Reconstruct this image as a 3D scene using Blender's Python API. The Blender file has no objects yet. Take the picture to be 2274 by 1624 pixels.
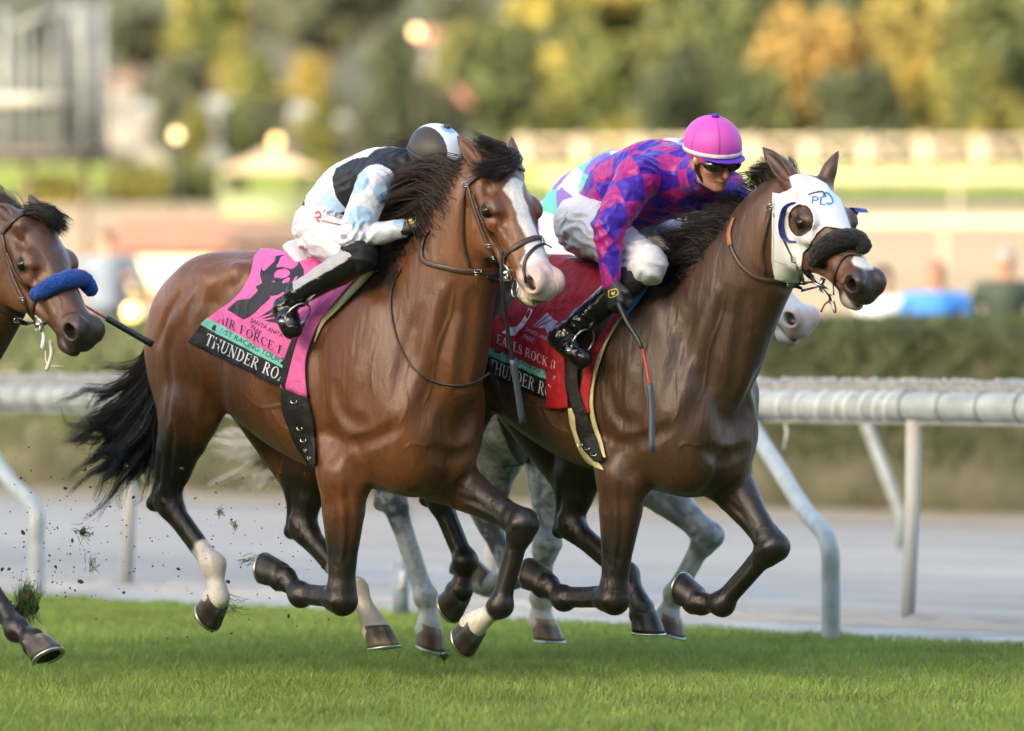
import bpy, math, random
import numpy as np
from mathutils import Vector, Matrix
from mathutils.bvhtree import BVHTree
import openvdb as vdb
random.seed(7); rng = np.random.default_rng(7)
R = math.radians
SC = bpy.context.scene
COL = SC.collection

# ------------------------------------------------------------------ camera, sky, sun, exposure
FPX = 12633.0            # focal length in pixels of a 2274-wide frame
HC = 1.37                # camera height
CX, HY = 1137.0, 757.0   # image centre column, horizon row
cam = bpy.data.cameras.new("camera"); camo = bpy.data.objects.new("camera", cam); COL.objects.link(camo)
camo.location = (0, 0, HC); camo.rotation_euler = (math.pi/2, 0, 0)
cam.sensor_width = 36.0; cam.lens = 36.0*FPX/2274.0
cam.shift_y = -(812.0-HY)/2274.0
cam.clip_start = 0.5; cam.clip_end = 3000
cam.dof.use_dof = True; cam.dof.focus_distance = 22.1; cam.dof.aperture_fstop = 1.8
SC.camera = camo

SUN_AZ = R(-143.0)       # direction towards the sun, from +Y clockwise
SUN_EL = R(15.0)
world = bpy.data.worlds.new("World"); SC.world = world; world.use_nodes = True
wn = world.node_tree; wn.nodes.clear()
sky = wn.nodes.new('ShaderNodeTexSky'); sky.sky_type = 'NISHITA'; sky.sun_disc = False
sky.sun_elevation = SUN_EL; sky.sun_rotation = SUN_AZ
sky.air_density = 1.0; sky.dust_density = 4.0; sky.ozone_density = 0.6
bg = wn.nodes.new('ShaderNodeBackground'); bg.inputs['Strength'].default_value = 0.15
wo = wn.nodes.new('ShaderNodeOutputWorld')
wn.links.new(sky.outputs[0], bg.inputs[0]); wn.links.new(bg.outputs[0], wo.inputs[0])
sl = bpy.data.lights.new("sun", 'SUN'); sl.energy = 2.7; sl.angle = R(0.5); sl.color = (1.0, 0.86, 0.66)
slo = bpy.data.objects.new("sun", sl); COL.objects.link(slo)
sd = Vector((math.sin(SUN_AZ)*math.cos(SUN_EL), math.cos(SUN_AZ)*math.cos(SUN_EL), math.sin(SUN_EL)))
slo.rotation_euler = sd.to_track_quat('Z', 'Y').to_euler(); slo.location = sd*60
SC.view_settings.view_transform = 'Standard'; SC.view_settings.look = 'None'
SC.view_settings.gamma = 1.0; SC.view_settings.exposure = 2.2
SC.cycles.use_denoising = True
SC.cycles.max_bounces = 6

# ------------------------------------------------------------------ helpers
def Wp(px, py, Y):
    return np.array([(px-CX)*Y/FPX, Y, HC-(py-HY)*Y/FPX])
def nz(v):
    v = np.asarray(v, float); return v/max(1e-9, np.linalg.norm(v))
def tag(o, label=None, cat=None, group=None, kind=None):
    if label: o['label'] = label
    if cat: o['category'] = cat
    if group: o['group'] = group
    if kind: o['kind'] = kind
    return o
def empty(name, loc=(0, 0, 0), label=None, cat=None, group=None):
    o = bpy.data.objects.new(name, None); COL.objects.link(o)
    o.location = Vector([float(c) for c in loc]); o.empty_display_size = .1
    return tag(o, label, cat, group)
def origin(o):
    v = np.zeros(3)
    while o is not None:
        v = v+np.array(o.location); o = o.parent
    return v
def mesh(name, V, F, mat, parent=None, smooth=True, quads=None, attrs=None, mats=None, mi=None, loc=None):
    V = np.asarray(V, np.float32).reshape(-1, 3)
    off = origin(parent) if parent is not None else (np.array(loc, float) if loc is not None else np.zeros(3))
    me = bpy.data.meshes.new(name)
    V2 = (V-off).astype(np.float32)
    if quads is not None:
        Q = np.asarray(quads, np.int32); k = Q.shape[1]
        me.vertices.add(len(V2)); me.vertices.foreach_set('co', V2.ravel())
        me.loops.add(Q.size); me.loops.foreach_set('vertex_index', Q.ravel())
        me.polygons.add(len(Q)); me.polygons.foreach_set('loop_start', np.arange(0, Q.size, k, dtype=np.int32))
        me.polygons.foreach_set('loop_total', np.full(len(Q), k, dtype=np.int32))
        me.update(calc_edges=True)
    else:
        me.from_pydata(V2.tolist(), [], [tuple(int(i) for i in f) for f in F])
    if smooth: me.shade_smooth()
    for m in (mats or [mat]): me.materials.append(m)
    if mi is not None: me.polygons.foreach_set('material_index', np.asarray(mi, np.int32))
    if attrs:
        for an, arr in attrs.items():
            arr = np.asarray(arr, np.float32)
            if arr.shape[1] == 3:
                a = me.attributes.new(an, 'FLOAT_VECTOR', 'POINT'); a.data.foreach_set('vector', arr.ravel())
            else:
                a = me.attributes.new(an, 'FLOAT_COLOR', 'POINT'); a.data.foreach_set('color', arr.ravel())
    o = bpy.data.objects.new(name, me); COL.objects.link(o)
    if parent is not None: o.parent = parent
    elif loc is not None: o.location = Vector([float(c) for c in loc])
    return o

class MB:
    """collects verts/faces of one mesh"""
    def __init__(s): s.V = []; s.F = []
    def add(s, V, F):
        n = len(s.V); s.V += [tuple(float(c) for c in v) for v in V]; s.F += [tuple(i+n for i in f) for f in F]
    def box(s, c, size, rot=0.0):
        x, y, z = [d/2 for d in size]; ca, sa = math.cos(rot), math.sin(rot)
        P = [(-x,-y,-z),(x,-y,-z),(x,y,-z),(-x,y,-z),(-x,-y,z),(x,-y,z),(x,y,z),(-x,y,z)]
        s.add([(c[0]+p[0]*ca-p[1]*sa, c[1]+p[0]*sa+p[1]*ca, c[2]+p[2]) for p in P],
              [(0,3,2,1),(4,5,6,7),(0,1,5,4),(1,2,6,5),(2,3,7,6),(3,0,4,7)])
    def tube(s, P, r, n=8, cap=True):
        P = [np.array(p, float) for p in P]; m = len(P)
        rr = r if hasattr(r, '__len__') else [r]*m
        up = None; base = len(s.V)
        for i in range(m):
            t = nz(P[min(i+1, m-1)]-P[max(i-1, 0)])
            if up is None: up = np.array([0,0,1.]) if abs(t[2]) < .9 else np.array([1.,0,0])
            a = nz(np.cross(up, t)); b = np.cross(t, a); up = b
            for j in range(n):
                th = 2*math.pi*j/n
                s.V.append(tuple(P[i]+rr[i]*(math.cos(th)*a+math.sin(th)*b)))
        for i in range(m-1):
            for j in range(n):
                s.F.append((base+i*n+j, base+i*n+(j+1) % n, base+(i+1)*n+(j+1) % n, base+(i+1)*n+j))
        if cap:
            s.F.append(tuple(base+j for j in range(n))[::-1]); s.F.append(tuple(base+(m-1)*n+j for j in range(n)))
    def ribbon(s, P, N, w, th):
        """flat strap of width w and thickness th along P with surface normals N"""
        P = np.array(P, float); m = len(P); base = len(s.V)
        ww = w if hasattr(w, '__len__') else [w]*m
        for i in range(m):
            t = nz(P[min(i+1, m-1)]-P[max(i-1, 0)]); n = nz(N[i]-np.dot(N[i], t)*t); b = np.cross(t, n)
            h = ww[i]/2
            for q in (-b*h*.85-n*th/2, -b*h+n*0, -b*h*.75+n*th/2, b*h*.75+n*th/2, b*h+n*0, b*h*.85-n*th/2):
                s.V.append(tuple(P[i]+q))
        for i in range(m-1):
            for j in range(6):
                s.F.append((base+i*6+j, base+i*6+(j+1) % 6, base+(i+1)*6+(j+1) % 6, base+(i+1)*6+j))
        s.F.append(tuple(base+j for j in range(6))[::-1]); s.F.append(tuple(base+(m-1)*6+j for j in range(6)))
    def ell(s, c, r, n=12, m=8, A=None):
        base = len(s.V); A = np.eye(3) if A is None else np.array(A)
        for i in range(m+1):
            ph = math.pi*i/m
            for j in range(n):
                th = 2*math.pi*j/n
                v = np.array([math.sin(ph)*math.cos(th)*r[0], math.sin(ph)*math.sin(th)*r[1], math.cos(ph)*r[2]])
                s.V.append(tuple(np.array(c)+v@A))
        for i in range(m):
            for j in range(n):
                s.F.append((base+i*n+j, base+(i+1)*n+j, base+(i+1)*n+(j+1) % n, base+i*n+(j+1) % n))
    def build(s, name, mat, parent=None, smooth=True, loc=None):
        return mesh(name, s.V, s.F, mat, parent, smooth, loc=loc)

def spline(P, n):
    """Catmull-Rom through P, n samples per span"""
    P = [np.array(p, float) for p in P]
    if len(P) < 3:
        return [P[0]+(P[-1]-P[0])*i/n for i in range(n+1)]
    Q = [2*P[0]-P[1]]+P+[2*P[-1]-P[-2]]; out = []
    for i in range(1, len(Q)-2):
        for j in range(n):
            t = j/n; a, b, c, d = Q[i-1:i+3]
            out.append(.5*((2*b)+(-a+c)*t+(2*a-5*b+4*c-d)*t*t+(-a+3*b-3*c+d)*t**3))
    out.append(P[-1]); return out

# value noise on points
def vnoise(P, sc=1.0, seed=0, octs=3):
    P = np.asarray(P, np.float64)*sc+seed*17.31; out = np.zeros(len(P)); amp = 1.; tot = 0
    for o in range(octs):
        Q = P*(2**o); I = np.floor(Q).astype(np.int64); f = Q-I; f = f*f*(3-2*f)
        v = 0
        for dx in (0, 1):
            for dy in (0, 1):
                for dz in (0, 1):
                    h = (I[:, 0]+dx)*73856093 ^ (I[:, 1]+dy)*19349663 ^ (I[:, 2]+dz)*83492791 ^ (seed*2654435+o*977)
                    h = (h*1103515245+12345) & 0x7fffffff; h = (h ^ (h >> 13))*1274126177 & 0x7fffffff
                    w = (f[:, 0] if dx else 1-f[:, 0])*(f[:, 1] if dy else 1-f[:, 1])*(f[:, 2] if dz else 1-f[:, 2])
                    v = v+w*(h/0x7fffffff)
        out += v*amp; tot += amp; amp *= .5
    return out/tot
def sstep(a, b, x):
    t = np.clip((x-a)/(b-a), 0, 1); return t*t*(3-2*t)

# ------------------------------------------------------------------ signed-distance modelling
def d_chain(X, Y, Z, pts, rad, n=None, sq=1.0):
    A = np.eye(3)
    if n is not None:
        n = nz(n); A = A+(1/sq-1)*np.outer(n, n)
        X, Y, Z = (A[0,0]*X+A[0,1]*Y+A[0,2]*Z, A[1,0]*X+A[1,1]*Y+A[1,2]*Z, A[2,0]*X+A[2,1]*Y+A[2,2]*Z)
    d = None
    pts = [A@np.asarray(p, float) for p in pts]
    if len(pts) == 1: pts = pts*2; rad = [rad[0]]*2
    for i in range(len(pts)-1):
        a, b = pts[i], pts[i+1]; ab = b-a; L = max(ab@ab, 1e-12)
        t = np.clip(((X-a[0])*ab[0]+(Y-a[1])*ab[1]+(Z-a[2])*ab[2])/L, 0, 1)
        r = rad[i]+(rad[i+1]-rad[i])*t
        q = np.sqrt((X-a[0]-t*ab[0])**2+(Y-a[1]-t*ab[1])**2+(Z-a[2]-t*ab[2])**2)-r
        d = q if d is None else np.minimum(d, q)
    return d*(math.sqrt(sq) if sq < 1 else 1.0)
def d_ell(X, Y, Z, c, r, A=None):
    x, y, z = X-c[0], Y-c[1], Z-c[2]
    if A is not None:
        A = np.asarray(A)   # rows are the axes
        x, y, z = (A[0,0]*x+A[0,1]*y+A[0,2]*z, A[1,0]*x+A[1,1]*y+A[1,2]*z, A[2,0]*x+A[2,1]*y+A[2,2]*z)
    k0 = np.sqrt((x/r[0])**2+(y/r[1])**2+(z/r[2])**2); k1 = np.sqrt((x/r[0]**2)**2+(y/r[1]**2)**2+(z/r[2]**2)**2)
    return k0*(k0-1)/np.maximum(k1, 1e-6)
class Field:
    def __init__(s, lo, hi, h):
        s.lo = np.array(lo, float); s.h = h
        s.n = np.ceil((np.array(hi)-s.lo)/h).astype(int)
        s.F = np.full(s.n, .5, np.float32)
    def _blk(s, lo, hi):
        a = np.clip(np.floor((np.array(lo)-s.lo)/s.h).astype(int), 0, s.n); b = np.clip(np.ceil((np.array(hi)-s.lo)/s.h).astype(int)+1, 0, s.n)
        if np.any(b <= a): return None
        ax = [(s.lo[i]+s.h*np.arange(a[i], b[i])).astype(np.float32) for i in range(3)]
        return (slice(a[0], b[0]), slice(a[1], b[1]), slice(a[2], b[2])), ax[0][:, None, None], ax[1][None, :, None], ax[2][None, None, :]
    def _comb(s, sl, d, k, op):
        f = s.F[sl]; d = d.astype(np.float32)
        if op == 'u':
            h = np.maximum(k-np.abs(f-d), 0)/k; s.F[sl] = np.minimum(f, d)-h*h*k*.25
        else:
            d = -d; h = np.maximum(k-np.abs(f-d), 0)/k; s.F[sl] = np.maximum(f, d)+h*h*k*.25
    def chain(s, pts, rad, k=.03, n=None, sq=1.0, op='u'):
        pts = [np.asarray(p, float) for p in pts]
        if not hasattr(rad, '__len__'): rad = [rad]*len(pts)
        m = k+2*s.h
        lo = np.min([p-r for p, r in zip(pts, rad)], axis=0)-m; hi = np.max([p+r for p, r in zip(pts, rad)], axis=0)+m
        if sq > 1: lo -= max(rad)*(sq-1); hi += max(rad)*(sq-1)
        b = s._blk(lo, hi)
        if b is None: return s
        sl, X, Y, Z = b; X, Y, Z = np.broadcast_arrays(X, Y, Z)
        s._comb(sl, d_chain(X, Y, Z, pts, rad, n, sq), k, op); return s
    def ell(s, c, r, k=.03, A=None, op='u'):
        c = np.asarray(c, float); r = np.asarray(r, float)
        e = r if A is None else np.sqrt((np.asarray(A).T**2)@(r**2))
        b = s._blk(c-e-k-2*s.h, c+e+k+2*s.h)
        if b is None: return s
        sl, X, Y, Z = b
        s._comb(sl, d_ell(X, Y, Z, c, r, A), k, op); return s
    def sub_chain(s, pts, rad, k=.02, **kw): return s.chain(pts, rad, k, op='s', **kw)
    def sub_ell(s, c, r, k=.02, A=None): return s.ell(c, r, k, A, 's')
    def custom(s, lo, hi, fn, k=.03, op='u'):
        b = s._blk(lo, hi)
        if b is None: return s
        sl, X, Y, Z = b; s._comb(sl, fn(X, Y, Z), k, op); return s
    def at(s, p):
        q = (np.asarray(p, float)-s.lo)/s.h; i = np.clip(np.floor(q).astype(int), 0, s.n-2); f = q-i; v = 0
        for a in (0, 1):
            for b in (0, 1):
                for c in (0, 1):
                    v += (f[0] if a else 1-f[0])*(f[1] if b else 1-f[1])*(f[2] if c else 1-f[2])*float(s.F[i[0]+a, i[1]+b, i[2]+c])
        return v
    def grad(s, p):
        e = s.h*1.5; return nz([s.at(p+e*np.eye(3)[i])-s.at(p-e*np.eye(3)[i]) for i in range(3)])
    def snap(s, p, it=6):
        p = np.array(p, float)
        for _ in range(it): p = p-s.grad(p)*min(max(s.at(p), -.06), .06)*.9
        return p, s.grad(p)
    def ray(s, o, d, t0, t1, st=.008):
        t = t0
        while t < t1:
            if s.at(o+d*t) < 0: return o+d*t
            t += st
        return None
    def groove(s, pts, r=.03, depth=.008, k=.03, taper=True):
        out = []; n = len(pts)
        for p in pts: out.append(s.snap(p))
        C = []; 
        for i, (p, g) in enumerate(out):
            dd = depth if not taper or 0 < i < n-1 else depth*.2
            C.append(p+g*(r-dd+k*.18))
        return s.chain(C, [r]*n, k, op='s')
    def bump(s, pts, r=.02, height=.005, k=.02, taper=True):
        out = [s.snap(p) for p in pts]; n = len(pts)
        return s.chain([p-g*(r-(height if not taper or 0 < i < n-1 else height*.1)+k*.18) for i, (p, g) in enumerate(out)], [r]*n, k)
    def surf(s):
        s.F[0] = s.F[-1] = .5; s.F[:, 0] = .5; s.F[:, -1] = .5; s.F[:, :, 0] = .5; s.F[:, :, -1] = .5
        g = vdb.FloatGrid(3*s.h); g.copyFromArray(np.clip(s.F, -3*s.h, 3*s.h), tolerance=0)
        p, q = g.convertToQuads(isovalue=0.0)
        return p*s.h+s.lo, q
# ------------------------------------------------------------------ materials
MATS = {}
def mat(name, col=(.5, .5, .5), rough=.6, metal=0.0, spec=.5, noise=0.0, nscale=20.0, bump=0.0, bscale=60.0, sheen=0.0, coat=0.0, emit=None, trans=0.0, sss=0.0, col2=None):
    if name in MATS: return MATS[name]
    m = bpy.data.materials.new(name); m.use_nodes = True; nt = m.node_tree; b = nt.nodes['Principled BSDF']
    b.inputs['Base Color'].default_value = (*col, 1); b.inputs['Roughness'].default_value = rough
    b.inputs['Metallic'].default_value = metal; b.inputs['Specular IOR Level'].default_value = spec
    if sheen: b.inputs['Sheen Weight'].default_value = sheen; b.inputs['Sheen Roughness'].default_value = .4
    if coat: b.inputs['Coat Weight'].default_value = coat; b.inputs['Coat Roughness'].default_value = .08
    if trans: b.inputs['Transmission Weight'].default_value = trans
    if sss: b.inputs['Subsurface Weight'].default_value = sss; b.inputs['Subsurface Scale'].default_value = .02; b.inputs['Subsurface Radius'].default_value = (1, .4, .2)
    if emit: b.inputs['Emission Color'].default_value = (*emit[:3], 1); b.inputs['Emission Strength'].default_value = emit[3]
    tc = nt.nodes.new('ShaderNodeTexCoord')
    if noise:
        n = nt.nodes.new('ShaderNodeTexNoise'); n.inputs['Scale'].default_value = nscale; n.inputs['Detail'].default_value = 5
        nt.links.new(tc.outputs['Object'], n.inputs['Vector'])
        r = nt.nodes.new('ShaderNodeValToRGB'); r.color_ramp.elements[0].position = .3; r.color_ramp.elements[1].position = .7
        c2 = col2 if col2 else tuple(min(1, c*(1+noise)) for c in col)
        r.color_ramp.elements[0].color = (*[c*(1-noise) for c in col], 1) if not col2 else (*col, 1); r.color_ramp.elements[1].color = (*c2, 1)
        nt.links.new(n.outputs[0], r.inputs[0]); nt.links.new(r.outputs[0], b.inputs['Base Color'])
    if bump:
        n = nt.nodes.new('ShaderNodeTexNoise'); n.inputs['Scale'].default_value = bscale; n.inputs['Detail'].default_value = 4
        nt.links.new(tc.outputs['Object'], n.inputs['Vector'])
        bp = nt.nodes.new('ShaderNodeBump'); bp.inputs['Strength'].default_value = bump; bp.inputs['Distance'].default_value = .01
        nt.links.new(n.outputs[0], bp.inputs['Height']); nt.links.new(bp.outputs[0], b.inputs['Normal'])
    MATS[name] = m; return m
def attr_mat(name, rough=.5, sheen=0.0, spec=.5, bump=.1, bscale=90.0, stretch=(1, 1, 1), bump2=0.0, b2scale=14.0, vary=.12, wet=False, b2stretch=None):
    """colour from the painted coat attribute 'Col' (alpha = roughness)"""
    m = bpy.data.materials.new(name); m.use_nodes = True; nt = m.node_tree; b = nt.nodes['Principled BSDF']; L = nt.links
    at = nt.nodes.new('ShaderNodeAttribute'); at.attribute_name = 'Col'
    tc = nt.nodes.new('ShaderNodeTexCoord')
    mp = nt.nodes.new('ShaderNodeMapping'); mp.inputs['Scale'].default_value = stretch; L.new(tc.outputs['Object'], mp.inputs[0])
    n1 = nt.nodes.new('ShaderNodeTexNoise'); n1.inputs['Scale'].default_value = bscale; n1.inputs['Detail'].default_value = 6; n1.inputs['Roughness'].default_value = .65
    L.new(mp.outputs[0], n1.inputs['Vector'])
    n2 = nt.nodes.new('ShaderNodeTexNoise'); n2.inputs['Scale'].default_value = b2scale; n2.inputs['Detail'].default_value = 4
    L.new(tc.outputs['Object'], n2.inputs['Vector'])
    if b2stretch:
        mq = nt.nodes.new('ShaderNodeMapping'); mq.inputs['Scale'].default_value = b2stretch; mq.inputs['Rotation'].default_value = (.25, 0, R(44)); L.new(tc.outputs['Object'], mq.inputs[0]); L.new(mq.outputs[0], n2.inputs['Vector']); n2.inputs['Distortion'].default_value = .8; n2.inputs['Detail'].default_value = 6
    hsv = nt.nodes.new('ShaderNodeHueSaturation'); L.new(at.outputs['Color'], hsv.inputs['Color'])
    mr = nt.nodes.new('ShaderNodeMapRange'); mr.inputs['From Min'].default_value = .3; mr.inputs['From Max'].default_value = .7
    mr.inputs['To Min'].default_value = 1-vary; mr.inputs['To Max'].default_value = 1+vary
    mx = nt.nodes.new('ShaderNodeMath'); mx.operation = 'ADD'; L.new(n1.outputs[0], mx.inputs[0]); L.new(n2.outputs[0], mx.inputs[1])
    m2 = nt.nodes.new('ShaderNodeMath'); m2.operation = 'MULTIPLY'; m2.inputs[1].default_value = .5; L.new(mx.outputs[0], m2.inputs[0])
    L.new(m2.outputs[0], mr.inputs['Value']); L.new(mr.outputs[0], hsv.inputs['Value']); L.new(hsv.outputs[0], b.inputs['Base Color'])
    L.new(at.outputs['Alpha'], b.inputs['Roughness'])
    b.inputs['Specular IOR Level'].default_value = spec
    if sheen: b.inputs['Sheen Weight'].default_value = sheen; b.inputs['Sheen Roughness'].default_value = .35
    bp = nt.nodes.new('ShaderNodeBump'); bp.inputs['Strength'].default_value = bump; bp.inputs['Distance'].default_value = .004
    L.new(n1.outputs[0], bp.inputs['Height'])
    if bump2:
        b2 = nt.nodes.new('ShaderNodeBump'); b2.inputs['Strength'].default_value = bump2; b2.inputs['Distance'].default_value = .03
        L.new(n2.outputs[0], b2.inputs['Height']); L.new(b2.outputs[0], bp.inputs['Normal'])
    L.new(bp.outputs[0], b.inputs['Normal'])
    return m
M_COAT = attr_mat('horse_coat', spec=.55, bump=.35, bscale=150, bump2=.30, b2scale=9, vary=.38, sheen=.05, b2stretch=(1.7, 1.7, .55))
M_GREY = attr_mat('grey_coat', spec=.3, bump=.12, bscale=130, bump2=.15, b2scale=9, vary=.1)
M_CLOTH = attr_mat('silk', spec=.4, bump=.15, bscale=220, bump2=.5, b2scale=16, vary=.05)
M_SKIN = attr_mat('skin', spec=.4, bump=.08, bscale=160, vary=.08)
M_LEATHER = mat('brown_leather', (.055, .032, .022), .42, noise=.3, nscale=60, bump=.1)
M_DLEATHER = mat('dark_leather', (.018, .014, .013), .35, noise=.3, nscale=60, bump=.1)
M_TAN = mat('tan_leather', (.30, .12, .05), .5, noise=.2)
M_STEEL = mat('steel', (.6, .6, .58), .22, metal=1.0)
M_BLACK = mat('black_fabric', (.012, .012, .014), .7, noise=.3, bump=.2)
M_PATENT = mat('patent_boot', (.006, .006, .008), .12, coat=1.0, bump=.5, bscale=18)
M_WHITE = mat('white_vinyl', (.72, .73, .75), .4, noise=.05, bump=.05)
M_EYE = mat('eye', (.010, .006, .004), .08, spec=.4)
M_HAIRB = mat('black_hair', (.014, .010, .008), .42, noise=.5, nscale=30)
M_HAIRBR = mat('brown_black_hair', (.022, .013, .009), .42, noise=.6, nscale=25, col2=(.05, .028, .016))
M_HAIRW = mat('white_hair', (.62, .6, .54), .5, noise=.15, nscale=30)
M_HOOF = attr_mat('hoof', spec=.4, bump=.2, bscale=60, stretch=(1, 1, 6), vary=.45)
M_SHOE = mat('alloy_shoe', (.55, .56, .55), .35, metal=1.0)
# ------------------------------------------------------------------ horses
class Frame:
    """horse-local frame: s forward, t to the horse's right, z up"""
    def __init__(f, ox, Y0, deg):
        a = R(deg); f.f = np.array([math.cos(a), -math.sin(a), 0]); f.r = np.array([-math.sin(a), -math.cos(a), 0])
        f.o = np.array([(ox-CX)*Y0/FPX, Y0, 0.0]); f.M = np.array([f.f, f.r, [0, 0, 1.]])
    def W(f, p): return np.asarray(p, float)@f.M+f.o
    def Lw(f, w): return (np.asarray(w, float)-f.o)@f.M.T
    def D(f, v): return np.asarray(v, float)@f.M.T      # world direction -> local
    def L(f, px, py, t=0.0):
        k = (px-CX)/FPX; c, sn = f.f[0], -f.f[1]
        s = (k*(f.o[1]-t*c)-f.o[0]+t*sn)/(c+k*sn)
        Y = f.o[1]-s*sn-t*c
        return np.array([s, t, HC-(py-HY)*Y/FPX])
    def zat(f, py, s, t=0.0):
        Y = (f.o+s*f.f+t*f.r)[1]; return HC-(py-HY)*Y/FPX

class Head:
    """head frame: x from poll to nose, y out of the forehead, w to the horse's right; all in horse-local coordinates"""
    def __init__(h, fr, poll, nose, Yp, length=.60, roll=0.0):
        h.fr = fr; pw = Wp(poll[0], poll[1], Yp)
        lo, hi = Yp-length, Yp      # nose nearer to the camera
        for _ in range(40):
            m = (lo+hi)/2
            if np.linalg.norm(Wp(nose[0], nose[1], m)-pw) > length: lo = m
            else: hi = m
        nw = Wp(nose[0], nose[1], hi); a = nz(nw-pw)
        r = nz([a[1], -a[0], 0]); u = np.cross(r, a)
        cr, sr = math.cos(R(roll)), math.sin(R(roll)); r, u = cr*r+sr*u, cr*u-sr*r
        h.o = fr.Lw(pw); h.A = np.array([fr.D(a), fr.D(u), fr.D(r)]); h.S = length/.60
    def P(h, x, y, w=0.0): return h.o+h.S*(x*h.A[0]+y*h.KY*h.A[1]+w*h.KW*h.A[2])
    KY = 1.14; KW = 1.36
    def inv(h, V): return ((V-h.o)@h.A.T)/h.S/np.array([1, h.KY, h.KW])

def interp(x, xs, ys):
    return np.interp(x, xs, ys)
def smooth_table(xs, ys, x):
    """monotone-ish smooth interpolation (cubic hermite)"""
    xs = np.array(xs, float); ys = np.array(ys, float); m = np.gradient(ys, xs)
    x = np.clip(x, xs[0], xs[-1]); i = np.clip(np.searchsorted(xs, x)-1, 0, len(xs)-2)
    h = xs[i+1]-xs[i]; t = (x-xs[i])/h
    return (2*t**3-3*t**2+1)*ys[i]+(t**3-2*t**2+t)*h*m[i]+(-2*t**3+3*t**2)*ys[i+1]+(t**3-t**2)*h*m[i+1]

TR_S = [-1.06, -.98, -.88, -.74, -.60, -.45, -.30, -.15, .0, .14, .28, .40]
TR_W = [.15, .20, .245, .27, .275, .285, .295, .295, .28, .255, .23, .19]

def build_head(F, h, k=.03):
    P = h.P; A = h.A; S = h.S
    E = lambda x, y, w, r, kk=k: F.ell(P(x, y, w), [r[0]*S, r[1]*S*h.KY, r[2]*S*(h.KW*.95)], kk, A)
    C = lambda pts, rad, kk=k, sq=1.0: F.chain([P(*p) for p in pts], [q*S*(1.12 if q > .012 else 1) for q in rad], kk, A[2], sq)
    E(.08, -.055, 0, (.12, .075, .078))
    E(.19, -.045, 0, (.12, .062, .078))
    C([(.12, -.05, 0), (.30, -.055, 0), (.42, -.058, 0), (.52, -.062, 0)], [.066, .056, .048, .044], .03)
    for sg in (1, -1):
        E(.21, -.03, .072*sg, (.05, .026, .022), .025)          # brow
        E(.225, -.075, .07*sg, (.06, .03, .018), .02)           # below eye
        E(.20, -.145, .042*sg, (.115, .10, .032), .035)         # jowl
        C([(.26, -.175, .03*sg), (.38, -.14, .026*sg), (.49, -.115, .022*sg)], [.03, .024, .02], .04)
        C([(.25, -.082, .072*sg), (.34, -.08, .060*sg), (.38, -.078, .052*sg)], [.011, .009, .006], .018)   # facial crest
        C([(.10, -.06, .07*sg), (.17, -.06, .078*sg), (.22, -.06, .08*sg)], [.014, .014, .010], .025)   # zygomatic arch
        C([(.33, -.075, .03*sg), (.43, -.08, .032*sg), (.52, -.08, .03*sg)], [.042, .034, .03], .03)
        F.sub_ell(P(.345, -.108, .066*sg), [.055*S, .02*S, .012*S], .03, A)
        F.sub_ell(P(.13, -.022, .068*sg), [.025*S, .014*S, .012*S], .022, A)
        F.sub_chain([P(.28, -.02, .058*sg), P(.40, -.03, .055*sg)], [.008*S, .006*S], .02)
    E(.535, -.070, 0, (.066, .048, .052))
    for sg in (1, -1):
        E(.558, -.056, .033*sg, (.052, .047, .029), .025)       # nostril wing
        E(.568, -.104, .018*sg, (.036, .032, .026), .02)        # upper lip
    E(.585, -.088, 0, (.028, .038, .034), .02)
    E(.545, -.150, 0, (.044, .022, .030), .018)                  # lower lip
    E(.515, -.160, 0, (.034, .026, .024), .02)                  # chin
    C([(.44, -.13, 0), (.52, -.145, 0)], [.032, .03], .03)
    for sg in (1, -1):
        F.sub_chain([P(.46, -.108, .040*sg), P(.52, -.124, .036*sg), P(.575, -.136, .022*sg), P(.60, -.140, .0)], [.004*S, .006*S, .007*S, .007*S], .010)
        F.sub_ell(P(.565, -.058, .052*sg), [.033*S, .026*S, .028*S], .010, A)
        F.sub_ell(P(.557, -.062, .038*sg), [.022*S, .018*S, .028*S], .008, A)
        # eye socket and lids
        F.sub_ell(P(.212, -.052, .098*sg), [.027*S, .023*S, .018*S], .006, A)
        C([(.184, -.052, .086*sg), (.194, -.035, .091*sg), (.213, -.029, .093*sg), (.231, -.038, .089*sg), (.241, -.056, .081*sg)], [.006, .0075, .008, .006, .005], .008)
        C([(.184, -.053, .086*sg), (.200, -.072, .087*sg), (.220, -.074, .085*sg), (.241, -.057, .081*sg)], [.004, .005, .005, .004], .008)

def build_ear(F, h, base, tip, face, w=.036):
    """ear as a leaf-shaped cup; base and tip are horse-local, face = direction the opening looks"""
    b, t = np.array(base), np.array(tip); d = nz(t-b); L = np.linalg.norm(t-b); f = nz(face-np.dot(face, d)*d); l = np.cross(d, f)
    c = b+d*L*.40; A = np.array([d, f, l])
    F.ell(c, (L*.50, .026, w*.95), .02, A)
    F.chain([c+d*L*.2, t-d*.008], [w*.50, .006], .015, f, .6)
    F.chain([b-d*.03, c], [.036, .028], .03)
    F.sub_ell(c+f*.026+d*.012, (L*.44, .022, w*.62), .008, A)

def limb(F, pts, rad, k=.03, n=None, sq=1.0): F.chain(pts, rad, k, n, sq)

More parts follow.
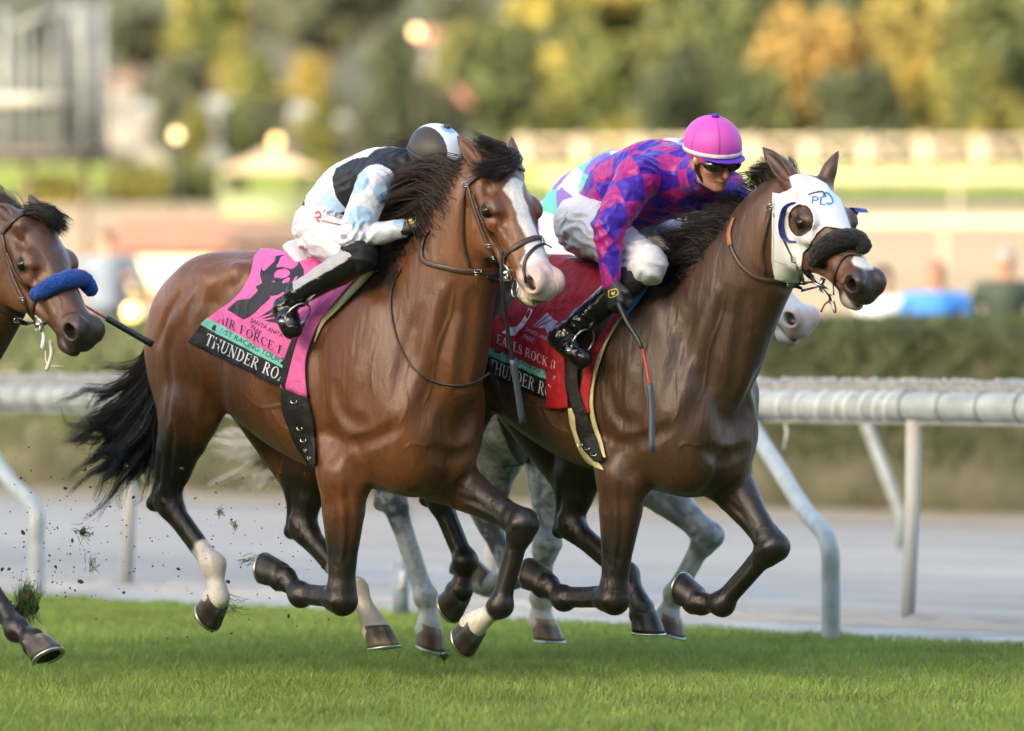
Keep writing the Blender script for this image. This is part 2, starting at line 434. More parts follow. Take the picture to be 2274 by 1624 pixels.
def hoof_mesh(fr, cor, sole, toe, name, parent, cols, w=.066, length=None):
    """hoof: cor = coronet centre, sole = sole centre, toe = toe direction (all horse-local)"""
    ax = nz(sole-cor); L = np.linalg.norm(sole-cor); tf = nz(toe-np.dot(toe, ax)*ax); sd = np.cross(ax, tf)
    V = []; F = []; n = 28; rows = 7; col = []
    def ring(u, kx, ky, drop, sh):
        out = []
        for j in range(n):
            th = 2*math.pi*j/n; x, y = math.cos(th), math.sin(th)
            heel = sstep(-.55, -1.0, np.array(x))*.16
            out.append(cor+ax*(u*L)+tf*(x*kx*(1-heel)+sh)+sd*y*ky*(1-.10*max(0, -x))+ax*drop*x)
        return out
    for i in range(rows):
        q = i/(rows-1)
        kx = .056+(.071-.056)*q; ky = .052+(w-.052)*q**.9; V += ring(.0+q, kx, ky, .012-.004*q-.010*(1-q)*0, .006+.020*q)
        c0, c1 = np.array(cols[0]), np.array(cols[1])
        for j in range(n):
            nn = .5+.5*math.sin(j*1.3+math.sin(j*.7)*2+i*.3); col.append((*(c0*(1-q)+c1*q)*(0.35+.5*nn+.9*(q < .22)*(.4+nn)), .38))
    for i in range(rows-1):
        for j in range(n): F.append((i*n+j, i*n+(j+1) % n, (i+1)*n+(j+1) % n, (i+1)*n+j))
    # sole, slightly recessed
    b = len(V); V += [v-ax*.001 for v in ring(1.0, .060, w-.012, .008, .026)]; V += [v-ax*.012 for v in ring(1.0, .050, w-.018, .008, .026)]
    V.append(cor+ax*(L-.014)+tf*.02); col += [(.05, .045, .035, .7)]*(2*n+1)
    for a in ((rows-1)*n, b):
        e = b if a != b else b+n
        for j in range(n): F.append((a+j, a+(j+1) % n, e+(j+1) % n, e+j))
    for j in range(n): F.append((b+n+j, b+n+(j+1) % n, b+2*n))
    # cap on top (hidden in the leg)
    b = len(V); V.append(cor-ax*.01); col.append((*cols[0], .5))
    for j in range(n): F.append(((j+1) % n, j, b))
    W = [fr.W(v) for v in V]
    ho = mesh(name, W, F, M_HOOF, parent, attrs={'Col': np.array(col)})
    # shoe
    mb = MB(); ro = [v+ax*.001 for v in ring(1.0, .0722, w+.0015, .008, .0262)]; ri = [v+ax*.001 for v in ring(1.0, .055, w-.016, .008, .0262)]
    keep = [j for j in range(-(n//2)+3, n//2-2)]
    b = 0
    for j in keep:
        for v in (ro[j], ro[j]+ax*.009, ri[j]+ax*.009, ri[j]): mb.V.append(tuple(fr.W(v)))
    for i in range(len(keep)-1):
        for q in range(4): mb.F.append((i*4+q, i*4+(q+1) % 4, i*4+4+(q+1) % 4, i*4+4+q))
    mb.F.append((0, 1, 2, 3)[::-1]); m = len(keep)*4-4; mb.F.append((m, m+1, m+2, m+3))
    mb.build('horseshoe', M_SHOE, ho)
    return ho

def make_horse(sp):
    fr = Frame(sp['ox'], sp['Y0'], sp['deg']); L = fr.L; dy = sp.get('dy', 0); h = sp.get('h', .0055)
    top = sp.get('top', [700, 640, 592, 562, 556, 566, 576, 580, 584, 580, 590, 640])
    bot = sp.get('bot', [840, 865, 872, 890, 938, 985, 1022, 1048, 1058, 1075, 1090, 1085])
    zt = [fr.zat(y+dy, s) for s, y in zip(TR_S, top)]; zb = [fr.zat(y+dy, s) for s, y in zip(TR_S, bot)]
    HD = Head(fr, sp['poll'], sp['nose'], (fr.W(L(*sp['poll'], sp.get('pollt', 0))))[1], sp.get('headlen', .60), sp.get('roll', 0)); sp['HD'] = HD; sp['fr'] = fr
    allp = [HD.P(.66, .0, 0), HD.P(0, .12, 0), HD.P(.3, -.3, 0), HD.P(.66, -.2, 0)]
    legs = sp['legs']
    for lg in legs.values():
        for p in lg['J']: allp.append(p if len(p) == 3 and abs(p[0]) < 5 else L(p[0], p[1]+0, p[2]))
    for e in ('earR', 'earL'): allp.append(L(*sp[e]))
    allp = np.array(allp)
    lo = np.minimum(allp.min(0), [-1.3, -.36, .5])-.1; hi = np.maximum(allp.max(0), [.7, .36, 1.8])+.1
    F = Field(lo, hi, h)
    # trunk
    def trunk(X, Y, Z):
        s = X.ravel(); a = smooth_table(TR_S, zt, s)[:, None, None]; b = smooth_table(TR_S, zb, s)[:, None, None]; w = smooth_table(TR_S, TR_W, s)[:, None, None]
        zc = (a+b)/2-.02; u = np.where(Z > zc, (Z-zc)/(a-zc), (Z-zc)/(zc-b)); we = w*(1-.13*u)
        r = (np.abs(Y/we)**2.15+np.abs(u)**2.15)**(1/2.15)
        d = np.sqrt(Y*Y+(Z-zc)**2)*(1-1/np.maximum(r, 1e-3)); d = np.maximum(d, -w*np.ones_like(d))
        e = np.abs(X+.33)-.66; h2 = np.maximum(.16-np.abs(d-e), 0)/.16
        return np.maximum(d, e)+h2*h2*.04
    F.custom([-1.15, -.4, .6], [.5, .4, 1.95], trunk, .05)
    zq = lambda s, q: float(smooth_table(TR_S, zb, np.array([s]))[0]*(1-q)+smooth_table(TR_S, zt, np.array([s]))[0]*q)
    # hindquarters
    for sg in (1, -1):
        F.ell((-.74, .115*sg, zq(-.74, .62)), (.24, .155, .22), .06)
        F.ell((-.93, .105*sg, zq(-.88, .40)), (.16, .13, .27), .06)
        F.chain([(-.52, .17*sg, zq(-.5, .88)), (-.60, .16*sg, zq(-.6, .80))], [.05, .07], .06)   # hip bone
        F.chain([(-1.0, .08*sg, zq(-.95, .78)), (-1.04, .085*sg, zq(-.95, .45)), (-1.0, .10*sg, zq(-.95, .12))], [.05, .065, .06], .05)
        # shoulder, chest
        F.ell((.20, .165*sg, zq(.2, .52)), (.17, .085, .30), .07, np.array([[.94, 0, -.34], [0, 1, 0], [.34, 0, .94]]))
        F.ell((.39, .13*sg, zq(.36, .42)), (.13, .105, .20), .14)
        F.ell((.36, .085*sg, zq(.38, .20)), (.15, .12, .17), .12)
        F.ell((.12, .17*sg, zq(.12, .36)), (.15, .075, .13), .05)                                    # triceps
    F.chain([(.30, 0, zq(.30, .1)), (.1, 0, zq(.1, .06))], [.09, .08], .06)
    # neck
    nk = sp['neck']
    pts = [L(*p[:2], 0)+np.array([0, p[3] if len(p) > 3 else 0, 0]) for p in nk]
    pts.append(HD.P(.10, -.075, 0)); rad = [p[2]+.02 for p in nk]+[.088]
    sp['neckpts'] = pts; sp['neckrad'] = rad
    npts = spline([np.append(p, r) for p, r in zip(pts, rad)], 5)
    for i in range(len(npts)-1):
        q = i/(len(npts)-1); F.chain([npts[i][:3], npts[i+1][:3]], [npts[i][3], npts[i+1][3]], .05, (0, 1, 0), .62+.1*q)
    for sg in (1, -1):
        a = [npts[int(len(npts)*q)] for q in (.15, .4, .65, .85)]
        dn = np.array([.62, 0, -.5]); 
        F.chain([p[:3]+dn*p[3]*.62+np.array([0, sg*p[3]*.42, 0]) for p in a], [.034, .03, .028, .024], .03)  # brachiocephalic
    build_head(F, HD)
    # ears
    for nm, sg in (('earR', 1), ('earL', -1)):
        b = HD.P(.028, -.012, .052*sg); e = sp[nm]; tip = L(*e)
        # put the tip at ear length from the base
        dirw = tip-b; tip = b+nz(dirw)*min(max(np.linalg.norm(dirw), .13), .235)
        sp[nm+'w'] = tip
        build_ear(F, HD, b, tip, HD.A[1]*.35+HD.A[2]*sg*(.8 if sp.get('earout', True) else .2)+HD.A[0]*.55)
    # legs
    sp['feet'] = {}
    for nm, lg in legs.items():
        J = [np.array(p, float) if abs(p[0]) < 5 else L(*p) for p in lg['J']]; hind = nm.startswith('h'); sg = 1 if nm.endswith('R') else -1
        if 'so' in lg: J[4] = J[3]+np.array(lg['so'], float)
        lg['P'] = J; fw = np.array([1., 0, 0])
        if hind:
            st, hk, fl, co, so = J[:5]; pt = J[5]       # stifle hock fetlock coronet sole, point of hock
            hip = np.array([-.74, .12*sg, zq(-.74, .55)])
            F.chain([hip, st], [.20, .125], .07, (0, 1, 0), .72)
            F.chain([np.array([-.93, .11*sg, zq(-.9, .35)]), st*.35+hk*.65], [.13, .060], .06, (0, 1, 0), .8)
            sh = nz(hk-st); F.chain([st, st+(hk-st)*.32, st+(hk-st)*.62, hk-sh*.03], [.122, .106, .070, .052], .05, (0, 1, 0), .82)
            F.chain([st*.55+hk*.45-fw*.055, pt*.6+(st*.4+hk*.6)*.4-fw*.0, pt], [.055, .030, .028], .045)     # achilles
            F.chain([pt, hk+nz(fl-hk)*.05], [.024, .034], .03)
            F.chain([hk-sh*.035, hk+nz(fl-hk)*.045], [.054, .050], .03)
            c = nz(fl-hk); bk = nz(np.cross(np.cross(c, pt-hk), c)); 
            F.chain([hk, hk+(fl-hk)*.3, hk+(fl-hk)*.8, fl], [.050, .041, .038, .042], .02)
            F.chain([hk+bk*.028, hk+(fl-hk)*.35+bk*.022, hk+(fl-hk)*.8+bk*.022, fl+bk*.02], [.034, .027, .026, .033], .008)
            F.chain([fl], [.047], .025)
        else:
            el, kn, fl, co, so = J[:5]
            F.chain([np.array([.36, .13*sg, zq(.34, .40)]), el], [.13, .105], .06, (0, 1, 0), .8)
            F.chain([el+np.array([-.05, 0, .08]), el], [.085, .09], .05)
            d = kn-el; F.chain([el, el+d*.3, el+d*.65, kn-nz(d)*.04], [.104, .092, .064, .054], .04, (0, 1, 0), .86)
            c = nz(fl-kn); up = nz(el-kn); ft = -nz(c+up) if np.linalg.norm(c+up) > .25 else nz(np.cross(np.cross(c, fw), c))
            F.chain([kn+up*.035, kn+ft*.010, kn+c*.035], [.056, .062, .056], .025)
            bkd = -nz(ft-np.dot(ft, c)*c)
            F.chain([kn+up*.02+bkd*.035, kn+c*.04+bkd*.02], [.022, .022], .02)
            F.chain([kn, kn+(fl-kn)*.3, kn+(fl-kn)*.8, fl], [.048, .038, .036, .041], .02)
            F.chain([kn+c*.05+bkd*.024, kn+(fl-kn)*.5+bkd*.022, kn+(fl-kn)*.85+bkd*.022, fl+bkd*.018], [.028, .024, .025, .032], .008)
            F.chain([fl], [.046], .025)
            bk = bkd
        F.chain([fl+bk*.012, fl+bk*.030], [.028, .018], .02)       # ergot
        F.chain([fl, fl+(co-fl)*.5, co, co+nz(so-co)*.022], [.044, .037, .050, .055], .02)
        F.chain([co-nz(so-co)*.005+nz(-np.array(lg['toe'], float))*.028], [.024], .02)
    # muscle relief drawn on the surface: ('g' groove | 'b' bulge | 'v' vein, radius, depth, points, mirror)
    def raypt(px, py):
        o = fr.Lw(np.array([0, 0, HC])); w = fr.Lw(Wp(px, py, fr.o[1])); d = w-o; Ld = np.linalg.norm(d); d /= Ld
        return F.ray(o, d, Ld-1.4, Ld+1.0)
    for (kd, r, dp, pts, mir) in sp.get('relief', [])+sp.get('face', []):
        dx_, dy_ = (0, 0) if mir == 2 else (sp.get('rdx', 0), sp.get('rdy', 0))
        P = [raypt(x+dx_, y+dy_) for x, y in pts]; P = [p for p in P if p is not None]
        if len(P) < 2: continue
        P = spline(P, 3)
        for sg in ((1, -1) if mir == 1 else (1,)):
            PP = [p*np.array([1, sg, 1]) for p in P]
            if kd == 'g': F.groove(PP, r, dp*1.25, min(.03, r*1.0))
            else: F.bump(PP, r, dp*1.15, min(.03, r*1.2))
    # tendons, joints and veins of the legs
    for nm, lg in legs.items():
        J = lg['P']; hind = nm.startswith('h'); k = 1; a, b = J[1], J[2]; c = nz(b-a)
        if hind: bk = nz(np.cross(np.cross(c, J[5]-J[1]), c))
        else:
            up = nz(J[0]-J[1]); ft = -nz(c+up) if np.linalg.norm(c+up) > .25 else nz(np.cross(np.cross(c, np.array([1., 0, 0])), c)); bk = -nz(ft-np.dot(ft, c)*c)
        for sg in (1, -1):
            l = np.array([0, .040*sg, 0]); dd = b-a
            F.groove([a+dd*.22+bk*.012+l, a+dd*.5+bk*.012+l, a+dd*.84+bk*.012+l], .012, .008, .012)
            F.groove([b+(J[3]-b)*.35+bk*.01+l, b+(J[3]-b)*.6+bk*.018+l], .014, .006, .012)
            F.bump([b+bk*.022+l*.8], .014, .005, .012, False) if False else None
            if hind:
                F.groove([J[0]*.45+a*.55-np.array([.03, 0, 0])+l*1.3, J[0]*.2+a*.8-np.array([.022, 0, 0])+l, a+nz(J[5]-a)*.03+nz(J[0]-a)*.02+l], .016, .012, .018)
                F.bump([a-c*.01-bk*.02+l, a+c*.03-bk*.015+l], .016, .006, .014, False)
            else:
                e = J[0]; d2 = a-e
                F.groove([e+d2*.25+l*1.8, e+d2*.55+l*1.4, e+d2*.85+l], .014, .009, .016)
                F.groove([e+d2*.35+l*1.6+ft*.03, e+d2*.7+l*1.2+ft*.025], .010, .006, .012)
                F.bump([a+l+ft*.01, a+c*.02+l], .018, .006, .014, False)
    V, Q = F.surf()
    V = V.astype(np.float64)
    # ---- paint the coat
    base = np.array(sp['base']); C = np.tile(np.append(base, .40), (len(V), 1))
    X, Y, Z = V[:, 0], V[:, 1], V[:, 2]
    n1 = vnoise(V, 9, 1); n2 = vnoise(V, 40, 2); n3 = vnoise(V, 3, 3)
    def paint(m, col, rough=None):
        m = np.clip(m, 0, 1)[:, None]; C[:, :3] = C[:, :3]*(1-m)+np.array(col)*m
        if rough is not None: C[:, 3] = C[:, 3]*(1-m[:, 0])+rough*m[:, 0]
    sp['paint_body'](sp, V, C, paint, n1, n2, n3, zq)
    HV = HD.inv(V); hd = (HV[:, 0] > -.05) & (np.abs(HV[:, 2]) < .13) & (HV[:, 1] > -.3) & (HV[:, 1] < .12)
    for nm, lg in legs.items():
        J = lg['P']; hind = nm.startswith('h')
        for (i0, i1, q0, q1, col, soft) in lg['paint']:
            a = J[i0]+(J[i0+1]-J[i0])*q0 if i0 < 4 else J[4]; pts = [a]+[J[i] for i in range(i0+1, i1+1)]
            if q1: pts.append(J[i1]+(J[i1+1]-J[i1])*q1)
            if hind and i0 < 1: pts2 = [J[5]]; dp = d_chain(X, Y, Z, pts2, [.05])
            else: dp = np.full(len(V), 9.)
            d = np.minimum(d_chain(X, Y, Z, pts, [.095]*len(pts)), dp)
            # cut at the starting plane so the edge is a ring round the leg
            ax = nz(pts[1]-pts[0]); al = (V-a)@ax+(n2-.5)*.02+(n1-.5)*soft*.8
            near = d_chain(X, Y, Z, pts, [.14]*len(pts)) < 0
            m = np.where(near & (d < .02), sstep(-soft, soft, al), 0) if i0 != 0 or not hind else np.where(d < .02, np.maximum(sstep(-soft, soft, al), sstep(.02, -.02, dp)), 0)
            paint(m, col, .38)
    sp['paint_head'](sp, HV, hd, C, paint, n1, n2)
    for sg in (1, -1):      # nostrils and eye rims
        dn = np.sqrt(((HV[:, 0]-.562)/.028)**2+((HV[:, 1]+.060)/.022)**2+((HV[:, 2]-.039*sg)/.015)**2)
        paint(sstep(1.3, .8, dn), (.022, .010, .010), .4)
        de = np.sqrt(((HV[:, 0]-.213)/.040)**2+((HV[:, 1]+.052)/.031)**2+((HV[:, 2]-.09*sg)/.03)**2)
        paint(sstep(1.1, .7, de)*.85, (.012, .009, .008), .35)
    dm = d_chain(HV[:, 0], HV[:, 1], HV[:, 2], [(.46, -.108, .04), (.52, -.124, .033), (.60, -.140, 0), (.52, -.124, -.033), (.46, -.108, -.04)], [.004]*5)
    paint(sstep(.006, .0, dm)*.8, (.02, .012, .010))
    W = fr.W(V)
    root = empty(sp['name'], fr.W((0, 0, 0)), sp['label'], 'horse', sp.get('group'))
    sp['root'] = root
    # winding: the local frame is left-handed
    body = mesh('body', W, None, sp.get('mat', M_COAT), root, quads=Q if sp.get('flip') else Q[:, ::-1], attrs={'Col': C})
    sp['body'] = body
    sp['bvh'] = BVHTree.FromPolygons(W.tolist(), Q.tolist())
    for sg in (1, -1):
        mb = MB(); mb.ell(fr.W(HD.P(.213, -.052, .0795*sg)), (.0285,)*3, 20, 14); eo = mb.build('eye', M_EYE, root)
    for nm, lg in legs.items():
        J = lg['P']; toe = np.array(lg['toe'], float)
        hoof_mesh(fr, J[3], J[4], toe, 'hoof', root, lg['hoof'])
    return sp

def cast(sp, px, py, off=0.0):
    """point of the horse's surface seen at that pixel, with its normal"""
    o = Vector((0, 0, HC)); w = Wp(px, py, 20.0); d = (Vector([float(c) for c in w])-o).normalized()
    hit = sp['bvh'].ray_cast(o, d)
    if hit[0] is None:
        Y = sp.get('castY', sp['fr'].o[1]); q = Wp(px, py, Y); best = None
        for yy in np.linspace(Y-1.0, Y+.6, 17):
            q = Wp(px, py, yy); hit = sp['bvh'].find_nearest(Vector([float(c) for c in q]))
            if best is None or hit[3] < best[0][3]: best = (hit, q)
        hit, q = best; p = np.array(hit[0]); n = nz(q-p) if hit[3] > 1e-4 else np.array(hit[1])
        q2 = p+nz(q-p)*min(hit[3], sp.get('castmax', .03)); return q2+n*off*.5, n
    n = np.array(hit[1])
    if n[1] > 0: n = -n
    return np.array(hit[0])+n*off, n
BAY = (.160, .056, .017); DK = (.011, .008, .007); WH = (.62, .58, .55)
def body_bay(sp, V, C, paint, n1, n2, n3, zq):
    X, Y, Z = V[:, 0], V[:, 1], V[:, 2]
    dk = sp.get('darkbase', (.075, .030, .014))
    paint(sstep(.35, .75, n3)*.45, dk)
    # darker back line and forehand, ginger flank and buttock
    paint(sstep(-.75, -1.0, X)*.45*(n1*.5+.6), sp.get('ginger', (.25, .095, .032)))
    paint(sstep(-.1, .35, X)*sp.get('fore', .35), dk)
def head_bay(sp, H, hd, C, paint, n1, n2):
    x, y, w = H[:, 0], H[:, 1], H[:, 2]
    paint(hd*sstep(.02, .05, np.abs(w))*.35*(n1+.3), sp.get('ginger', (.25, .095, .032)))
    paint(hd*sstep(.25, .0, x)*.3, sp.get('darkbase', (.075, .030, .014)))
def poly_mask(pts, x, y, soft, nz_):
    """signed distance mask for polygon"""
    P = np.array(pts, float); inside = np.zeros(len(x), bool); d = np.full(len(x), 9.)
    for i in range(len(P)):
        a, b = P[i], P[(i+1) % len(P)]; ab = b-a
        t = np.clip(((x-a[0])*ab[0]+(y-a[1])*ab[1])/(ab@ab), 0, 1); d = np.minimum(d, np.hypot(x-a[0]-t*ab[0], y-a[1]-t*ab[1]))
        c = ((a[1] > y) != (b[1] > y)) & (x < (b[0]-a[0])*(y-a[1])/(b[1]-a[1]+1e-12)+a[0]); inside ^= c
    sd = np.where(inside, -d, d)+nz_
    return sstep(soft, -soft, sd)
def head1(sp, H, hd, C, paint, n1, n2):
    x, y, w = H[:, 0], H[:, 1], H[:, 2]
    head_bay(sp, H, hd, C, paint, n1, n2)
    m = poly_mask([(.125, .016), (.115, -.004), (.13, -.040), (.155, -.026), (.20, -.012), (.30, -.018), (.40, -.028), (.46, -.05), (.52, -.08), (.7, -.1), (.7, .1), (.50, .08), (.44, .038), (.38, .024), (.30, .026), (.22, .034), (.16, .040)], x, w, .004, (n2-.5)*.012)
    paint(hd*m*(y > -.06), (.66, .64, .62), .5)
    mz = sstep(.475, .505, x+(n1-.5)*.04)*hd
    paint(mz, (.60, .44, .40), .5)
    paint(hd*sstep(.50, .62, vnoise(H, 30, 8, 2))*sstep(.50, .55, x)*sstep(-.07, -.10, y), (.07, .07, .06), .45)
    paint(hd*sstep(-.108, -.118, y+(n2-.5)*.02)*sstep(.50, .53, x)*.8, (.62, .60, .50), .5)
    paint(hd*sstep(.035, .06, np.abs(w))*sstep(.10, .18, x)*sstep(.30, .2, x)*sstep(-.09, -.03, y)*.3, (.03, .014, .010))
def head2(sp, H, hd, C, paint, n1, n2):
    x, y, w = H[:, 0], H[:, 1], H[:, 2]
    head_bay(sp, H, hd, C, paint, n1, n2)
    paint(hd*poly_mask([(.44, -.03), (.48, -.042), (.52, -.022), (.545, -.02), (.545, .02), (.50, .03), (.46, .018)], x, w, .003, (n2-.5)*.012)*(y > -.07), (.62, .60, .58), .5)
    paint(hd*sstep(.075, .03, np.hypot(x-.213, y+.052))*.75, (.030, .018, .012))  # dark brown hair round the eye, with the cup's shade painted in
    paint(hd*sstep(.52, .56, x+(n1-.5)*.03), (.035, .025, .022), .35)
    paint(hd*sstep(-.108, -.125, y+(n2-.5)*.02)*sstep(.50, .53, x)*.6, (.45, .42, .36), .5)
def head4(sp, H, hd, C, paint, n1, n2):
    x, y, w = H[:, 0], H[:, 1], H[:, 2]
    head_bay(sp, H, hd, C, paint, n1, n2)
    paint(hd*sstep(.48, .56, x+(n1-.5)*.03)*.95, (.028, .022, .020), .4)
    paint(hd*sstep(.45, .0, x)*.35, (.05, .028, .018))
def body_grey(sp, V, C, paint, n1, n2, n3, zq):
    nn = vnoise(V, 22, 5, 2); n4 = vnoise(V, 60, 6, 2)
    paint(sstep(.40, .52, nn)*.8, (.15, .155, .165))
    paint(sstep(.48, .58, n4)*.45, (.16, .165, .17)); paint(sstep(.55, .65, nn)*.6, (.52, .52, .50))
def head3(sp, H, hd, C, paint, n1, n2):
    x, y, w = H[:, 0], H[:, 1], H[:, 2]
    leg = ~hd; paint(leg*sstep(.50, .60, n2)*.45, (.50, .50, .49)); paint(leg*sstep(.46, .36, n2)*.32, (.16, .162, .17)); paint(leg*sstep(.58, .66, n1)*.4, (.52, .52, .5))
    paint(hd*sstep(.30, .45, x)*.8, (.55, .55, .56), .5)
    paint(hd*sstep(.52, .57, x+(n1-.5)*.05)*sstep(.45, .6, n1)*.8, (.10, .09, .09), .4)
    paint(hd*sstep(.54, .58, x+(n1-.5)*.05)*sstep(.5, .4, n1)*.6, (.50, .32, .30), .4)
HB = ((.045, .042, .038), (.085, .07, .05)); HBK = ((.03, .028, .028), (.05, .045, .042)); HT = ((.16, .12, .085), (.22, .165, .11))
dark_hind = [(0, 4, .25, 0, DK, .12)]
RELIEF = [
 ('g', .030, .012, [(960, 998), (1000, 1016), (1050, 1000), (1100, 975)], 0),
 ('g', .030, .014, [(1000, 1016), (992, 1055), (960, 1095)], 0),
 ('g', .05, .014, [(795, 985), (782, 1030), (800, 1060), (850, 1100)], 0),
 ('g', .05, .014, [(1078, 830), (1050, 900), (1020, 970)], 0),
 ('g', .06, .016, [(1005, 660), (978, 760), (955, 860), (925, 945)], 1),
 ('g', .028, .008, [(1045, 660), (1035, 760), (1020, 860)], 0),
 ('g', .045, .010, [(930, 700), (905, 790), (880, 890)], 1),
 ('b', .035, .008, [(985, 650), (960, 760), (935, 860)], 0),
 ('g', .08, .016, [(770, 640), (715, 740), (705, 860), (725, 960), (755, 1010)], 1),
 ('g', .026, .012, [(725, 960), (770, 985), (830, 975), (880, 950)], 1),
 ('g', .030, .010, [(745, 860), (765, 920), (810, 940)], 1),
 ('b', .04, .008, [(800, 800), (790, 870), (800, 930)], 1),
 ('g', .07, .022, [(480, 650), (468, 740), (476, 830), (495, 905)], 1),
 ('g', .025, .012, [(415, 640), (378, 690), (352, 760)], 1),
 ('g', .022, .010, [(372, 780), (380, 850), (374, 930)], 1),
 ('g', .022, .008, [(440, 655), (412, 720), (418, 800), (440, 860)], 1),
 ('b', .03, .010, [(385, 700), (372, 760)], 1),
 ('b', .03, .008, [(440, 600), (462, 620)], 1),
 ('g', .05, .008, [(560, 760), (570, 840), (600, 900)], 1),
 ('g', .04, .007, [(610, 880), (640, 930), (690, 960)], 1),
 ('g', .016, .008, [(742, 1090), (750, 1150), (752, 1230)], 0),
 ('g', .016, .008, [(772, 1080), (776, 1160), (770, 1240)], 0),
 ('g', .016, .008, [(385, 950), (380, 1010), (372, 1070)], 0),
 ('g', .014, .007, [(410, 1000), (405, 1060), (400, 1100)], 0),
 ('v', .005, .0042, [(1010, 640), (1000, 700), (972, 770), (960, 850), (940, 900)], 0),
 ('v', .004, .0038, [(915, 760), (900, 840), (905, 900), (885, 950)], 0),
 ('v', .004, .0038, [(900, 1000), (915, 985), (960, 990)], 0),
 ('v', .005, .004, [(540, 870), (580, 905), (640, 900), (690, 935)], 0),
 ('v', .004, .0038, [(600, 905), (625, 945), (660, 960)], 0),
  ('v', .004, .004, [(735, 1090), (765, 1170), (760, 1250)], 0),
 ('v', .004, .0035, [(840, 760), (825, 830), (835, 900)], 0),
]
def _k3(*p): return [(857.3+x*.27783, 270.7+y*.27783) for x, y in p]
def _k2(*p): return [(1534.1+x*.33348, 225.6+y*.33348) for x, y in p]
def _k4(*p): return [(x*.27783, 406.1+y*.27783) for x, y in p]
FACE1 = [('g', .022, .016, _k3((640, 640), (632, 800), (640, 950), (680, 1080), (760, 1160), (850, 1180)), 2), ('b', .012, .006, _k3((860, 790), (930, 880), (985, 960)), 2),
 ('g', .018, .009, _k3((850, 850), (920, 960), (980, 1040)), 2), ('v', .004, .0035, _k3((900, 820), (925, 920), (985, 1010), (1030, 1090)), 2), ('v', .0035, .003, _k3((860, 760), (880, 860), (860, 930)), 2),
 ('g', .012, .006, _k3((800, 735), (850, 760), (900, 740)), 2), ('v', .004, .003, _k3((730, 790), (700, 900), (720, 1010)), 2), ('g', .010, .006, _k3((1080, 1070), (1100, 1150), (1120, 1230)), 2), ('b', .010, .006, _k3((1150, 1190), (1200, 1145), (1270, 1160), (1310, 1210)), 2)]
FACE2 = [('g', .022, .014, _k2((540, 700), (532, 900), (538, 1080), (580, 1200), (680, 1240)), 2), ('v', .004, .0035, _k2((790, 1150), (850, 1180), (900, 1230)), 2), ('v', .004, .0035, _k2((820, 1130), (880, 1150), (940, 1170)), 2), ('b', .010, .006, _k2((1000, 1210), (1060, 1180), (1120, 1195), (1150, 1240)), 2)]
FACE4 = [('v', .004, .0035, _k4((250, 700), (300, 800), (360, 900), (430, 1000)), 2), ('v', .0035, .003, _k4((400, 960), (430, 1040), (500, 1080)), 2), ('g', .012, .006, _k4((150, 600), (200, 620), (250, 600)), 2), ('b', .010, .006, _k4((500, 1110), (560, 1060), (640, 1080), (700, 1150)), 2)]
SP1 = dict(face=FACE1, relief=RELIEF, name='horse', label='bay racehorse with a white blaze, pink nose and pink saddle cloth, galloping in front', ox=800, Y0=22.5, deg=44,
    poll=(1106, 354), nose=(1236, 622), neck=[(932, 800, .28), (972, 670, .208), (1025, 535, .155), (1060, 445, .125)],
    earR=(1014, 300, .03), earL=(1136, 306, -.09), base=BAY, paint_body=body_bay, paint_head=head1, group='racehorses galloping on the turf',
    legs=dict(
        hR=dict(J=[(430, 905, .17), (368, 1110, .14), (474, 1254, .12), (484, 1326, .12), (471, 1392, .12), (342, 1118, .14)], so=(-.070, 0, -.052), toe=(.6, 0, -.9), hoof=HB,
                paint=dark_hind+[(1, 4, .72, 0, WH, .012)]),
        hL=dict(J=[(702, 985, -.15), (668, 1168, -.13), (790, 1310, -.12), (832, 1390, -.12), (842, 1440, -.12), (648, 1180, -.13)], toe=(1, 0, -.15), hoof=((.06, .055, .05), (.24, .19, .10)),
                paint=dark_hind+[(1, 4, .62, 0, (.52, .46, .37), .015)]),
        fR=dict(J=[(765, 1050, .17), (758, 1330, .15), (668, 1322, .13), (632, 1284, .13), (592, 1282, .13)], toe=(-.4, 0, 1), hoof=HBK, paint=[(0, 4, .35, 0, DK, .14)]),
        fL=dict(J=[(975, 1050, -.16), (1160, 1165, -.15), (1112, 1345, -.13), (1058, 1384, -.13), (1026, 1408, -.13)], toe=(-.5, 0, -1), hoof=HB,
                paint=[(0, 4, .35, 0, DK, .14), (2, 4, .3, 0, (.60, .55, .48), .012)]),
    ))
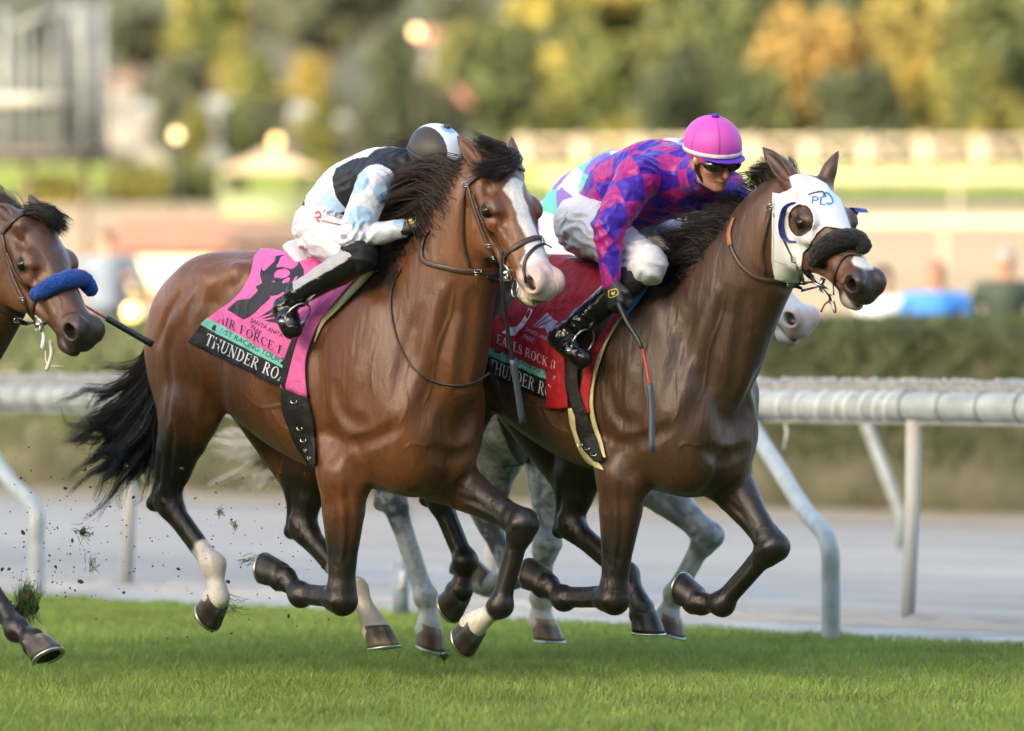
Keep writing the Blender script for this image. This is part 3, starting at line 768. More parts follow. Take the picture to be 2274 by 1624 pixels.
SP2 = dict(face=FACE2, relief=RELIEF, rdx=605, name='horse', label='dark bay racehorse galloping in a white blinker hood and black fleece noseband', ox=1405, Y0=22.45, deg=44,
    poll=(1794, 392), nose=(1948, 614), neck=[(1535, 800, .27), (1605, 685, .200), (1682, 570, .150), (1742, 488, .122)],
    earR=(1692, 325, .05), earL=(1862, 334, -.12), base=(.086, .040, .018), darkbase=(.040, .024, .016), fore=.5, paint_body=body_bay, paint_head=head2, group='racehorses galloping on the turf',
    legs=dict(
        hR=dict(J=[(1025, 905, .17), (972, 1098, .14), (1034, 1246, .12), (1024, 1310, .12), (1008, 1364, .12), (948, 1108, .14)], so=(-.075, 0, -.045), toe=(.6, 0, -.9), hoof=HB, paint=dark_hind),
        hL=dict(J=[(1312, 985, -.15), (1262, 1162, -.13), (1392, 1275, -.12), (1426, 1352, -.12), (1429, 1405, -.12), (1243, 1178, -.13)], toe=(1, 0, -.25), hoof=HBK, paint=dark_hind),
        fR=dict(J=[(1385, 1050, .17), (1362, 1328, .15), (1252, 1330, .13), (1216, 1300, .13), (1178, 1294, .13)], toe=(-.4, 0, 1), hoof=HBK, paint=[(0, 4, .35, 0, DK, .16)]),
        fL=dict(J=[(1600, 1040, -.16), (1716, 1214, -.15), (1604, 1342, -.13), (1552, 1338, -.13), (1515, 1326, -.13)], toe=(-.6, 0, .8), hoof=HBK, paint=[(0, 4, .35, 0, DK, .16)]),
    ))
GR = (.60, .60, .58)
DG = (.085, .088, .095)
SP3 = dict(relief=RELIEF[:18], rdx=412, name='horse', label='dappled grey racehorse mostly hidden behind the two bay leaders', ox=1192, Y0=24.1, deg=27, dy=-28, h=.008,
    poll=(1622, 512), nose=(1806, 690), neck=[(1345, 780, .26), (1430, 700, .205), (1510, 620, .160), (1570, 575, .125)],
    earR=(1560, 455, .05), earL=(1660, 440, -.1), base=GR, mat=M_GREY, paint_body=body_grey, paint_head=head3, group='racehorses galloping on the turf',
    legs=dict(
        hR=dict(J=[(830, 925, .17), (872, 1100, .14), (946, 1325, .12), (952, 1385, .12), (944, 1436, .12), (846, 1118, .14)], toe=(.2, 0, -1), hoof=HT,
                paint=[(0, 2, .4, 0, DG, .15), (1, 4, .35, 0, (.58, .58, .56), .05)]),
        hL=dict(J=[(1120, 960, -.15), (1082, 1150, -.13), (1142, 1282, -.12), (1080, 1300, -.12), (1015, 1262, -.12), (1062, 1140, -.13)], toe=(-.6, 0, .6), hoof=HT,
                paint=[(0, 2, .4, 0, DG, .15), (2, 4, .2, 0, (.38, .38, .37), .02)]),
        fR=dict(J=[(1222, 1010, .17), (1212, 1205, .15), (1204, 1330, .13), (1203, 1372, .13), (1206, 1422, .13)], toe=(.9, 0, -.4), hoof=((.26, .2, .13), (.3, .24, .15)),
                paint=[(2, 4, 0, 0, (.60, .56, .45), .03)]),
        fL=dict(J=[(1440, 1060, -.16), (1572, 1190, -.15), (1500, 1320, -.13), (1484, 1362, -.13), (1476, 1400, -.13)], toe=(-.2, 0, -1), hoof=HT,
                paint=[(0, 1, .3, .1, (.22, .225, .25), .1), (1, 4, .3, 0, (.42, .43, .40), .05)]),
    ))
SP4 = dict(face=FACE4, relief=RELIEF[:18], rdx=-1110, name='horse', label='dark bay racehorse with a blue fleece noseband, only its head and a foreleg showing', ox=-310, Y0=22.6, deg=44, h=.007,
    poll=(68, 478), nose=(214, 724), neck=[(-180, 800, .26), (-95, 715, .205), (-25, 630, .160), (20, 560, .125)],
    earR=(-12, 452, .05), earL=(62, 430, -.06), base=(.095, .038, .018), darkbase=(.05, .024, .014), paint_body=body_bay, paint_head=head4, group='racehorses galloping on the turf', earback=True,
    legs=dict(
        hR=dict(J=[(-680, 925, .17), (-742, 1120, .14), (-636, 1264, .12), (-626, 1348, .12), (-639, 1402, .12), (-768, 1128, .14)], toe=(.2, 0, -1), hoof=HB, paint=dark_hind),
        hL=dict(J=[(-405, 1000, -.15), (-442, 1188, -.13), (-320, 1330, -.12), (-278, 1410, -.12), (-268, 1460, -.12), (-462, 1200, -.13)], toe=(1, 0, -.15), hoof=HB, paint=dark_hind),
        fR=dict(J=[(-345, 1070, .17), (-352, 1350, .15), (-442, 1342, .13), (-478, 1304, .13), (-518, 1302, .13)], toe=(-.4, 0, 1), hoof=HBK, paint=[(0, 4, .35, 0, DK, .14)]),
        fL=dict(J=[(-150, 1060, -.16), (-66, 1240, -.15), (38, 1398, -.13), (74, 1422, -.13), (98, 1466, -.13)], toe=(.9, 0, .25), hoof=((.13, .11, .09), (.14, .115, .095)), paint=[(0, 4, .35, 0, DK, .14)]),
    ))
# ------------------------------------------------------------------ hair, straps, cloths, lettering
def hair(name, parent, guides, n, w, m, spread=.02, tip=.04, seg=11, clump=60, wig=.01, seed=1, lenv=.35):
    """strands interpolated between guide curves (world coordinates), gathered in clumps"""
    rg = np.random.default_rng(seed); G = []
    for g in guides:
        S = np.array(spline(g, 8)); q = np.linspace(0, len(S)-1, seg); i = np.clip(q.astype(int), 0, len(S)-2); f = (q-i)[:, None]
        G.append(S[i]*(1-f)+S[i+1]*f)
    G = np.array(G); ng = len(G)
    def sample(x):
        i = np.clip(x.astype(int), 0, ng-2); f = (x-i)[:, None, None]; return G[i]*(1-f)+G[i+1]*f
    xc = rg.uniform(0, ng-1.001, clump); cen = sample(xc)
    u = np.linspace(0, 1, seg)[None, :, None]
    cen = cen+rg.normal(0, 1, (clump, 1, 3))*(spread*.8+tip*u**1.3)
    cen = cen+np.cumsum(rg.normal(0, 1, (clump, seg, 3)), 1)*wig*u
    ci = rg.integers(0, clump, n); x = np.clip(xc[ci]+rg.normal(0, .25, n), 0, ng-1.001)
    own = sample(x)+rg.normal(0, 1, (n, 1, 3))*spread
    k = u**.8*.88
    P = own*(1-k)+cen[ci]*k+rg.normal(0, 1, (n, 1, 3))*.006*(.3+u)
    # uneven lengths
    ln = 1-rg.uniform(0, lenv, n)[:, None]*rg.uniform(0, 1, n)[:, None]
    q = np.linspace(0, 1, seg)[None, :]*ln*(seg-1); i = np.clip(q.astype(int), 0, seg-2); f = (q-i)[..., None]
    r = np.arange(n)[:, None]; P = P[r, i]*(1-f)+P[r, i+1]*f
    T = np.gradient(P, axis=1); T /= np.linalg.norm(T, axis=2, keepdims=True)+1e-9
    a = np.cross(T, rg.normal(0, 1, (n, 1, 3))); a /= np.linalg.norm(a, axis=2, keepdims=True)+1e-9; b = np.cross(T, a)
    wd = (w*rg.uniform(.6, 1.3, n))[:, None, None]*(1-.85*np.linspace(0, 1, seg)**2)[None, :, None]
    V = np.stack([P+a*wd, P-a*wd*.5+b*wd*.85, P-a*wd*.5-b*wd*.85], 2)   # n, seg, 3, 3
    idx = np.arange(n*seg*3).reshape(n, seg, 3)
    Q = np.stack([idx[:, :-1], np.roll(idx, -1, 2)[:, :-1], np.roll(idx, -1, 2)[:, 1:], idx[:, 1:]], -1).reshape(-1, 4)
    return mesh(name, V.reshape(-1, 3), None, m, parent, quads=Q)

def strap(sp, name, px, w=.018, m=None, th=.005, off=.004, parent=None, n=5, mb=None, curve=True):
    P = spline([np.array(p[:2], float) for p in px], n) if curve else [np.array(p, float) for p in px]
    C = [cast(sp, p[0], p[1], off+th/2) for p in P]
    pos = np.array([c[0] for c in C]); nn = np.array([c[1] for c in C])
    for _ in range(2):
        pos[1:-1] = pos[1:-1]*.5+(pos[:-2]+pos[2:])*.25; nn[1:-1] = nn[1:-1]*.5+(nn[:-2]+nn[2:])*.25
    q = mb or MB(); q.ribbon(pos, nn, w, th)
    return q.build(name, m or M_LEATHER, parent or sp['root']) if mb is None else None

def patch(sp, left, right, n, m, off):
    """pixel grid between two edges (lists of pixels, same order), cast on the horse"""
    l = [np.array(p, float) for p in spline([np.array(p, float) for p in left], 6)]; r = [np.array(p, float) for p in spline([np.array(p, float) for p in right], 6)]
    def at(c, t):
        q = t*(len(c)-1); i = min(int(q), len(c)-2); return c[i]+(c[i+1]-c[i])*(q-i)
    PX = np.array([[at(l, j/m)*(1-i/n)+at(r, j/m)*(i/n) for i in range(n+1)] for j in range(m+1)])
    return PX, np.array([[cast(sp, *PX[j, i], off)[0] for i in range(n+1)] for j in range(m+1)])

def grid_faces(m, n, o=0):
    I = np.arange((m+1)*(n+1)).reshape(m+1, n+1)+o
    return np.stack([I[:-1, :-1], I[1:, :-1], I[1:, 1:], I[:-1, 1:]], -1).reshape(-1, 4)

def cloth_on(sp, name, left, right, n, m, off, colfn, parent, mirror=True, wr=.0045, mt=None):
    PX, V = patch(sp, left, right, n, m, off)
    for _ in range(2):
        V[1:-1] = V[1:-1]*.6+(V[:-2]+V[2:])*.2; V[:, 1:-1] = V[:, 1:-1]*.6+(V[:, :-2]+V[:, 2:])*.2
    fl = V.reshape(-1, 3); nn = (vnoise(fl*np.array([1, 1, .45]), 16, 4, 2)-.5)*.7+.22*np.sin((fl[:, 0]-fl[:, 1]+fl[:, 2]*.5)*38+vnoise(fl, 5, 7, 2)*9)*sstep(.45, .65, vnoise(fl, 6, 9, 1)); fl = fl+np.array([-.3, -1, .1])*((np.abs(nn)*2)[:, None])*wr*3
    C = colfn(PX.reshape(-1, 2)); VV = [fl]; QQ = [grid_faces(m, n)]; CC = [C]
    fr = sp['fr']
    def rim(vv, inner, o):
        pass
    if mirror:
        loc = fr.Lw(fl)*np.array([1, -1, 1]); VV.append(fr.W(loc)); k = len(fl); QQ.append(grid_faces(m, n, k)[:, ::-1]); CC.append(C)
        top = np.arange(n+1); QQ.append(np.stack([top[:-1], top[1:], top[1:]+k, top[:-1]+k], -1))
    V2 = np.concatenate(VV); Q2 = np.concatenate(QQ); C2 = np.concatenate(CC)
    o = mesh(name, V2, None, mt or M_CLOTH, parent, quads=Q2, attrs={'Col': C2})
    md = o.modifiers.new('thick', 'SOLIDIFY'); md.thickness = .004; md.offset = 0
    return o, V2, Q2

def bfont_poly(txt):
    cu = bpy.data.curves.new('t', 'FONT'); cu.body = txt; cu.size = 1.0; cu.resolution_u = 4
    ob = bpy.data.objects.new('t', cu); COL.objects.link(ob); dg = bpy.context.evaluated_depsgraph_get(); me = ob.evaluated_get(dg).to_mesh()
    V = np.array([v.co[:2] for v in me.vertices]); F = [tuple(p.vertices) for p in me.polygons]
    ob.to_mesh_clear() if hasattr(ob, 'to_mesh_clear') else None
    bpy.data.objects.remove(ob); bpy.data.curves.remove(cu); return V, F
# serif capitals built from strokes in a box of height 1
def _bar(x0, y0, x1, y1, w, n=4):
    d = nz([x1-x0, y1-y0]); p = np.array([-d[1], d[0]])*w/2; a, b = np.array([x0, y0]), np.array([x1, y1]); V = []
    for i in range(n+1): c = a+(b-a)*i/n; V += [c-p, c+p]
    return V, [(2*i, 2*i+2, 2*i+3, 2*i+1) for i in range(n)]
def _arc(cx, cy, rx, ry, a0, a1, tw=.15, th=.06, n=14):
    V = []
    for i in range(n+1):
        a = R(a0+(a1-a0)*i/n); V += [np.array([cx+rx*math.cos(a), cy+ry*math.sin(a)]), np.array([cx+(rx-tw)*math.cos(a), cy+(ry-th)*math.sin(a)])]
    return V, [(2*i, 2*i+2, 2*i+3, 2*i+1) for i in range(n)]
def _v(x, s0=1, s1=1, w=.15, y0=0, y1=1):
    o = [_bar(x, y0, x, y1, w)]
    if s0: o.append(_bar(x-.16, y0+.025, x+.16, y0+.025, .05))
    if s1: o.append(_bar(x-.16, y1-.025, x+.16, y1-.025, .05))
    return o
SERIF = {
 'T': (.82, lambda: _v(.41, 1, 0)+[_bar(.02, .97, .80, .97, .06), _bar(.04, .97, .04, .78, .05), _bar(.78, .97, .78, .78, .05)]),
 'H': (.92, lambda: _v(.18)+_v(.74)+[_bar(.18, .5, .74, .5, .06)]),
 'U': (.88, lambda: _v(.18, 0, 1, y0=.3)+_v(.70, 0, 1, .07, y0=.3)+[_arc(.42, .32, .315, .33, 180, 360, .12, .08)]),
 'N': (.92, lambda: _v(.18, 1, 1, .06)+_v(.74, 0, 1, .06)+[_bar(.14, .97, .75, .02, .15)]),
 'D': (.86, lambda: _v(.18)+[_arc(.36, .5, .44, .5, -90, 90, .16, .06), _bar(.18, .97, .38, .97, .06), _bar(.18, .03, .38, .03, .06)]),
 'E': (.78, lambda: _v(.18)+[_bar(.18, .97, .66, .97, .06), _bar(.18, .03, .70, .03, .06), _bar(.18, .52, .52, .52, .06), _bar(.66, .97, .66, .78, .05), _bar(.70, .03, .70, .24, .05), _bar(.52, .62, .52, .42, .05)]),
 'F': (.74, lambda: _v(.18)+[_bar(.18, .97, .66, .97, .06), _bar(.18, .52, .50, .52, .06), _bar(.66, .97, .66, .76, .05), _bar(.50, .62, .50, .42, .05)]),
 'R': (.88, lambda: _v(.18)+[_arc(.36, .745, .30, .255, -90, 90, .14, .06), _bar(.18, .97, .38, .97, .06), _bar(.18, .52, .38, .52, .06), _bar(.40, .50, .74, .03, .14), _bar(.66, .025, .88, .025, .05)]),
 'O': (.90, lambda: [_arc(.44, .5, .42, .51, 0, 360, .16, .06, 26)]),
 'A': (.90, lambda: [_bar(.12, .0, .44, 1, .06), _bar(.44, 1, .76, .0, .15), _bar(.24, .36, .62, .36, .05), _bar(.0, .025, .26, .025, .05), _bar(.62, .025, .92, .025, .05)]),
 'I': (.42, lambda: _v(.2)),
 'C': (.84, lambda: [_arc(.46, .5, .44, .51, 42, 318, .16, .06, 20), _bar(.78, .82, .78, .60, .05)]),
 'L': (.76, lambda: _v(.18)+[_bar(.18, .03, .68, .03, .06), _bar(.68, .03, .68, .26, .05)]),
 'S': (.66, lambda: [_arc(.33, .74, .27, .27, 30, 215, .10, .07), _arc(.33, .26, .29, .27, -150, 40, .10, .07), _bar(.13, .64, .54, .36, .15), _bar(.56, .86, .56, .66, .05), _bar(.06, .34, .06, .12, .05)]),
 'K': (.90, lambda: _v(.18)+[_bar(.22, .40, .70, .97, .06), _bar(.36, .58, .74, .03, .15), _bar(.58, .975, .84, .975, .05), _bar(.62, .025, .90, .025, .05)]),
 '(': (.36, lambda: [_arc(.42, .5, .34, .56, 105, 255, .08, .03)]),
 ' ': (.40, lambda: []),
}
def serif_poly(txt):
    V = []; F = []; x = 0
    for ch in txt:
        w, fn = SERIF[ch]
        for (v, f) in fn():
            n = len(V); V += [np.array([p[0]+x, p[1]]) for p in v]; F += [tuple(i+n for i in q) for q in f]
        x += w+.06
    return np.array(V), F, x
def bvh_of(V, Q): return BVHTree.FromPolygons(np.asarray(V).tolist(), np.asarray(Q).tolist())
def onto(bvh, px, py, off=.003):
    o = Vector((0, 0, HC)); d = (Vector([float(c) for c in Wp(px, py, 20.0)])-o).normalized(); h = bvh.ray_cast(o, d)
    if h[0] is None: return None
    return np.array(h[0]-d*off)
def marks(name, bvh, polys, m, parent, off=.0055):
    """flat marks: polys = list of (V pixels, F) laid on the surface seen through bvh"""
    mb = MB()
    for V, F in polys:
        P = [onto(bvh, v[0], v[1], off) for v in V]
        ok = [f for f in F if all(P[i] is not None for i in f)]
        V3 = [p if p is not None else np.zeros(3) for p in P]
        used = sorted({i for f in ok for i in f}); mp = {i: k for k, i in enumerate(used)}
        mb.add([V3[i] for i in used], [tuple(mp[i] for i in f) for f in ok])
    return mb.build(name, m, parent, smooth=False) if mb.F else None
def text_px(txt, a, b, hgt, serif=True, up=None, curve=0.0):
    """letters along the pixel line a->b, cap height hgt in pixels"""
    if serif: V, F, wd = serif_poly(txt)
    else:
        V, F = bfont_poly(txt); V = V-[V[:, 0].min(), 0]; V = V/[1, .73]; wd = V[:, 0].max()
    a = np.array(a, float); b = np.array(b, float); d = (b-a)/wd; L = np.linalg.norm(b-a)
    u = np.array(up, float) if up is not None else np.array([(b-a)[1], -(b-a)[0]])/L
    u = u/np.linalg.norm(u)*hgt
    q = V[:, 0]/wd; return (a+V[:, :1]*d+V[:, 1:]*u+(curve*4*q*(1-q))[:, None]*u/np.linalg.norm(u), F)
def poly_px(pts): return (np.array(pts, float), [tuple(range(len(pts)))])
def fan_px(pts, sub=6):
    """filled polygon (triangulated by a coarse grid) so that it follows a curved surface"""
    Q0 = np.array(pts, float); P = []
    for i in range(len(Q0)):
        a, b = Q0[i], Q0[(i+1) % len(Q0)]; kk = max(1, int(np.linalg.norm(b-a)/4)); P += [a+(b-a)*j/kk for j in range(kk)]
    P = np.array(P); c = Q0.mean(0); V = [c]; F = []; n = len(P)
    for k in range(1, sub+1): V += [c+(p-c)*k/sub for p in P]
    for j in range(n): F.append((0, 1+j, 1+(j+1) % n))
    for k in range(sub-1):
        for j in range(n): a = 1+k*n; F.append((a+j, a+n+j, a+n+(j+1) % n, a+(j+1) % n))
    return np.array(V), F
def poly_strip(pts, w, sub=4):
    P = spline([np.array(p, float) for p in pts], sub); V = []
    for i, p in enumerate(P):
        d = nz(P[min(i+1, len(P)-1)]-P[max(i-1, 0)]); q = np.array([-d[1], d[0]])*(w if not callable(w) else w(i/(len(P)-1)))/2; V += [p-q, p+q]
    return np.array(V), [(2*i, 2*i+2, 2*i+3, 2*i+1) for i in range(len(P)-1)]
def ring3(c, n, r, th=.004, k=20, a0=0, a1=360, sq=1.0):
    n = nz(n); a = nz(np.cross(n, [0, 0, 1.])); b = np.cross(n, a)
    return [c+r*math.cos(R(a0+(a1-a0)*i/k))*a+r*sq*math.sin(R(a0+(a1-a0)*i/k))*b for i in range(k+1)]

def bit_and_rings(sp, px, r=.034, parent=None):
    c, n = cast(sp, px[0], px[1], .012); mb = MB()
    mb.tube(ring3(c, n, r), .0042, 8); mb.tube([c-n*.03, c+n*.012], .011, 10); mb.tube(ring3(c+n*.004+np.array([.0, 0, -.012]), n*.8+np.array([0, 0, .4]), r*.55), .003, 6)
    # straight bar beside the mouth
    return mb.build('bit', M_STEEL, parent or sp['root'])
def buckle(sp, px, parent, s=.014, m=None):
    c, n = cast(sp, px[0], px[1], .012); n = nz(n); a = nz(np.cross(n, [0, 0, 1.])); b = np.cross(n, a)
    mb = MB(); q = [c+a*s+b*s*.7, c-a*s+b*s*.7, c-a*s-b*s*.7, c+a*s-b*s*.7]; mb.tube(q+[q[0]], .0022, 6); mb.tube([c-a*s, c+a*s*.9], .0018, 5)
    return mb.build('buckle', m or M_STEEL, parent)
def bridle(sp, S, name='bridle'):
    """S: list of (part name, pixels, width, material)"""
    root = sp['root']; first = None
    for nm, px, w, m in S:
        o = strap(sp, nm, px, w, m)
    return root
def fleece(sp, px, r, colr, name='fleece_noseband', seed=3):
    P = spline([np.array(p, float) for p in px], 5); C = [cast(sp, p[0], p[1], 0) for p in P]
    pos = [c[0]+nz(c[1])*r*.55 for c in C]; pos = np.array(pos)
    for _ in range(4): pos[1:-1] = pos[1:-1]*.5+(pos[:-2]+pos[2:])*.25
    Fd = Field(pos.min(0)-.06, pos.max(0)+.06, .004)
    rr = [r*(.82+.18*math.sin(math.pi*i/(len(pos)-1))) for i in range(len(pos))]
    Fd.chain(list(pos), rr, .01)
    V, Q = Fd.surf(); V = V+(vnoise(V, 130, seed, 2)-.5)[:, None]*.010*nz(np.array([-.5, -1, .3]))+(vnoise(V+5, 90, seed+1, 2)-.5)[:, None]*.008
    m = mat('fleece_'+name+str(seed), colr, .95, noise=.45, nscale=160, bump=1.0, bscale=260, sheen=.15)
    ob = mesh(name, V, None, m, sp['root'], quads=Q)
    # short tufts
    return ob
def K3(x, y): return (857.3+x*.27783, 270.7+y*.27783)     # crop of horse 1's head
def K2(x, y): return (1534.1+x*.33348, 225.6+y*.33348)    # crop of horse 2's head (500x600 at 1353 wide)
def K4(x, y): return (x*.27783, 406.1+y*.27783)           # crop of horse 4's head
def tack1(sp):
    root = sp['root']
    bridle(sp, [
        ('browband', [K3(*p) for p in ((655, 505), (760, 415), (880, 352), (1000, 345), (1095, 390))], .020, M_LEATHER),
        ('throat_latch', [K3(*p) for p in ((642, 500), (618, 640), (612, 820), (620, 1000), (668, 1160))], .013, M_LEATHER),
        ('cheekpiece', [K3(*p) for p in ((655, 500), (690, 640), (745, 800), (810, 960), (870, 1080), (925, 1165))], .016, M_LEATHER),
        ('cheekpiece', [K3(*p) for p in ((700, 580), (745, 720), (810, 850), (890, 970), (945, 1060))], .014, M_LEATHER),
        ('noseband', [K3(*p) for p in ((938, 1140), (962, 1062), (1050, 992), (1170, 935), (1245, 932))], .022, M_LEATHER),
        ('noseband', [K3(*p) for p in ((1112, 1290), (1105, 1180), (1125, 1085), (1190, 1010), (1260, 980), (1320, 1010))], .013, M_DLEATHER),
    ])
    bit_and_rings(sp, K3(985, 1200))
    c, n = cast(sp, *K3(1040, 1335), .01); mb = MB(); mb.tube(ring3(c, n, .026, sq=1.25), .0032, 8); mb.build('bit_ring', M_STEEL, root)
    for p in ((650, 505), (865, 1085), (830, 1000), (1238, 960)): buckle(sp, K3(*p), root)
    # reins lying on the neck
    rn = strap(sp, 'rein', [K3(*p) for p in ((930, 1200), (840, 1215), (750, 1200), (620, 1195), (500, 1170), (380, 1145), (300, 1110), (284, 1040), (305, 940), (345, 860))], .022, M_LEATHER)
    buckle(sp, K3(725, 1210), rn)
    strap(sp, 'rein', [K3(*p) for p in ((925, 1265), (860, 1270), (800, 1235))], .016, M_DLEATHER)
    strap(sp, 'neck_strap', [(893, 599), (876, 630), (869, 674), (874, 725), (893, 782), (930, 830), (985, 853), (1040, 853), (1086, 828)], .009, M_LEATHER, th=.007)
def tack2(sp):
    root = sp['root']
    # blinker hood
    L = [K2(*p) for p in ((560, 600), (552, 760), (552, 900), (545, 1060), (560, 1180))]
    hoodpoly = [K2(*p) for p in ((552, 612), (600, 620), (660, 590), (706, 560), (690, 525), (660, 510), (700, 495), (760, 495), (833, 522), (900, 560), (925, 600), (985, 655), (1005, 700), (1030, 770), (1060, 868), (1010, 840), (950, 825), (890, 840), (830, 890), (790, 960), (755, 1010), (745, 1100), (750, 1200), (640, 1195), (556, 1180), (543, 1060), (552, 900))]
    eye_c = K2(735, 795); er = (26, 34)
    P = np.array(hoodpoly); c = np.array(K2(760, 700)); V = []; F = []; sub = 26; dens = []
    for i in range(len(P)):
        a, b = P[i], P[(i+1) % len(P)]; k = max(1, int(np.linalg.norm(b-a)/5)); dens += [a+(b-a)*j/k for j in range(k)]
    P = np.array(dens); n = len(P)
    # inner loop = eye opening
    th = np.arctan2((P-np.array(eye_c))[:, 1], (P-np.array(eye_c))[:, 0])
    I = np.array(eye_c)+np.stack([er[0]*np.cos(th), er[1]*np.sin(th)], 1)
    PX = np.array([I+(P-I)*(k/sub) for k in range(sub+1)])
    V = np.array([[cast(sp, *PX[k, j], .007)[0] for j in range(n)] for k in range(sub+1)])
    for _ in range(2): V[1:-1] = V[1:-1]*.6+(V[:-2]+V[2:])*.2
    Q = np.array([(k*n+j, (k+1)*n+j, (k+1)*n+(j+1) % n, k*n+(j+1) % n) for k in range(sub) for j in range(n)])
    m = mat('white_hood', (.70, .72, .74), .55, bump=.12, bscale=320)
    hd = mesh('blinker_hood', V.reshape(-1, 3), None, m, root, quads=Q); md = hd.modifiers.new('t', 'SOLIDIFY'); md.thickness = .004; md.offset = 0
    bv = bvh_of(V.reshape(-1, 3), Q); sp['hoodbvh'] = bv
    # seams
    for pts in ([(556, 620), (552, 900), (546, 1060), (556, 1175)], [(548, 1060), (620, 1085), (742, 1100)]):
        marks('seam', bv, [poly_strip([K2(*p) for p in pts], 1.6, 8)], mat('seam', (.35, .37, .4), .7), hd, .005)
    # blue letters and outline
    mb = mat('blue_print', (.03, .16, .45), .5); lb = mat('light_blue_print', (.06, .30, .60), .5); dk = mat('dark_print', (.02, .04, .09), .5)
    marks('lettering', bv, [text_px('PL', K2(803, 682), K2(900, 692), 19, False)], mb, hd, .0055)
    marks('lettering', bv, [poly_strip([K2(*p) for p in ((880, 640), (890, 612), (915, 612), (938, 640), (945, 668), (925, 682), (902, 674))], 4.5)], lb, hd, .0055)
    marks('lettering', bv, [poly_strip([K2(*p) for p in ((780, 622), (815, 608), (850, 600), (880, 602), (900, 635))], 3)], dk, hd, .006)
    # blue cups round the eyes
    blue = mat('blue_cup', (.012, .03, .22), .35, bump=.1)
    cc = [K2(*p) for p in ((698, 680), (655, 705), (628, 760), (622, 820), (634, 885), (665, 930), (716, 938))]
    P = spline([np.array(p) for p in cc], 6); C = [cast(sp, *p, .008) for p in P]; q = MB(); rows = []
    e3 = cast(sp, *eye_c, 0)[0]
    for i, (p, nn) in enumerate(C):
        w = math.sin(math.pi*min(1, max(0, i/(len(C)-1))))*.030+.004; nn = nz(nn); inw = nz(e3-p-np.dot(e3-p, nn)*nn)
        rows.append([p-inw*.004, p+nn*w, p+nn*w+inw*.004, p+inw*.008])
    for r in rows: q.V += [tuple(v) for v in r]
    for i in range(len(rows)-1):
        for j in range(4): q.F.append((i*4+j, i*4+(j+1) % 4, i*4+4+(j+1) % 4, i*4+4+j))
    q.F += [(0, 1, 2, 3), tuple(len(rows)*4-4+j for j in (3, 2, 1, 0))]
    q.build('blinker_cup', blue, hd)
    HD = sp['HD']; fr = sp['fr']; q = MB(); pts = []
    for a in np.linspace(-100, 100, 12):
        u = R(a); pts.append((.20-.045*math.cos(u), -.045+.045*math.sin(u)))
    rows = [[fr.W(HD.P(x, y, -.082)), fr.W(HD.P(x+.004, y, -.125)), fr.W(HD.P(x+.008, y, -.125)), fr.W(HD.P(x+.008, y, -.084))] for x, y in pts]
    for r in rows: q.V += [tuple(v) for v in r]
    for i in range(len(rows)-1):
        for j in range(4): q.F.append((i*4+j, i*4+(j+1) % 4, i*4+4+(j+1) % 4, i*4+4+j))
    q.F += [(0, 1, 2, 3), tuple(len(rows)*4-4+j for j in (3, 2, 1, 0))]
    q.build('blinker_cup', blue, hd)
    fleece(sp, [K2(*p) for p in ((845, 1050), (885, 1000), (950, 960), (1030, 940), (1085, 945), (1118, 985))], .041, (.008, .008, .009), seed=3)
    bridle(sp, [
        ('cheekpiece', [K2(*p) for p in ((560, 690), (565, 760), (600, 860), (650, 960), (700, 1060), (745, 1120), (820, 1195))], .017, M_LEATHER),
        ('throat_latch', [K2(*p) for p in ((545, 700), (510, 820), (484, 920), (475, 1020), (495, 1150))], .014, M_LEATHER),
        ('noseband', [K2(*p) for p in ((1130, 1035), (1060, 1018), (1005, 1055), (970, 1130), (958, 1210), (955, 1290))], .011, M_LEATHER),
        ('cheekpiece', [K2(*p) for p in ((770, 1110), (810, 1160), (850, 1220), (880, 1270))], .020, M_DLEATHER),
    ])
    bit_and_rings(sp, K2(868, 1215), .030)
    c, n = cast(sp, *K2(930, 1350), .01); mb = MB(); mb.tube(ring3(c, n, .030, sq=1.2), .0035, 8); mb.build('bit_ring', M_STEEL, root)
    for p in ((540, 700), (700, 1050), (735, 1105)): buckle(sp, K2(*p), root)
    rn = strap(sp, 'rein', [K2(*p) for p in ((850, 1225), (760, 1215), (650, 1200), (540, 1192), (440, 1175), (350, 1110), (290, 1020), (268, 960))], .018, M_LEATHER)
    buckle(sp, K2(650, 1208), rn)
    strap(sp, 'rein', [K2(*p) for p in ((268, 960), (258, 900), (265, 850), (290, 780))], .024, M_TAN)
    strap(sp, 'chin_strap', [K2(*p) for p in ((640, 1225), (720, 1235), (800, 1290), (850, 1330))], .014, M_DLEATHER)
    c, n = cast(sp, *K2(850, 1335), .02); mb = MB(); mb.ribbon([c, c+np.array([-.02, 0, -.015]), c+np.array([-.035, 0, -.045])], [n]*3, .014, .004); mb.build('strap_end', mat('red_leather', (.10, .03, .02), .5), root)
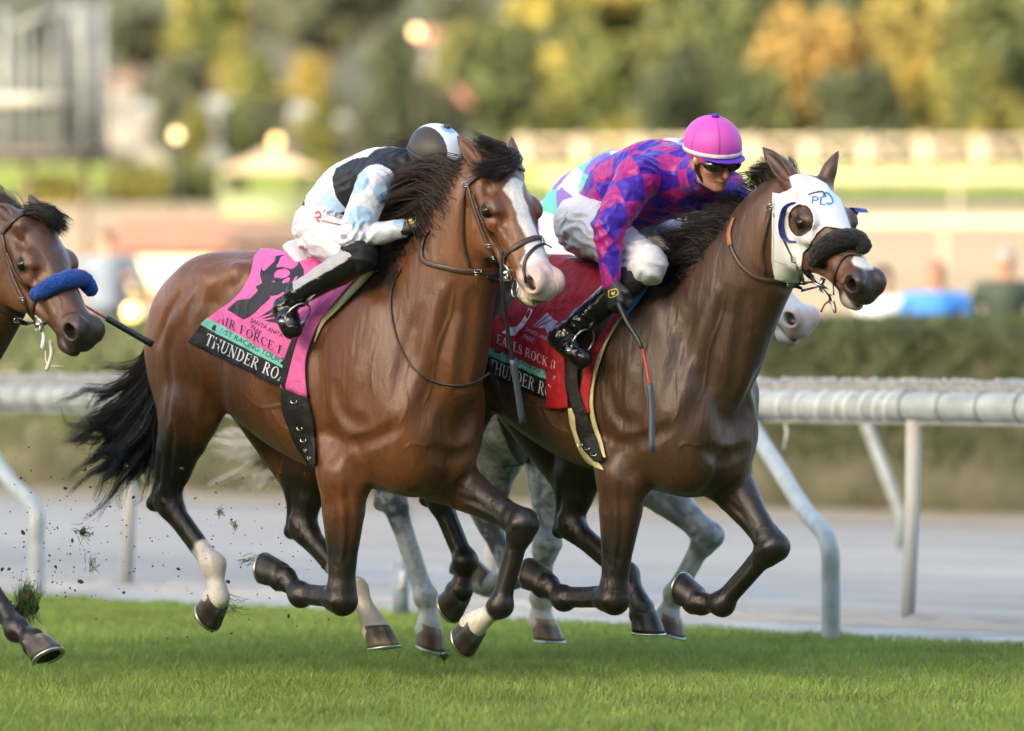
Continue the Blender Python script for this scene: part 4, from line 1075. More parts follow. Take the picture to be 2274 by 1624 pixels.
def tack4(sp):
    bridle(sp, [
        ('browband', [K4(*p) for p in ((15, 410), (80, 330), (160, 265), (260, 225), (340, 230), (400, 250))], .024, M_LEATHER),
        ('cheekpiece', [K4(*p) for p in ((18, 410), (45, 540), (80, 680), (140, 830), (190, 930), (215, 1000), (265, 1090))], .018, M_LEATHER),
        ('cheekpiece', [K4(*p) for p in ((60, 560), (110, 680), (170, 780), (255, 890))], .014, M_LEATHER),
        ('noseband', [K4(*p) for p in ((275, 1110), (262, 1010), (280, 920), (320, 885))], .018, M_LEATHER),
        ('rein', [K4(*p) for p in ((265, 1120), (190, 1120), (120, 1080), (50, 1030), (-60, 960))], .022, M_LEATHER),
    ])
    fleece(sp, [K4(*p) for p in ((325, 890), (400, 850), (500, 805), (580, 785), (640, 800), (685, 860))], .036, (.006, .065, .36), seed=9)
    bit_and_rings(sp, K4(322, 1130), .026)
    root = sp['root']
    for p in ((190, 935), (120, 1085)): buckle(sp, K4(*p), root)
    c, n = cast(sp, *K4(350, 1190), .01); mb = MB(); mb.tube(spline([c, c+np.array([.004, -.01, -.03]), c+np.array([-.002, -.01, -.065])], 5), [.004, .005, .006, .007, .008, .009, .010, .010, .010, .010, .006], 8); mb.build('tongue_tie', M_WHITE, root)
    c, n = cast(sp, *K4(415, 1300), .01); mb = MB(); mb.tube(spline([c+np.array([0, 0, .02]), c, c+np.array([.004, -.01, -.035]), c+np.array([-.012, -.01, -.085]), c+np.array([-.02, -.01, -.09])], 5), .008, 8); mb.tube(spline([c+np.array([-.02, 0, -.01]), c+np.array([-.012, -.01, -.07]), c+np.array([.05, -.01, -.08])], 5), .0025, 6); mb.build('tongue_tie', mat('froth', (.6, .6, .5), .5), root)
def tack3(sp):
    strap(sp, 'rein', [(1560, 505), (1600, 490), (1640, 480)], .02, M_DLEATHER)
    hairm = M_HAIRW

def linef(a, b):
    a = np.array(a, float); b = np.array(b, float); d = (b-a)/np.linalg.norm(b-a); return lambda P: (P-a)@np.array([-d[1], d[0]])    # >0 below the line
def rgba(c, r=.75): return np.array([*c, r])
PINK = (.70, .12, .36); TEAL = (.20, .60, .50); REDC = (.42, .008, .02); CREAM = (.62, .56, .30)
def offs(pts, dx, dy): return [(x+dx, y+dy) for x, y in pts]
def saddle_and_cloth(sp, dx, dy, colr, second=False):
    root = sp['root']; O = lambda *pts: [(x+dx, y+dy) for x, y in pts]; fr = sp['fr']
    left = O((588, 556), (566, 576), (556, 618), (530, 662), (486, 694), (452, 716), (423, 760))
    right = O((790, 596), (752, 640), (716, 690), (680, 735), (660, 780), (640, 815), (629, 861))
    if second:
        left = [(1225, 572), (1200, 600), (1180, 630), (1150, 665), (1110, 705), (1070, 750), (1040, 818)]
        right = [(1400, 620), (1372, 660), (1330, 700), (1290, 750), (1262, 800), (1235, 845), (1221, 886)]
    b1 = linef((448+dx, 721+dy), (629+dx, 817+dy)); b2 = linef((463+dx, 706+dy), (631+dx, 799+dy))
    if second: b1 = linef((1084, 786), (1224, 846)); b2 = linef((1085, 768), (1229, 832))
    def colfn(P):
        C = np.tile(rgba(colr, .6), (len(P), 1)); C[b2(P) > 0] = rgba(TEAL, .6); C[b1(P) > 0] = rgba((.012, .012, .014), .6); return C
    cl, V, Q = cloth_on(sp, 'saddle_cloth', left, right, 90, 130, .011, colfn, root)
    bv = bvh_of(V[:91*131], Q[:90*130])
    black = mat('black_print', (.012, .012, .015), .55); white = mat('white_print', (.72, .72, .76), .55)
    if not second:
        K = lambda x, y: (361+x*.3888, 496+y*.3888)
        marks('lettering', bv, [text_px('THUNDER ROA', K(236, 690), K(700, 918), 26, up=(.35, -1))], white, cl)
        marks('lettering', bv, [text_px('AIR FORCE E', K(312, 562), K(690, 758), 19, up=(.2, -1))], black, cl)
        marks('lettering', bv, [text_px('1/ST RACING TOUR', K(328, 624), K(664, 796), 12, False)], mat('dark_teal_print', (.01, .05, .05), .6), cl)
        marks('emblem', bv, [fan_px([K(278, 600), K(296, 578), K(310, 590), K(304, 606), K(312, 618), K(286, 612)], 3)], black, cl); marks('emblem', bv, [fan_px([K(668, 800), K(690, 780), K(700, 800), K(695, 815)], 3)], black, cl)
        marks('lettering', bv, [text_px('SANTA ANITA', K(498, 562), K(682, 655), 10, False)], black, cl); marks('lettering', bv, [text_px('PARK', K(500, 600), K(556, 640), 10, False)], black, cl)
        marks('emblem', bv, [fan_px([K(545, 540), K(640, 478), K(655, 500)], 3), fan_px([K(560, 548), K(660, 505), K(668, 530)], 3), fan_px([K(580, 556), K(668, 535), K(690, 560), K(680, 610), K(650, 570)], 3)], black, cl)
        # the number
        out = [(575, 300), (600, 235), (650, 200), (720, 198), (775, 225), (795, 270), (770, 330), (720, 370), (690, 400), (655, 400), (605, 395), (610, 420), (560, 470), (500, 530), (455, 545), (420, 515), (365, 490), (425, 440), (460, 465), (545, 370), (530, 355), (585, 330)]
        inn = [(600, 300), (640, 245), (680, 232), (708, 258), (690, 290), (650, 325), (620, 330)]
        # number = strips around the hole
        polys = [poly_strip([K(*p) for p in ((606, 335), (596, 285), (622, 240), (668, 222), (716, 224), (756, 252), (766, 296), (738, 334), (690, 352), (640, 348))], 30, 14),
                 fan_px([K(*p) for p in ((530, 362), (600, 325), (660, 345), (735, 335), (728, 370), (680, 392), (655, 408), (612, 396), (612, 428), (560, 470), (500, 530), (455, 545), (368, 492), (425, 440), (462, 466), (500, 430), (545, 385))], 16)]
        marks('number', bv, polys, black, cl, .0085)
        flap = ([(800, 609), (755, 645), (711, 683), (672, 745), (656, 791), (629, 861)], [(806, 615), (770, 655), (722, 708), (699, 749), (682, 807), (686, 883)])
        pad = ([(795, 613), (760, 652), (728, 690), (712, 724), (700, 760)], [(835, 607), (800, 645), (752, 694), (722, 722), (702, 762)])
        g = ([(630, 862), (636, 915), (655, 970), (694, 1034)], [(686, 880), (699, 930), (706, 985), (709, 1032)])
        bk = ([(668, 735), (655, 760), (640, 800), (630, 850)], [(684, 722), (672, 746), (658, 792), (640, 866)])
    else:
        K = lambda x, y: (1037.8+x*.27783, 631.7+y*.27783)
        marks('lettering', bv, [text_px('THUNDER RO', K(165, 690), K(668, 915), 28, up=(.15, -1))], white, cl)
        marks('lettering', bv, [text_px('EARLS ROCK (I', K(232, 468), K(705, 690), 20, up=(.1, -1))], white, cl)
        marks('lettering', bv, [text_px('1/ST RACING TOUR', K(285, 575), K(740, 778), 14, False)], mat('dark_teal_print', (.01, .05, .05), .6), cl)
        marks('emblem', bv, [fan_px([K(205, 540), K(235, 512), K(250, 530), K(272, 530), K(262, 556), K(230, 548)], 3)], black, cl)
        lav = mat('lavender_print', (.52, .48, .72), .6)
        marks('lettering', bv, [text_px('SANTA ANITA', K(462, 370), K(665, 468), 9, False)], lav, cl); marks('lettering', bv, [text_px('PARK', K(440, 425), K(522, 466), 10, False)], lav, cl)
        marks('emblem', bv, [fan_px([K(515, 345), K(640, 225), K(655, 245)], 3), fan_px([K(530, 350), K(660, 250), K(685, 275)], 3), fan_px([K(560, 350), K(690, 280), K(725, 300), K(640, 390), K(620, 345)], 3)], lav, cl)
        marks('number', bv, [poly_strip([K(*p) for p in ((508, 195), (470, 270), (420, 340), (370, 365))], 10, 5), fan_px([K(*p) for p in ((275, 385), (330, 345), (400, 335), (425, 350), (380, 410), (330, 408))], 4)], white, cl)
        flap = ([(1374, 702), (1345, 745), (1318, 790), (1298, 840), (1290, 880), (1285, 921)], [(1382, 706), (1352, 757), (1331, 806), (1316, 868), (1313, 895), (1317, 915)])
        pad = ([(1372, 712), (1340, 770), (1316, 840), (1312, 900), (1322, 965), (1345, 1020)], [(1384, 708), (1352, 765), (1328, 840), (1322, 905), (1336, 965), (1350, 1020)])
        g = ([(1262, 790), (1264, 860), (1283, 925), (1296, 975), (1330, 1028)], [(1288, 800), (1290, 860), (1312, 922), (1330, 975), (1346, 1030)])
        bk = ([(1218, 820), (1218, 850), (1219, 880), (1219, 904)], [(1262, 800), (1263, 850), (1265, 880), (1266, 906)])
    c1 = lambda c: (lambda P: np.tile(rgba(c, .65), (len(P), 1)))
    cloth_on(sp, 'cloth_flap', flap[0], flap[1], 10, 40, .020, c1(colr), cl, wr=.002)
    cloth_on(sp, 'foam_pad', pad[0], pad[1], 6, 40, .012, c1(CREAM), root, wr=.002)
    girth, gv, gq = cloth_on(sp, 'girth', g[0], g[1], 8, 40, .024 if second else .018, c1((.010, .010, .011)), root, wr=.001)
    if second:
        cloth_on(sp, 'foam_pad', [(1264, 908), (1272, 950), (1290, 1000), (1318, 1036)], [(1284, 906), (1300, 955), (1318, 1005), (1346, 1046)], 5, 24, .010, c1(CREAM), root, wr=.001)
        cloth_on(sp, 'cloth_flap', bk[0], bk[1], 10, 20, .014, c1(REDC), cl, wr=.002)
        cloth_on(sp, 'blue_pad', [(1388, 668), (1392, 690), (1394, 704)], [(1452, 622), (1432, 660), (1396, 706)], 8, 12, .014, c1((.02, .26, .72)), root, wr=.001)
        ps = [(1302, 985), (1318, 1000), (1330, 1015)]
    else:
        cloth_on(sp, 'overgirth', bk[0], bk[1], 5, 30, .022, c1((.010, .010, .011)), root, wr=.001)
        cloth_on(sp, 'number_flap_fold', *([[(640, 735), (634, 770), (630, 800)], [(660, 735), (656, 765), (648, 798)]]), 4, 10, .018, c1(PINK), cl, wr=.004)
        ps = [(662, 892), (676, 948), (684, 976), (692, 1000), (700, 1018)]
    for p in ps:
        c, n = cast(sp, *p, .026 if not second else .032); mb = MB(); a = nz(np.cross(n, [0, 0, 1.])); b = np.cross(n, a)
        mb.tube([c-a*.014-b*.008, c-a*.014+b*.004, c+a*.014+b*.004, c+a*.014-b*.008], .0022, 6); mb.build('buckle', M_STEEL, girth)
    # saddle: a small race saddle across the back
    q = MB(); sm = mat('saddle_white', (.62, .64, .68), .3, coat=.4) if not second else mat('saddle_dark', (.05, .052, .06), .3, coat=.4)
    A, B = ((664, 556), (745, 596)) if not second else ((1270, 596), (1350, 630))
    F = Field(fr_lo(fr, A, B, -.25), fr_hi(fr, A, B, .25), .006)
    a0 = fr.L(*A, 0); b0 = fr.L(*B, 0)
    F.chain([a0+[.02, 0, .01], (a0+b0)/2+[0, 0, -.03], b0+[.0, 0, .0]], [.035, .03, .035], .05, (0, 1, 0), 3.0)
    V, Q = F.surf(); mesh('saddle', fr.W(V), None, sm, root, quads=Q[:, ::-1])
    return cl
def fr_lo(fr, A, B, t): return np.minimum(fr.L(*A, 0), fr.L(*B, 0))-[.2, .4, .4]
def fr_hi(fr, A, B, t): return np.maximum(fr.L(*A, 0), fr.L(*B, 0))+[.2, .4, .2]
def tack3b(sp):
    c1 = lambda P: np.tile(rgba((.012, .012, .013), .6), (len(P), 1))
    cloth_on(sp, 'girth', [(1098, 905), (1116, 955), (1135, 995), (1160, 1030)], [(1150, 905), (1168, 950), (1178, 990), (1182, 1026)], 5, 20, .016, c1, sp['root'], wr=.001)
    c2 = lambda P: np.tile(rgba((.10, .30, .28), .6), (len(P), 1))
    cloth_on(sp, 'saddle_cloth', [(1010, 640), (985, 700), (960, 760)], [(1160, 640), (1160, 720), (1150, 800)], 10, 14, .012, c2, sp['root'])
# ------------------------------------------------------------------ jockeys
def hand(F, fr, wr, knuck, palmn, thumb, curl=1.0, r=.0095, g=1.0):
    """hand closed round something: wrist -> knuckles, palm normal, thumb side (local vectors); five separate fingers"""
    d = nz(knuck-wr); n = nz(palmn-np.dot(palmn, d)*d); s = nz(thumb-np.dot(thumb, d)*d-np.dot(thumb, n)*n)
    F.chain([wr-d*.03, wr, wr+(knuck-wr)*.5], [.029*g, .028*g, .030*g], .012, n, .75)
    for i, o in enumerate((.030, .011, -.009, -.028)):
        F.chain([wr+s*o*.6+d*.02, knuck+s*o], [.016*g, .0125*g], .014)
        L = (.036, .040, .037, .030)[i]; p = knuck+s*o; ang = [R(55), R(135), R(200)]
        pts = [p]; 
        for a, l in zip(ang, (L, L*.72, L*.55)):
            a *= curl; p = p+l*(math.cos(a)*d+math.sin(a)*n)+s*.002*(1-i); pts.append(p)
        F.chain(pts, [r*1.08, r, r*.92, r*.8], .004)
    t0 = wr+(knuck-wr)*.35+s*.030+n*.006; t1 = t0+s*.020+d*.030+n*.014; t2 = t1+d*.022+n*.018-s*.014
    F.chain([wr+s*.015+d*.01, t0, t1, t2], [.018*g, .0145*g, .0115*g, .010*g], .010)

def head_frame(fr, c, fwd, roll=0):
    a = nz(fwd); r = nz([a[1], -a[0], 0]); u = np.cross(r, a); cr, sr = math.cos(R(roll)), math.sin(R(roll)); r, u = cr*r+sr*u, cr*u-sr*r
    return fr.Lw(c), np.array([fr.D(a), fr.D(u), fr.D(r)])

def make_jockey(J, sp):
    fr = sp['fr']
    def Q(p):
        if isinstance(p, np.ndarray): return p
        return fr.L(*p) if abs(p[2]) < 5 else fr.Lw(Wp(*p))
    root = empty('person', fr.W(Q(J['pelvis'])), J['label'], 'jockey', J.get('group'))
    hc, HA = head_frame(fr, Wp(*J['head']), J['face'], J.get('roll', 0)); HP = lambda x, y, w=0: hc+x*HA[0]+y*HA[1]+w*HA[2]
    torso = [Q(p) for p in J['torso']]; tr = J['tr']
    sh = [Q(J['shR']), Q(J['shL'])]; el = [Q(J['elR']), Q(J['elL'])]; wr = [Q(J['wrR']), Q(J['wrL'])]; kc = [Q(J['kcR']), Q(J['kcL'])]
    hip = [Q(J['hipR']), Q(J['hipL'])]; kn = [Q(J['knR']), Q(J['knL'])]; an = [Q(J['anR']), Q(J['anL'])]; he = [Q(J['heR']), Q(J['heL'])]; to = [Q(J['toR']), Q(J['toL'])]
    allp = np.array(torso+sh+el+wr+kc+hip+kn+an+he+to+[hc]); lo = allp.min(0)-.22; hi = allp.max(0)+.22
    lat = nz(sh[0]-sh[1]); hs = J.get('hs', .004)
    # --- the body itself (one continuous skin)
    def headsdf(F):
        E = lambda x, y, w, r, k=.02: F.ell(HP(x, y, w), r, k, HA)
        C = lambda pts, rad, k=.012: F.chain([HP(*p) for p in pts], rad, k)
        E(-.005, .025, 0, (.096, .088, .074)); E(.035, -.045, 0, (.058, .062, .054), .03); E(.068, -.098, 0, (.022, .018, .022), .02)
        C([(.010, -.085, .050), (.062, -.100, .016)], [.014, .014], .02); C([(.010, -.085, -.050), (.062, -.100, -.016)], [.014, .014], .02)
        for sg in (1, -1):
            E(.062, -.030, .040*sg, (.024, .018, .020), .02); E(.080, .020, .028*sg, (.014, .009, .024), .012)
            F.sub_ell(HP(.094, -.002, .030*sg), (.014, .011, .016), .012, HA); E(.080, -.002, .030*sg, (.011, .010, .012), .005)
            E(-.005, -.015, .078*sg, (.022, .034, .010), .008); F.sub_ell(HP(.0, -.012, .090*sg), (.010, .018, .006), .006, HA)
            C([(.084, -.050, .012*sg)], [.0085], .008)
            F.sub_chain([HP(.094, -.044, .018*sg), HP(.083, -.068, .034*sg)], [.002, .002], .010)
        C([(.086, .008, 0), (.100, -.022, 0), (.110, -.042, 0)], [.009, .010, .0115], .012)
        C([(.080, -.071, .020), (.090, -.068, .006), (.090, -.068, -.006), (.080, -.071, -.020)], [.005, .0065, .0065, .005], .006)
        C([(.078, -.082, .016), (.086, -.083, 0), (.078, -.082, -.016)], [.005, .007, .005], .006)
        F.sub_chain([HP(.080, -.0755, .024), HP(.094, -.0755, 0), HP(.080, -.0755, -.024)], [.0028, .003, .0028], .004)
        F.chain([HP(-.02, -.05, 0), HP(-.03, -.09, 0)*.6+torso[-1]*.4, torso[-1]], [.056, .056, .07], .03)
    F = Field(lo, hi, hs); headsdf(F)
    F.chain(torso, [r*.86 for r in tr], .04, lat, 1.2)
    for i in (0, 1):
        F.chain([torso[-1]*.6+torso[-2]*.4, sh[i]], [.07, .058], .05); F.chain([sh[i], el[i], wr[i]], [.050, .038, .026], .02)
        F.chain([torso[0], hip[i], kn[i]], [.09, .075, .036], .02); F.chain([kn[i], kn[i]*.6+an[i]*.4, an[i]], [.036, .038, .028], .02)
        F.chain([an[i], he[i], to[i]], [.032, .026, .024], .02)
        d = nz(kc[i]-wr[i]); hand(F, fr, wr[i]+d*.004, kc[i]-d*.006, Q_dir(fr, J['palm'][i]), Q_dir(fr, J['thumb'][i]), 1.0, .0052, .6)
    V, Qd = F.surf(); C = np.tile(rgba((.42, .215, .145), .5), (len(V), 1)); HV = (V-hc)@HA.T
    rd = sstep(.05, .02, np.linalg.norm(HV-np.array([.09, -.03, 0]), axis=1))*.35+sstep(.035, .015, np.linalg.norm((HV-np.array([.06, -.035, .045])), axis=1))*.3
    C[:, :3] = C[:, :3]*(1-rd[:, None])+np.array([.46, .15, .10])*rd[:, None]
    lp = sstep(.007, .003, d_chain(HV[:, 0], HV[:, 1], HV[:, 2], [(.082, -.076, .02), (.092, -.076, 0), (.082, -.076, -.02)], [.005]*3))
    C[:, :3] = C[:, :3]*(1-lp[:, None]*.7)+np.array([.25, .06, .05])*lp[:, None]*.7
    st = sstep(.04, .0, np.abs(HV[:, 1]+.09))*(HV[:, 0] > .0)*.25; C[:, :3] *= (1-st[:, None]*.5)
    mesh('body', fr.W(V), None, M_SKIN, root, quads=Qd[:, ::-1], attrs={'Col': C})
    for sg in (1, -1):
        mb = MB(); mb.ell(fr.W(HP(.083, -.002, .030*sg)), (.0115,)*3, 12, 8); mb.build('eye', mat('eyeball', (.5, .48, .45), .2), root)
    # teeth line of the open mouth
    mb = MB(); mb.tube([fr.W(HP(.079, -.0745, .018)), fr.W(HP(.0895, -.0745, 0)), fr.W(HP(.079, -.0745, -.018))], .0032, 6); mb.build('teeth', mat('teeth', (.55, .52, .45), .3), root)
    # --- silks
    F = Field(lo, hi, hs); sq = J.get('tsq', 1.3)
    F.chain(torso, tr, .05, lat, sq)
    F.chain([torso[-1], HP(-.025, -.070, 0)*.9+torso[-1]*.1], [.085, .068], .03)
    for i in (0, 1):
        F.chain([torso[-1]*.55+torso[-2]*.45, sh[i]], [tr[-1]*.8, J['ar'][0]], .07)
        mid = (sh[i]+el[i])/2
        F.chain([sh[i], mid, el[i], (el[i]+wr[i])/2, wr[i]], J['ar'][:1]+[J['ar'][0]*.92, J['ar'][1], J['ar'][1]*.82, J['ar'][2]], .02)
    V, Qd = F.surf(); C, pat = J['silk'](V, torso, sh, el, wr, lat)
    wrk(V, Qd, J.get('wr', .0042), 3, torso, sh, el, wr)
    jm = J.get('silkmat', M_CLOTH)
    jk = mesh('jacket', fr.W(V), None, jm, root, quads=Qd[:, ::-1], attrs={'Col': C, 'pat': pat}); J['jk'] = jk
    WV = fr.W(V); J['jbvh'] = BVHTree.FromPolygons(WV.tolist(), Qd.tolist())
    # --- breeches
    F = Field(lo, hi, hs); pel = Q(J['pelvis'])
    F.chain([torso[0], pel], [tr[0]*.92, J['pr']], .05, lat, 1.2)
    for i in (0, 1):
        F.chain([pel*.5+hip[i]*.5, hip[i], (hip[i]+kn[i])/2, kn[i], kn[i]*.9+an[i]*.1], [J['pr']*.9, J['th'][0], (J['th'][0]+J['th'][1])/2, J['th'][1], J['th'][1]*.8], .05)
    V, Qd = F.surf(); wrk(V, Qd, .0048, 11, [pel], hip, kn, an)
    C = np.tile(rgba((.66, .66, .70), .6), (len(V), 1))
    if J.get('knee'):
        for i in (0, 1): C[np.linalg.norm(V-kn[i], axis=1) < .088] = rgba((.012, .012, .015), .7)
    bre = mesh('breeches', fr.W(V), None, M_CLOTH, root, quads=Qd[:, ::-1], attrs={'Col': C}); J['br'] = bre; WV = fr.W(V); J['bbvh'] = BVHTree.FromPolygons(WV.tolist(), Qd.tolist())
    if J.get('sponsor'):
        marks('lettering', J['bbvh'], [text_px('NCLE KIN', (718, 474), (772, 490), 9, False)], mat('black_print', (.012, .012, .015)), bre, .004)
        marks('emblem', J['bbvh'], [poly_strip([(700, 476), (706, 470), (712, 478), (704, 486), (710, 494)], 4), poly_strip([(696, 484), (704, 482), (714, 484)], 3), poly_strip([(714, 490), (730, 494), (758, 500)], 3)], mat('red_print', (.45, .06, .04), .5), bre, .004)
    # --- boots
    for i in (0, 1):
        k, a, h, t = kn[i], an[i], he[i], to[i]; sd = nz(a-k)
        F = Field(np.minimum(np.minimum(k, a), np.minimum(h, t))-.12, np.maximum(np.maximum(k, a), np.maximum(h, t))+.12, hs)
        F.chain([k+sd*.02, k+(a-k)*.35, k+(a-k)*.8, a], [.062, .062, .050, .048], .02)
        F.chain([a, h], [.044, .038], .02); F.chain([h, (h+t)/2, t], [.040, .043, .037], .02)
        tf = nz(t-h); dn = nz(np.cross(np.cross(tf, a-(h+t)/2), tf)); F.chain([h-dn*.022, (h+t)/2-dn*.022, t-dn*.018], [.024, .026, .026], .012)
        V, Qd = F.surf(); wrk(V, Qd, .0014, 5, [k], [k], [a], [h])
        al = (V-k)@sd/np.linalg.norm(a-k); C = np.tile(rgba((.008, .008, .010), .10), (len(V), 1))
        J['bootcol'](V, C, al, k, a, sd, fr)
        mesh('boot', fr.W(V), None, M_BOOT, root, quads=Qd[:, ::-1], attrs={'Col': C})
    # --- gloves
    gm = attrg
    for i in (0, 1):
        F = Field(np.minimum(wr[i], kc[i])-.13, np.maximum(wr[i], kc[i])+.13, .003); d = nz(kc[i]-wr[i])
        hand(F, fr, wr[i], kc[i]+d*.004, Q_dir(fr, J['palm'][i]), Q_dir(fr, J['thumb'][i]), 1.0, .0128, 1.2)
        F.chain([wr[i]-d*.035, wr[i]], [.033, .031], .01); V, Qd = F.surf()
        gl = mesh('glove', fr.W(V), None, gm, root, quads=Qd[:, ::-1])
        if i == 0:
            gb = BVHTree.FromPolygons(fr.W(V).tolist(), Qd.tolist()); K = J['badge']
            marks('glove_badge', gb, [poly_strip([(K[0]+x, K[1]+y) for x, y in ((-9, -6), (8, -10), (11, 2), (-8, 9), (-9, -6))], 1.8, 3), fan_px([(K[0]+x, K[1]+y) for x, y in ((-4, 0), (-2, -4), (1, -2), (5, -5), (4, 1), (1, 4), (-3, 3))], 2)], mat('gold_print', (.62, .48, .15), .4), gl, .004)
    # --- helmet
    F = Field(hc-.22, hc+.22, .0035)
    F.ell(HP(-.008, .055, 0), (.128, .108, .108), .02, HA); F.sub_ell(HP(.0, -.085, 0), (.2, .085, .2), .012, HA); F.sub_ell(HP(.10, -.05, 0), (.05, .075, .09), .015, HA)
    V, Qd = F.surf(); HV = (V-hc)@HA.T; C = J['helmet'](HV)
    hm = mesh('helmet', fr.W(V), None, M_HELM, root, quads=Qd[:, ::-1], attrs={'Col': C})
    F = Field(hc-.22, hc+.22, .0035); F.ell(HP(.075, .026, 0), (.085, .007, .088), .012, HA); F.sub_ell(HP(.03, .02, 0), (.09, .05, .085), .01, HA)
    V, Qd = F.surf(); mesh('helmet_brim', fr.W(V), None, mat('brim'+J['n'], J['brim'], .5), hm, quads=Qd[:, ::-1])
    mb = MB(); band = []
    for a in range(37):
        th = 2*math.pi*a/36; x, w = math.cos(th), math.sin(th); y0 = .034+.008*x
        kk = math.sqrt(max(0, 1-((y0-.055)/.108)**2)); band.append(fr.W(HP(-.008+.131*kk*x, y0, .111*kk*w)))
    N = [nz(b-fr.W(HP(0, .04, 0))) for b in band]; mb.ribbon(band, N, .017, .004); mb.build('helmet_band', mat('band'+J['n'], J['band'], .5), hm)
    mb = MB(); mb.ell(fr.W(HP(-.008, .166, 0)), (.016, .016, .010)); mb.build('helmet_button', mat('btn'+J['n'], J['brim'], .5), hm)
    # --- goggles
    F = Field(hc-.2, hc+.2, .003); F.ell(HP(.074, .000, .036), (.044, .032, .044), .02, HA); F.ell(HP(.074, .000, -.036), (.044, .032, .044), .02, HA); F.sub_ell(HP(.050, -.005, 0), (.042, .05, .07), .004, HA)
    F.sub_chain([HP(.115, -.040, 0), HP(.105, -.020, 0)], [.016, .010], .008)
    V, Qd = F.surf(); gg = mesh('goggles', fr.W(V), None, mat('goggle_lens', (.010, .008, .008), .06, coat=1.0), root, quads=Qd[:, ::-1])
    mb = MB(); pts = [HP(*p) for p in ((.055, .004, .070), (.02, .006, .084), (-.03, .012, .087), (-.08, .02, .06))]
    for sg in (1, -1): mb.ribbon([fr.W(p*1.0 if sg > 0 else p-2*np.dot(p-hc, HA[2])*HA[2]) for p in pts], [nz(fr.W(p)-fr.W(hc)) if sg > 0 else nz(fr.W(p-2*np.dot(p-hc, HA[2])*HA[2])-fr.W(hc)) for p in pts], .022, .004)
    mb.build('goggle_strap', M_BLACK, gg)
    mb = MB(); c = HP(.030, .006, .090); mb.ell(fr.W(c), (.014, .007, .018)); mb.build('goggle_disc', mat('gold', (.62, .42, .08), .35, metal=.6), gg)
    mb = MB(); mb.tube([fr.W(HP(*p)) for p in ((.0, .03, .084), (.012, -.04, .078), (.028, -.085, .05), (.05, -.118, .012))], .007, 6); mb.build('chin_strap', M_BLACK, root)
    return root
def Q_dir(fr, v): return fr.D(np.array(v, float))
def vnormals(V, Q):
    n = np.cross(V[Q[:, 2]]-V[Q[:, 0]], V[Q[:, 3]]-V[Q[:, 1]]); N = np.zeros_like(V)
    for k in range(4):
        for c in range(3): N[:, c] += np.bincount(Q[:, k], n[:, c], len(V))
    return nzr(N)
def wrk(V, Q, amp, seed, c, a, b, d):
    """cloth folds: ridges running across the limbs, biggest near the joints"""
    N = vnormals(V, Q); J = np.array(list(a)+list(b)); dj = np.min(np.linalg.norm(V[:, None]-J[None], axis=2), axis=1)
    lo_ = (vnoise(V, 5, seed, 2)-.5); l2 = (vnoise(V+3.3, 7, seed+1, 2)-.5); out = np.zeros(len(V)); rg = random.Random(seed)
    for k in range(4):
        dr = nz([rg.uniform(-1, 1), rg.uniform(-.6, .6), rg.uniform(-1, 1)]); ph = (V@dr)*rg.uniform(42, 75)+lo_*16+l2*8
        m = sstep(.45, .62, vnoise(V+k*1.7, 8, seed+k+3, 1)); out += m*((.5+.5*np.cos(2*ph))**1.6*1.3-.4)
    V += N*(amp*(.5+.8*sstep(.20, .03, dj))*out)[:, None]+N*(lo_*amp*3.0)[:, None]
def nzr(A): return A/(np.linalg.norm(A, axis=1, keepdims=True)+1e-9)
def seg_uv(V, pts, ref):
    """distance along the chain, angle round it and distance to it"""
    best = np.full(len(V), 9.); U = np.zeros(len(V)); A = np.zeros(len(V)); acc = 0
    for i in range(len(pts)-1):
        a, b = pts[i], pts[i+1]; d = b-a; L = np.linalg.norm(d); d = d/L; t = (V-a)@d; tc = np.clip(t, 0, L); q = V-a-tc[:, None]*d; r = np.linalg.norm(q, axis=1)
        e1 = nz(ref-np.dot(ref, d)*d); e2 = np.cross(d, e1); m = r < best
        lo_ = t if i == 0 else tc; 
        U[m] = (acc+(np.where((t < 0) & (i == 0), t, np.where((t > L) & (i == len(pts)-2), t, tc))))[m]; A[m] = np.arctan2(q@e2, q@e1)[m]; best[m] = r[m]; acc += L
    return U, A, best
M_BOOT = attr_mat('boot', spec=.5, bump=.05, bscale=40, bump2=.3, b2scale=24, vary=.1)
M_HELM = attr_mat('helmet_cloth', spec=.35, bump=.06, bscale=200, vary=.02)
attrg = mat('black_glove', (.022, .023, .027), .45, noise=.3, nscale=80, bump=.4, bscale=120)

def harlequin_mat():
    m = bpy.data.materials.new('harlequin_silk'); m.use_nodes = True; nt = m.node_tree; b = nt.nodes['Principled BSDF']; L = nt.links
    at = nt.nodes.new('ShaderNodeAttribute'); at.attribute_name = 'pat'
    ck = nt.nodes.new('ShaderNodeTexChecker'); ck.inputs['Scale'].default_value = 1.0
    ck.inputs['Color1'].default_value = (.045, .006, .36, 1); ck.inputs['Color2'].default_value = (.36, .007, .20, 1)
    L.new(at.outputs['Vector'], ck.inputs['Vector']); L.new(ck.outputs['Color'], b.inputs['Base Color'])
    b.inputs['Roughness'].default_value = .42; b.inputs['Specular IOR Level'].default_value = .5; b.inputs['Sheen Weight'].default_value = .08
    tc = nt.nodes.new('ShaderNodeTexCoord'); n = nt.nodes.new('ShaderNodeTexNoise'); n.inputs['Scale'].default_value = 15; n.inputs['Detail'].default_value = 5; n.inputs['Distortion'].default_value = .6
    L.new(tc.outputs['Object'], n.inputs['Vector']); bp = nt.nodes.new('ShaderNodeBump'); bp.inputs['Strength'].default_value = .8; bp.inputs['Distance'].default_value = .02
    L.new(n.outputs[0], bp.inputs['Height']); L.new(bp.outputs[0], b.inputs['Normal']); return m
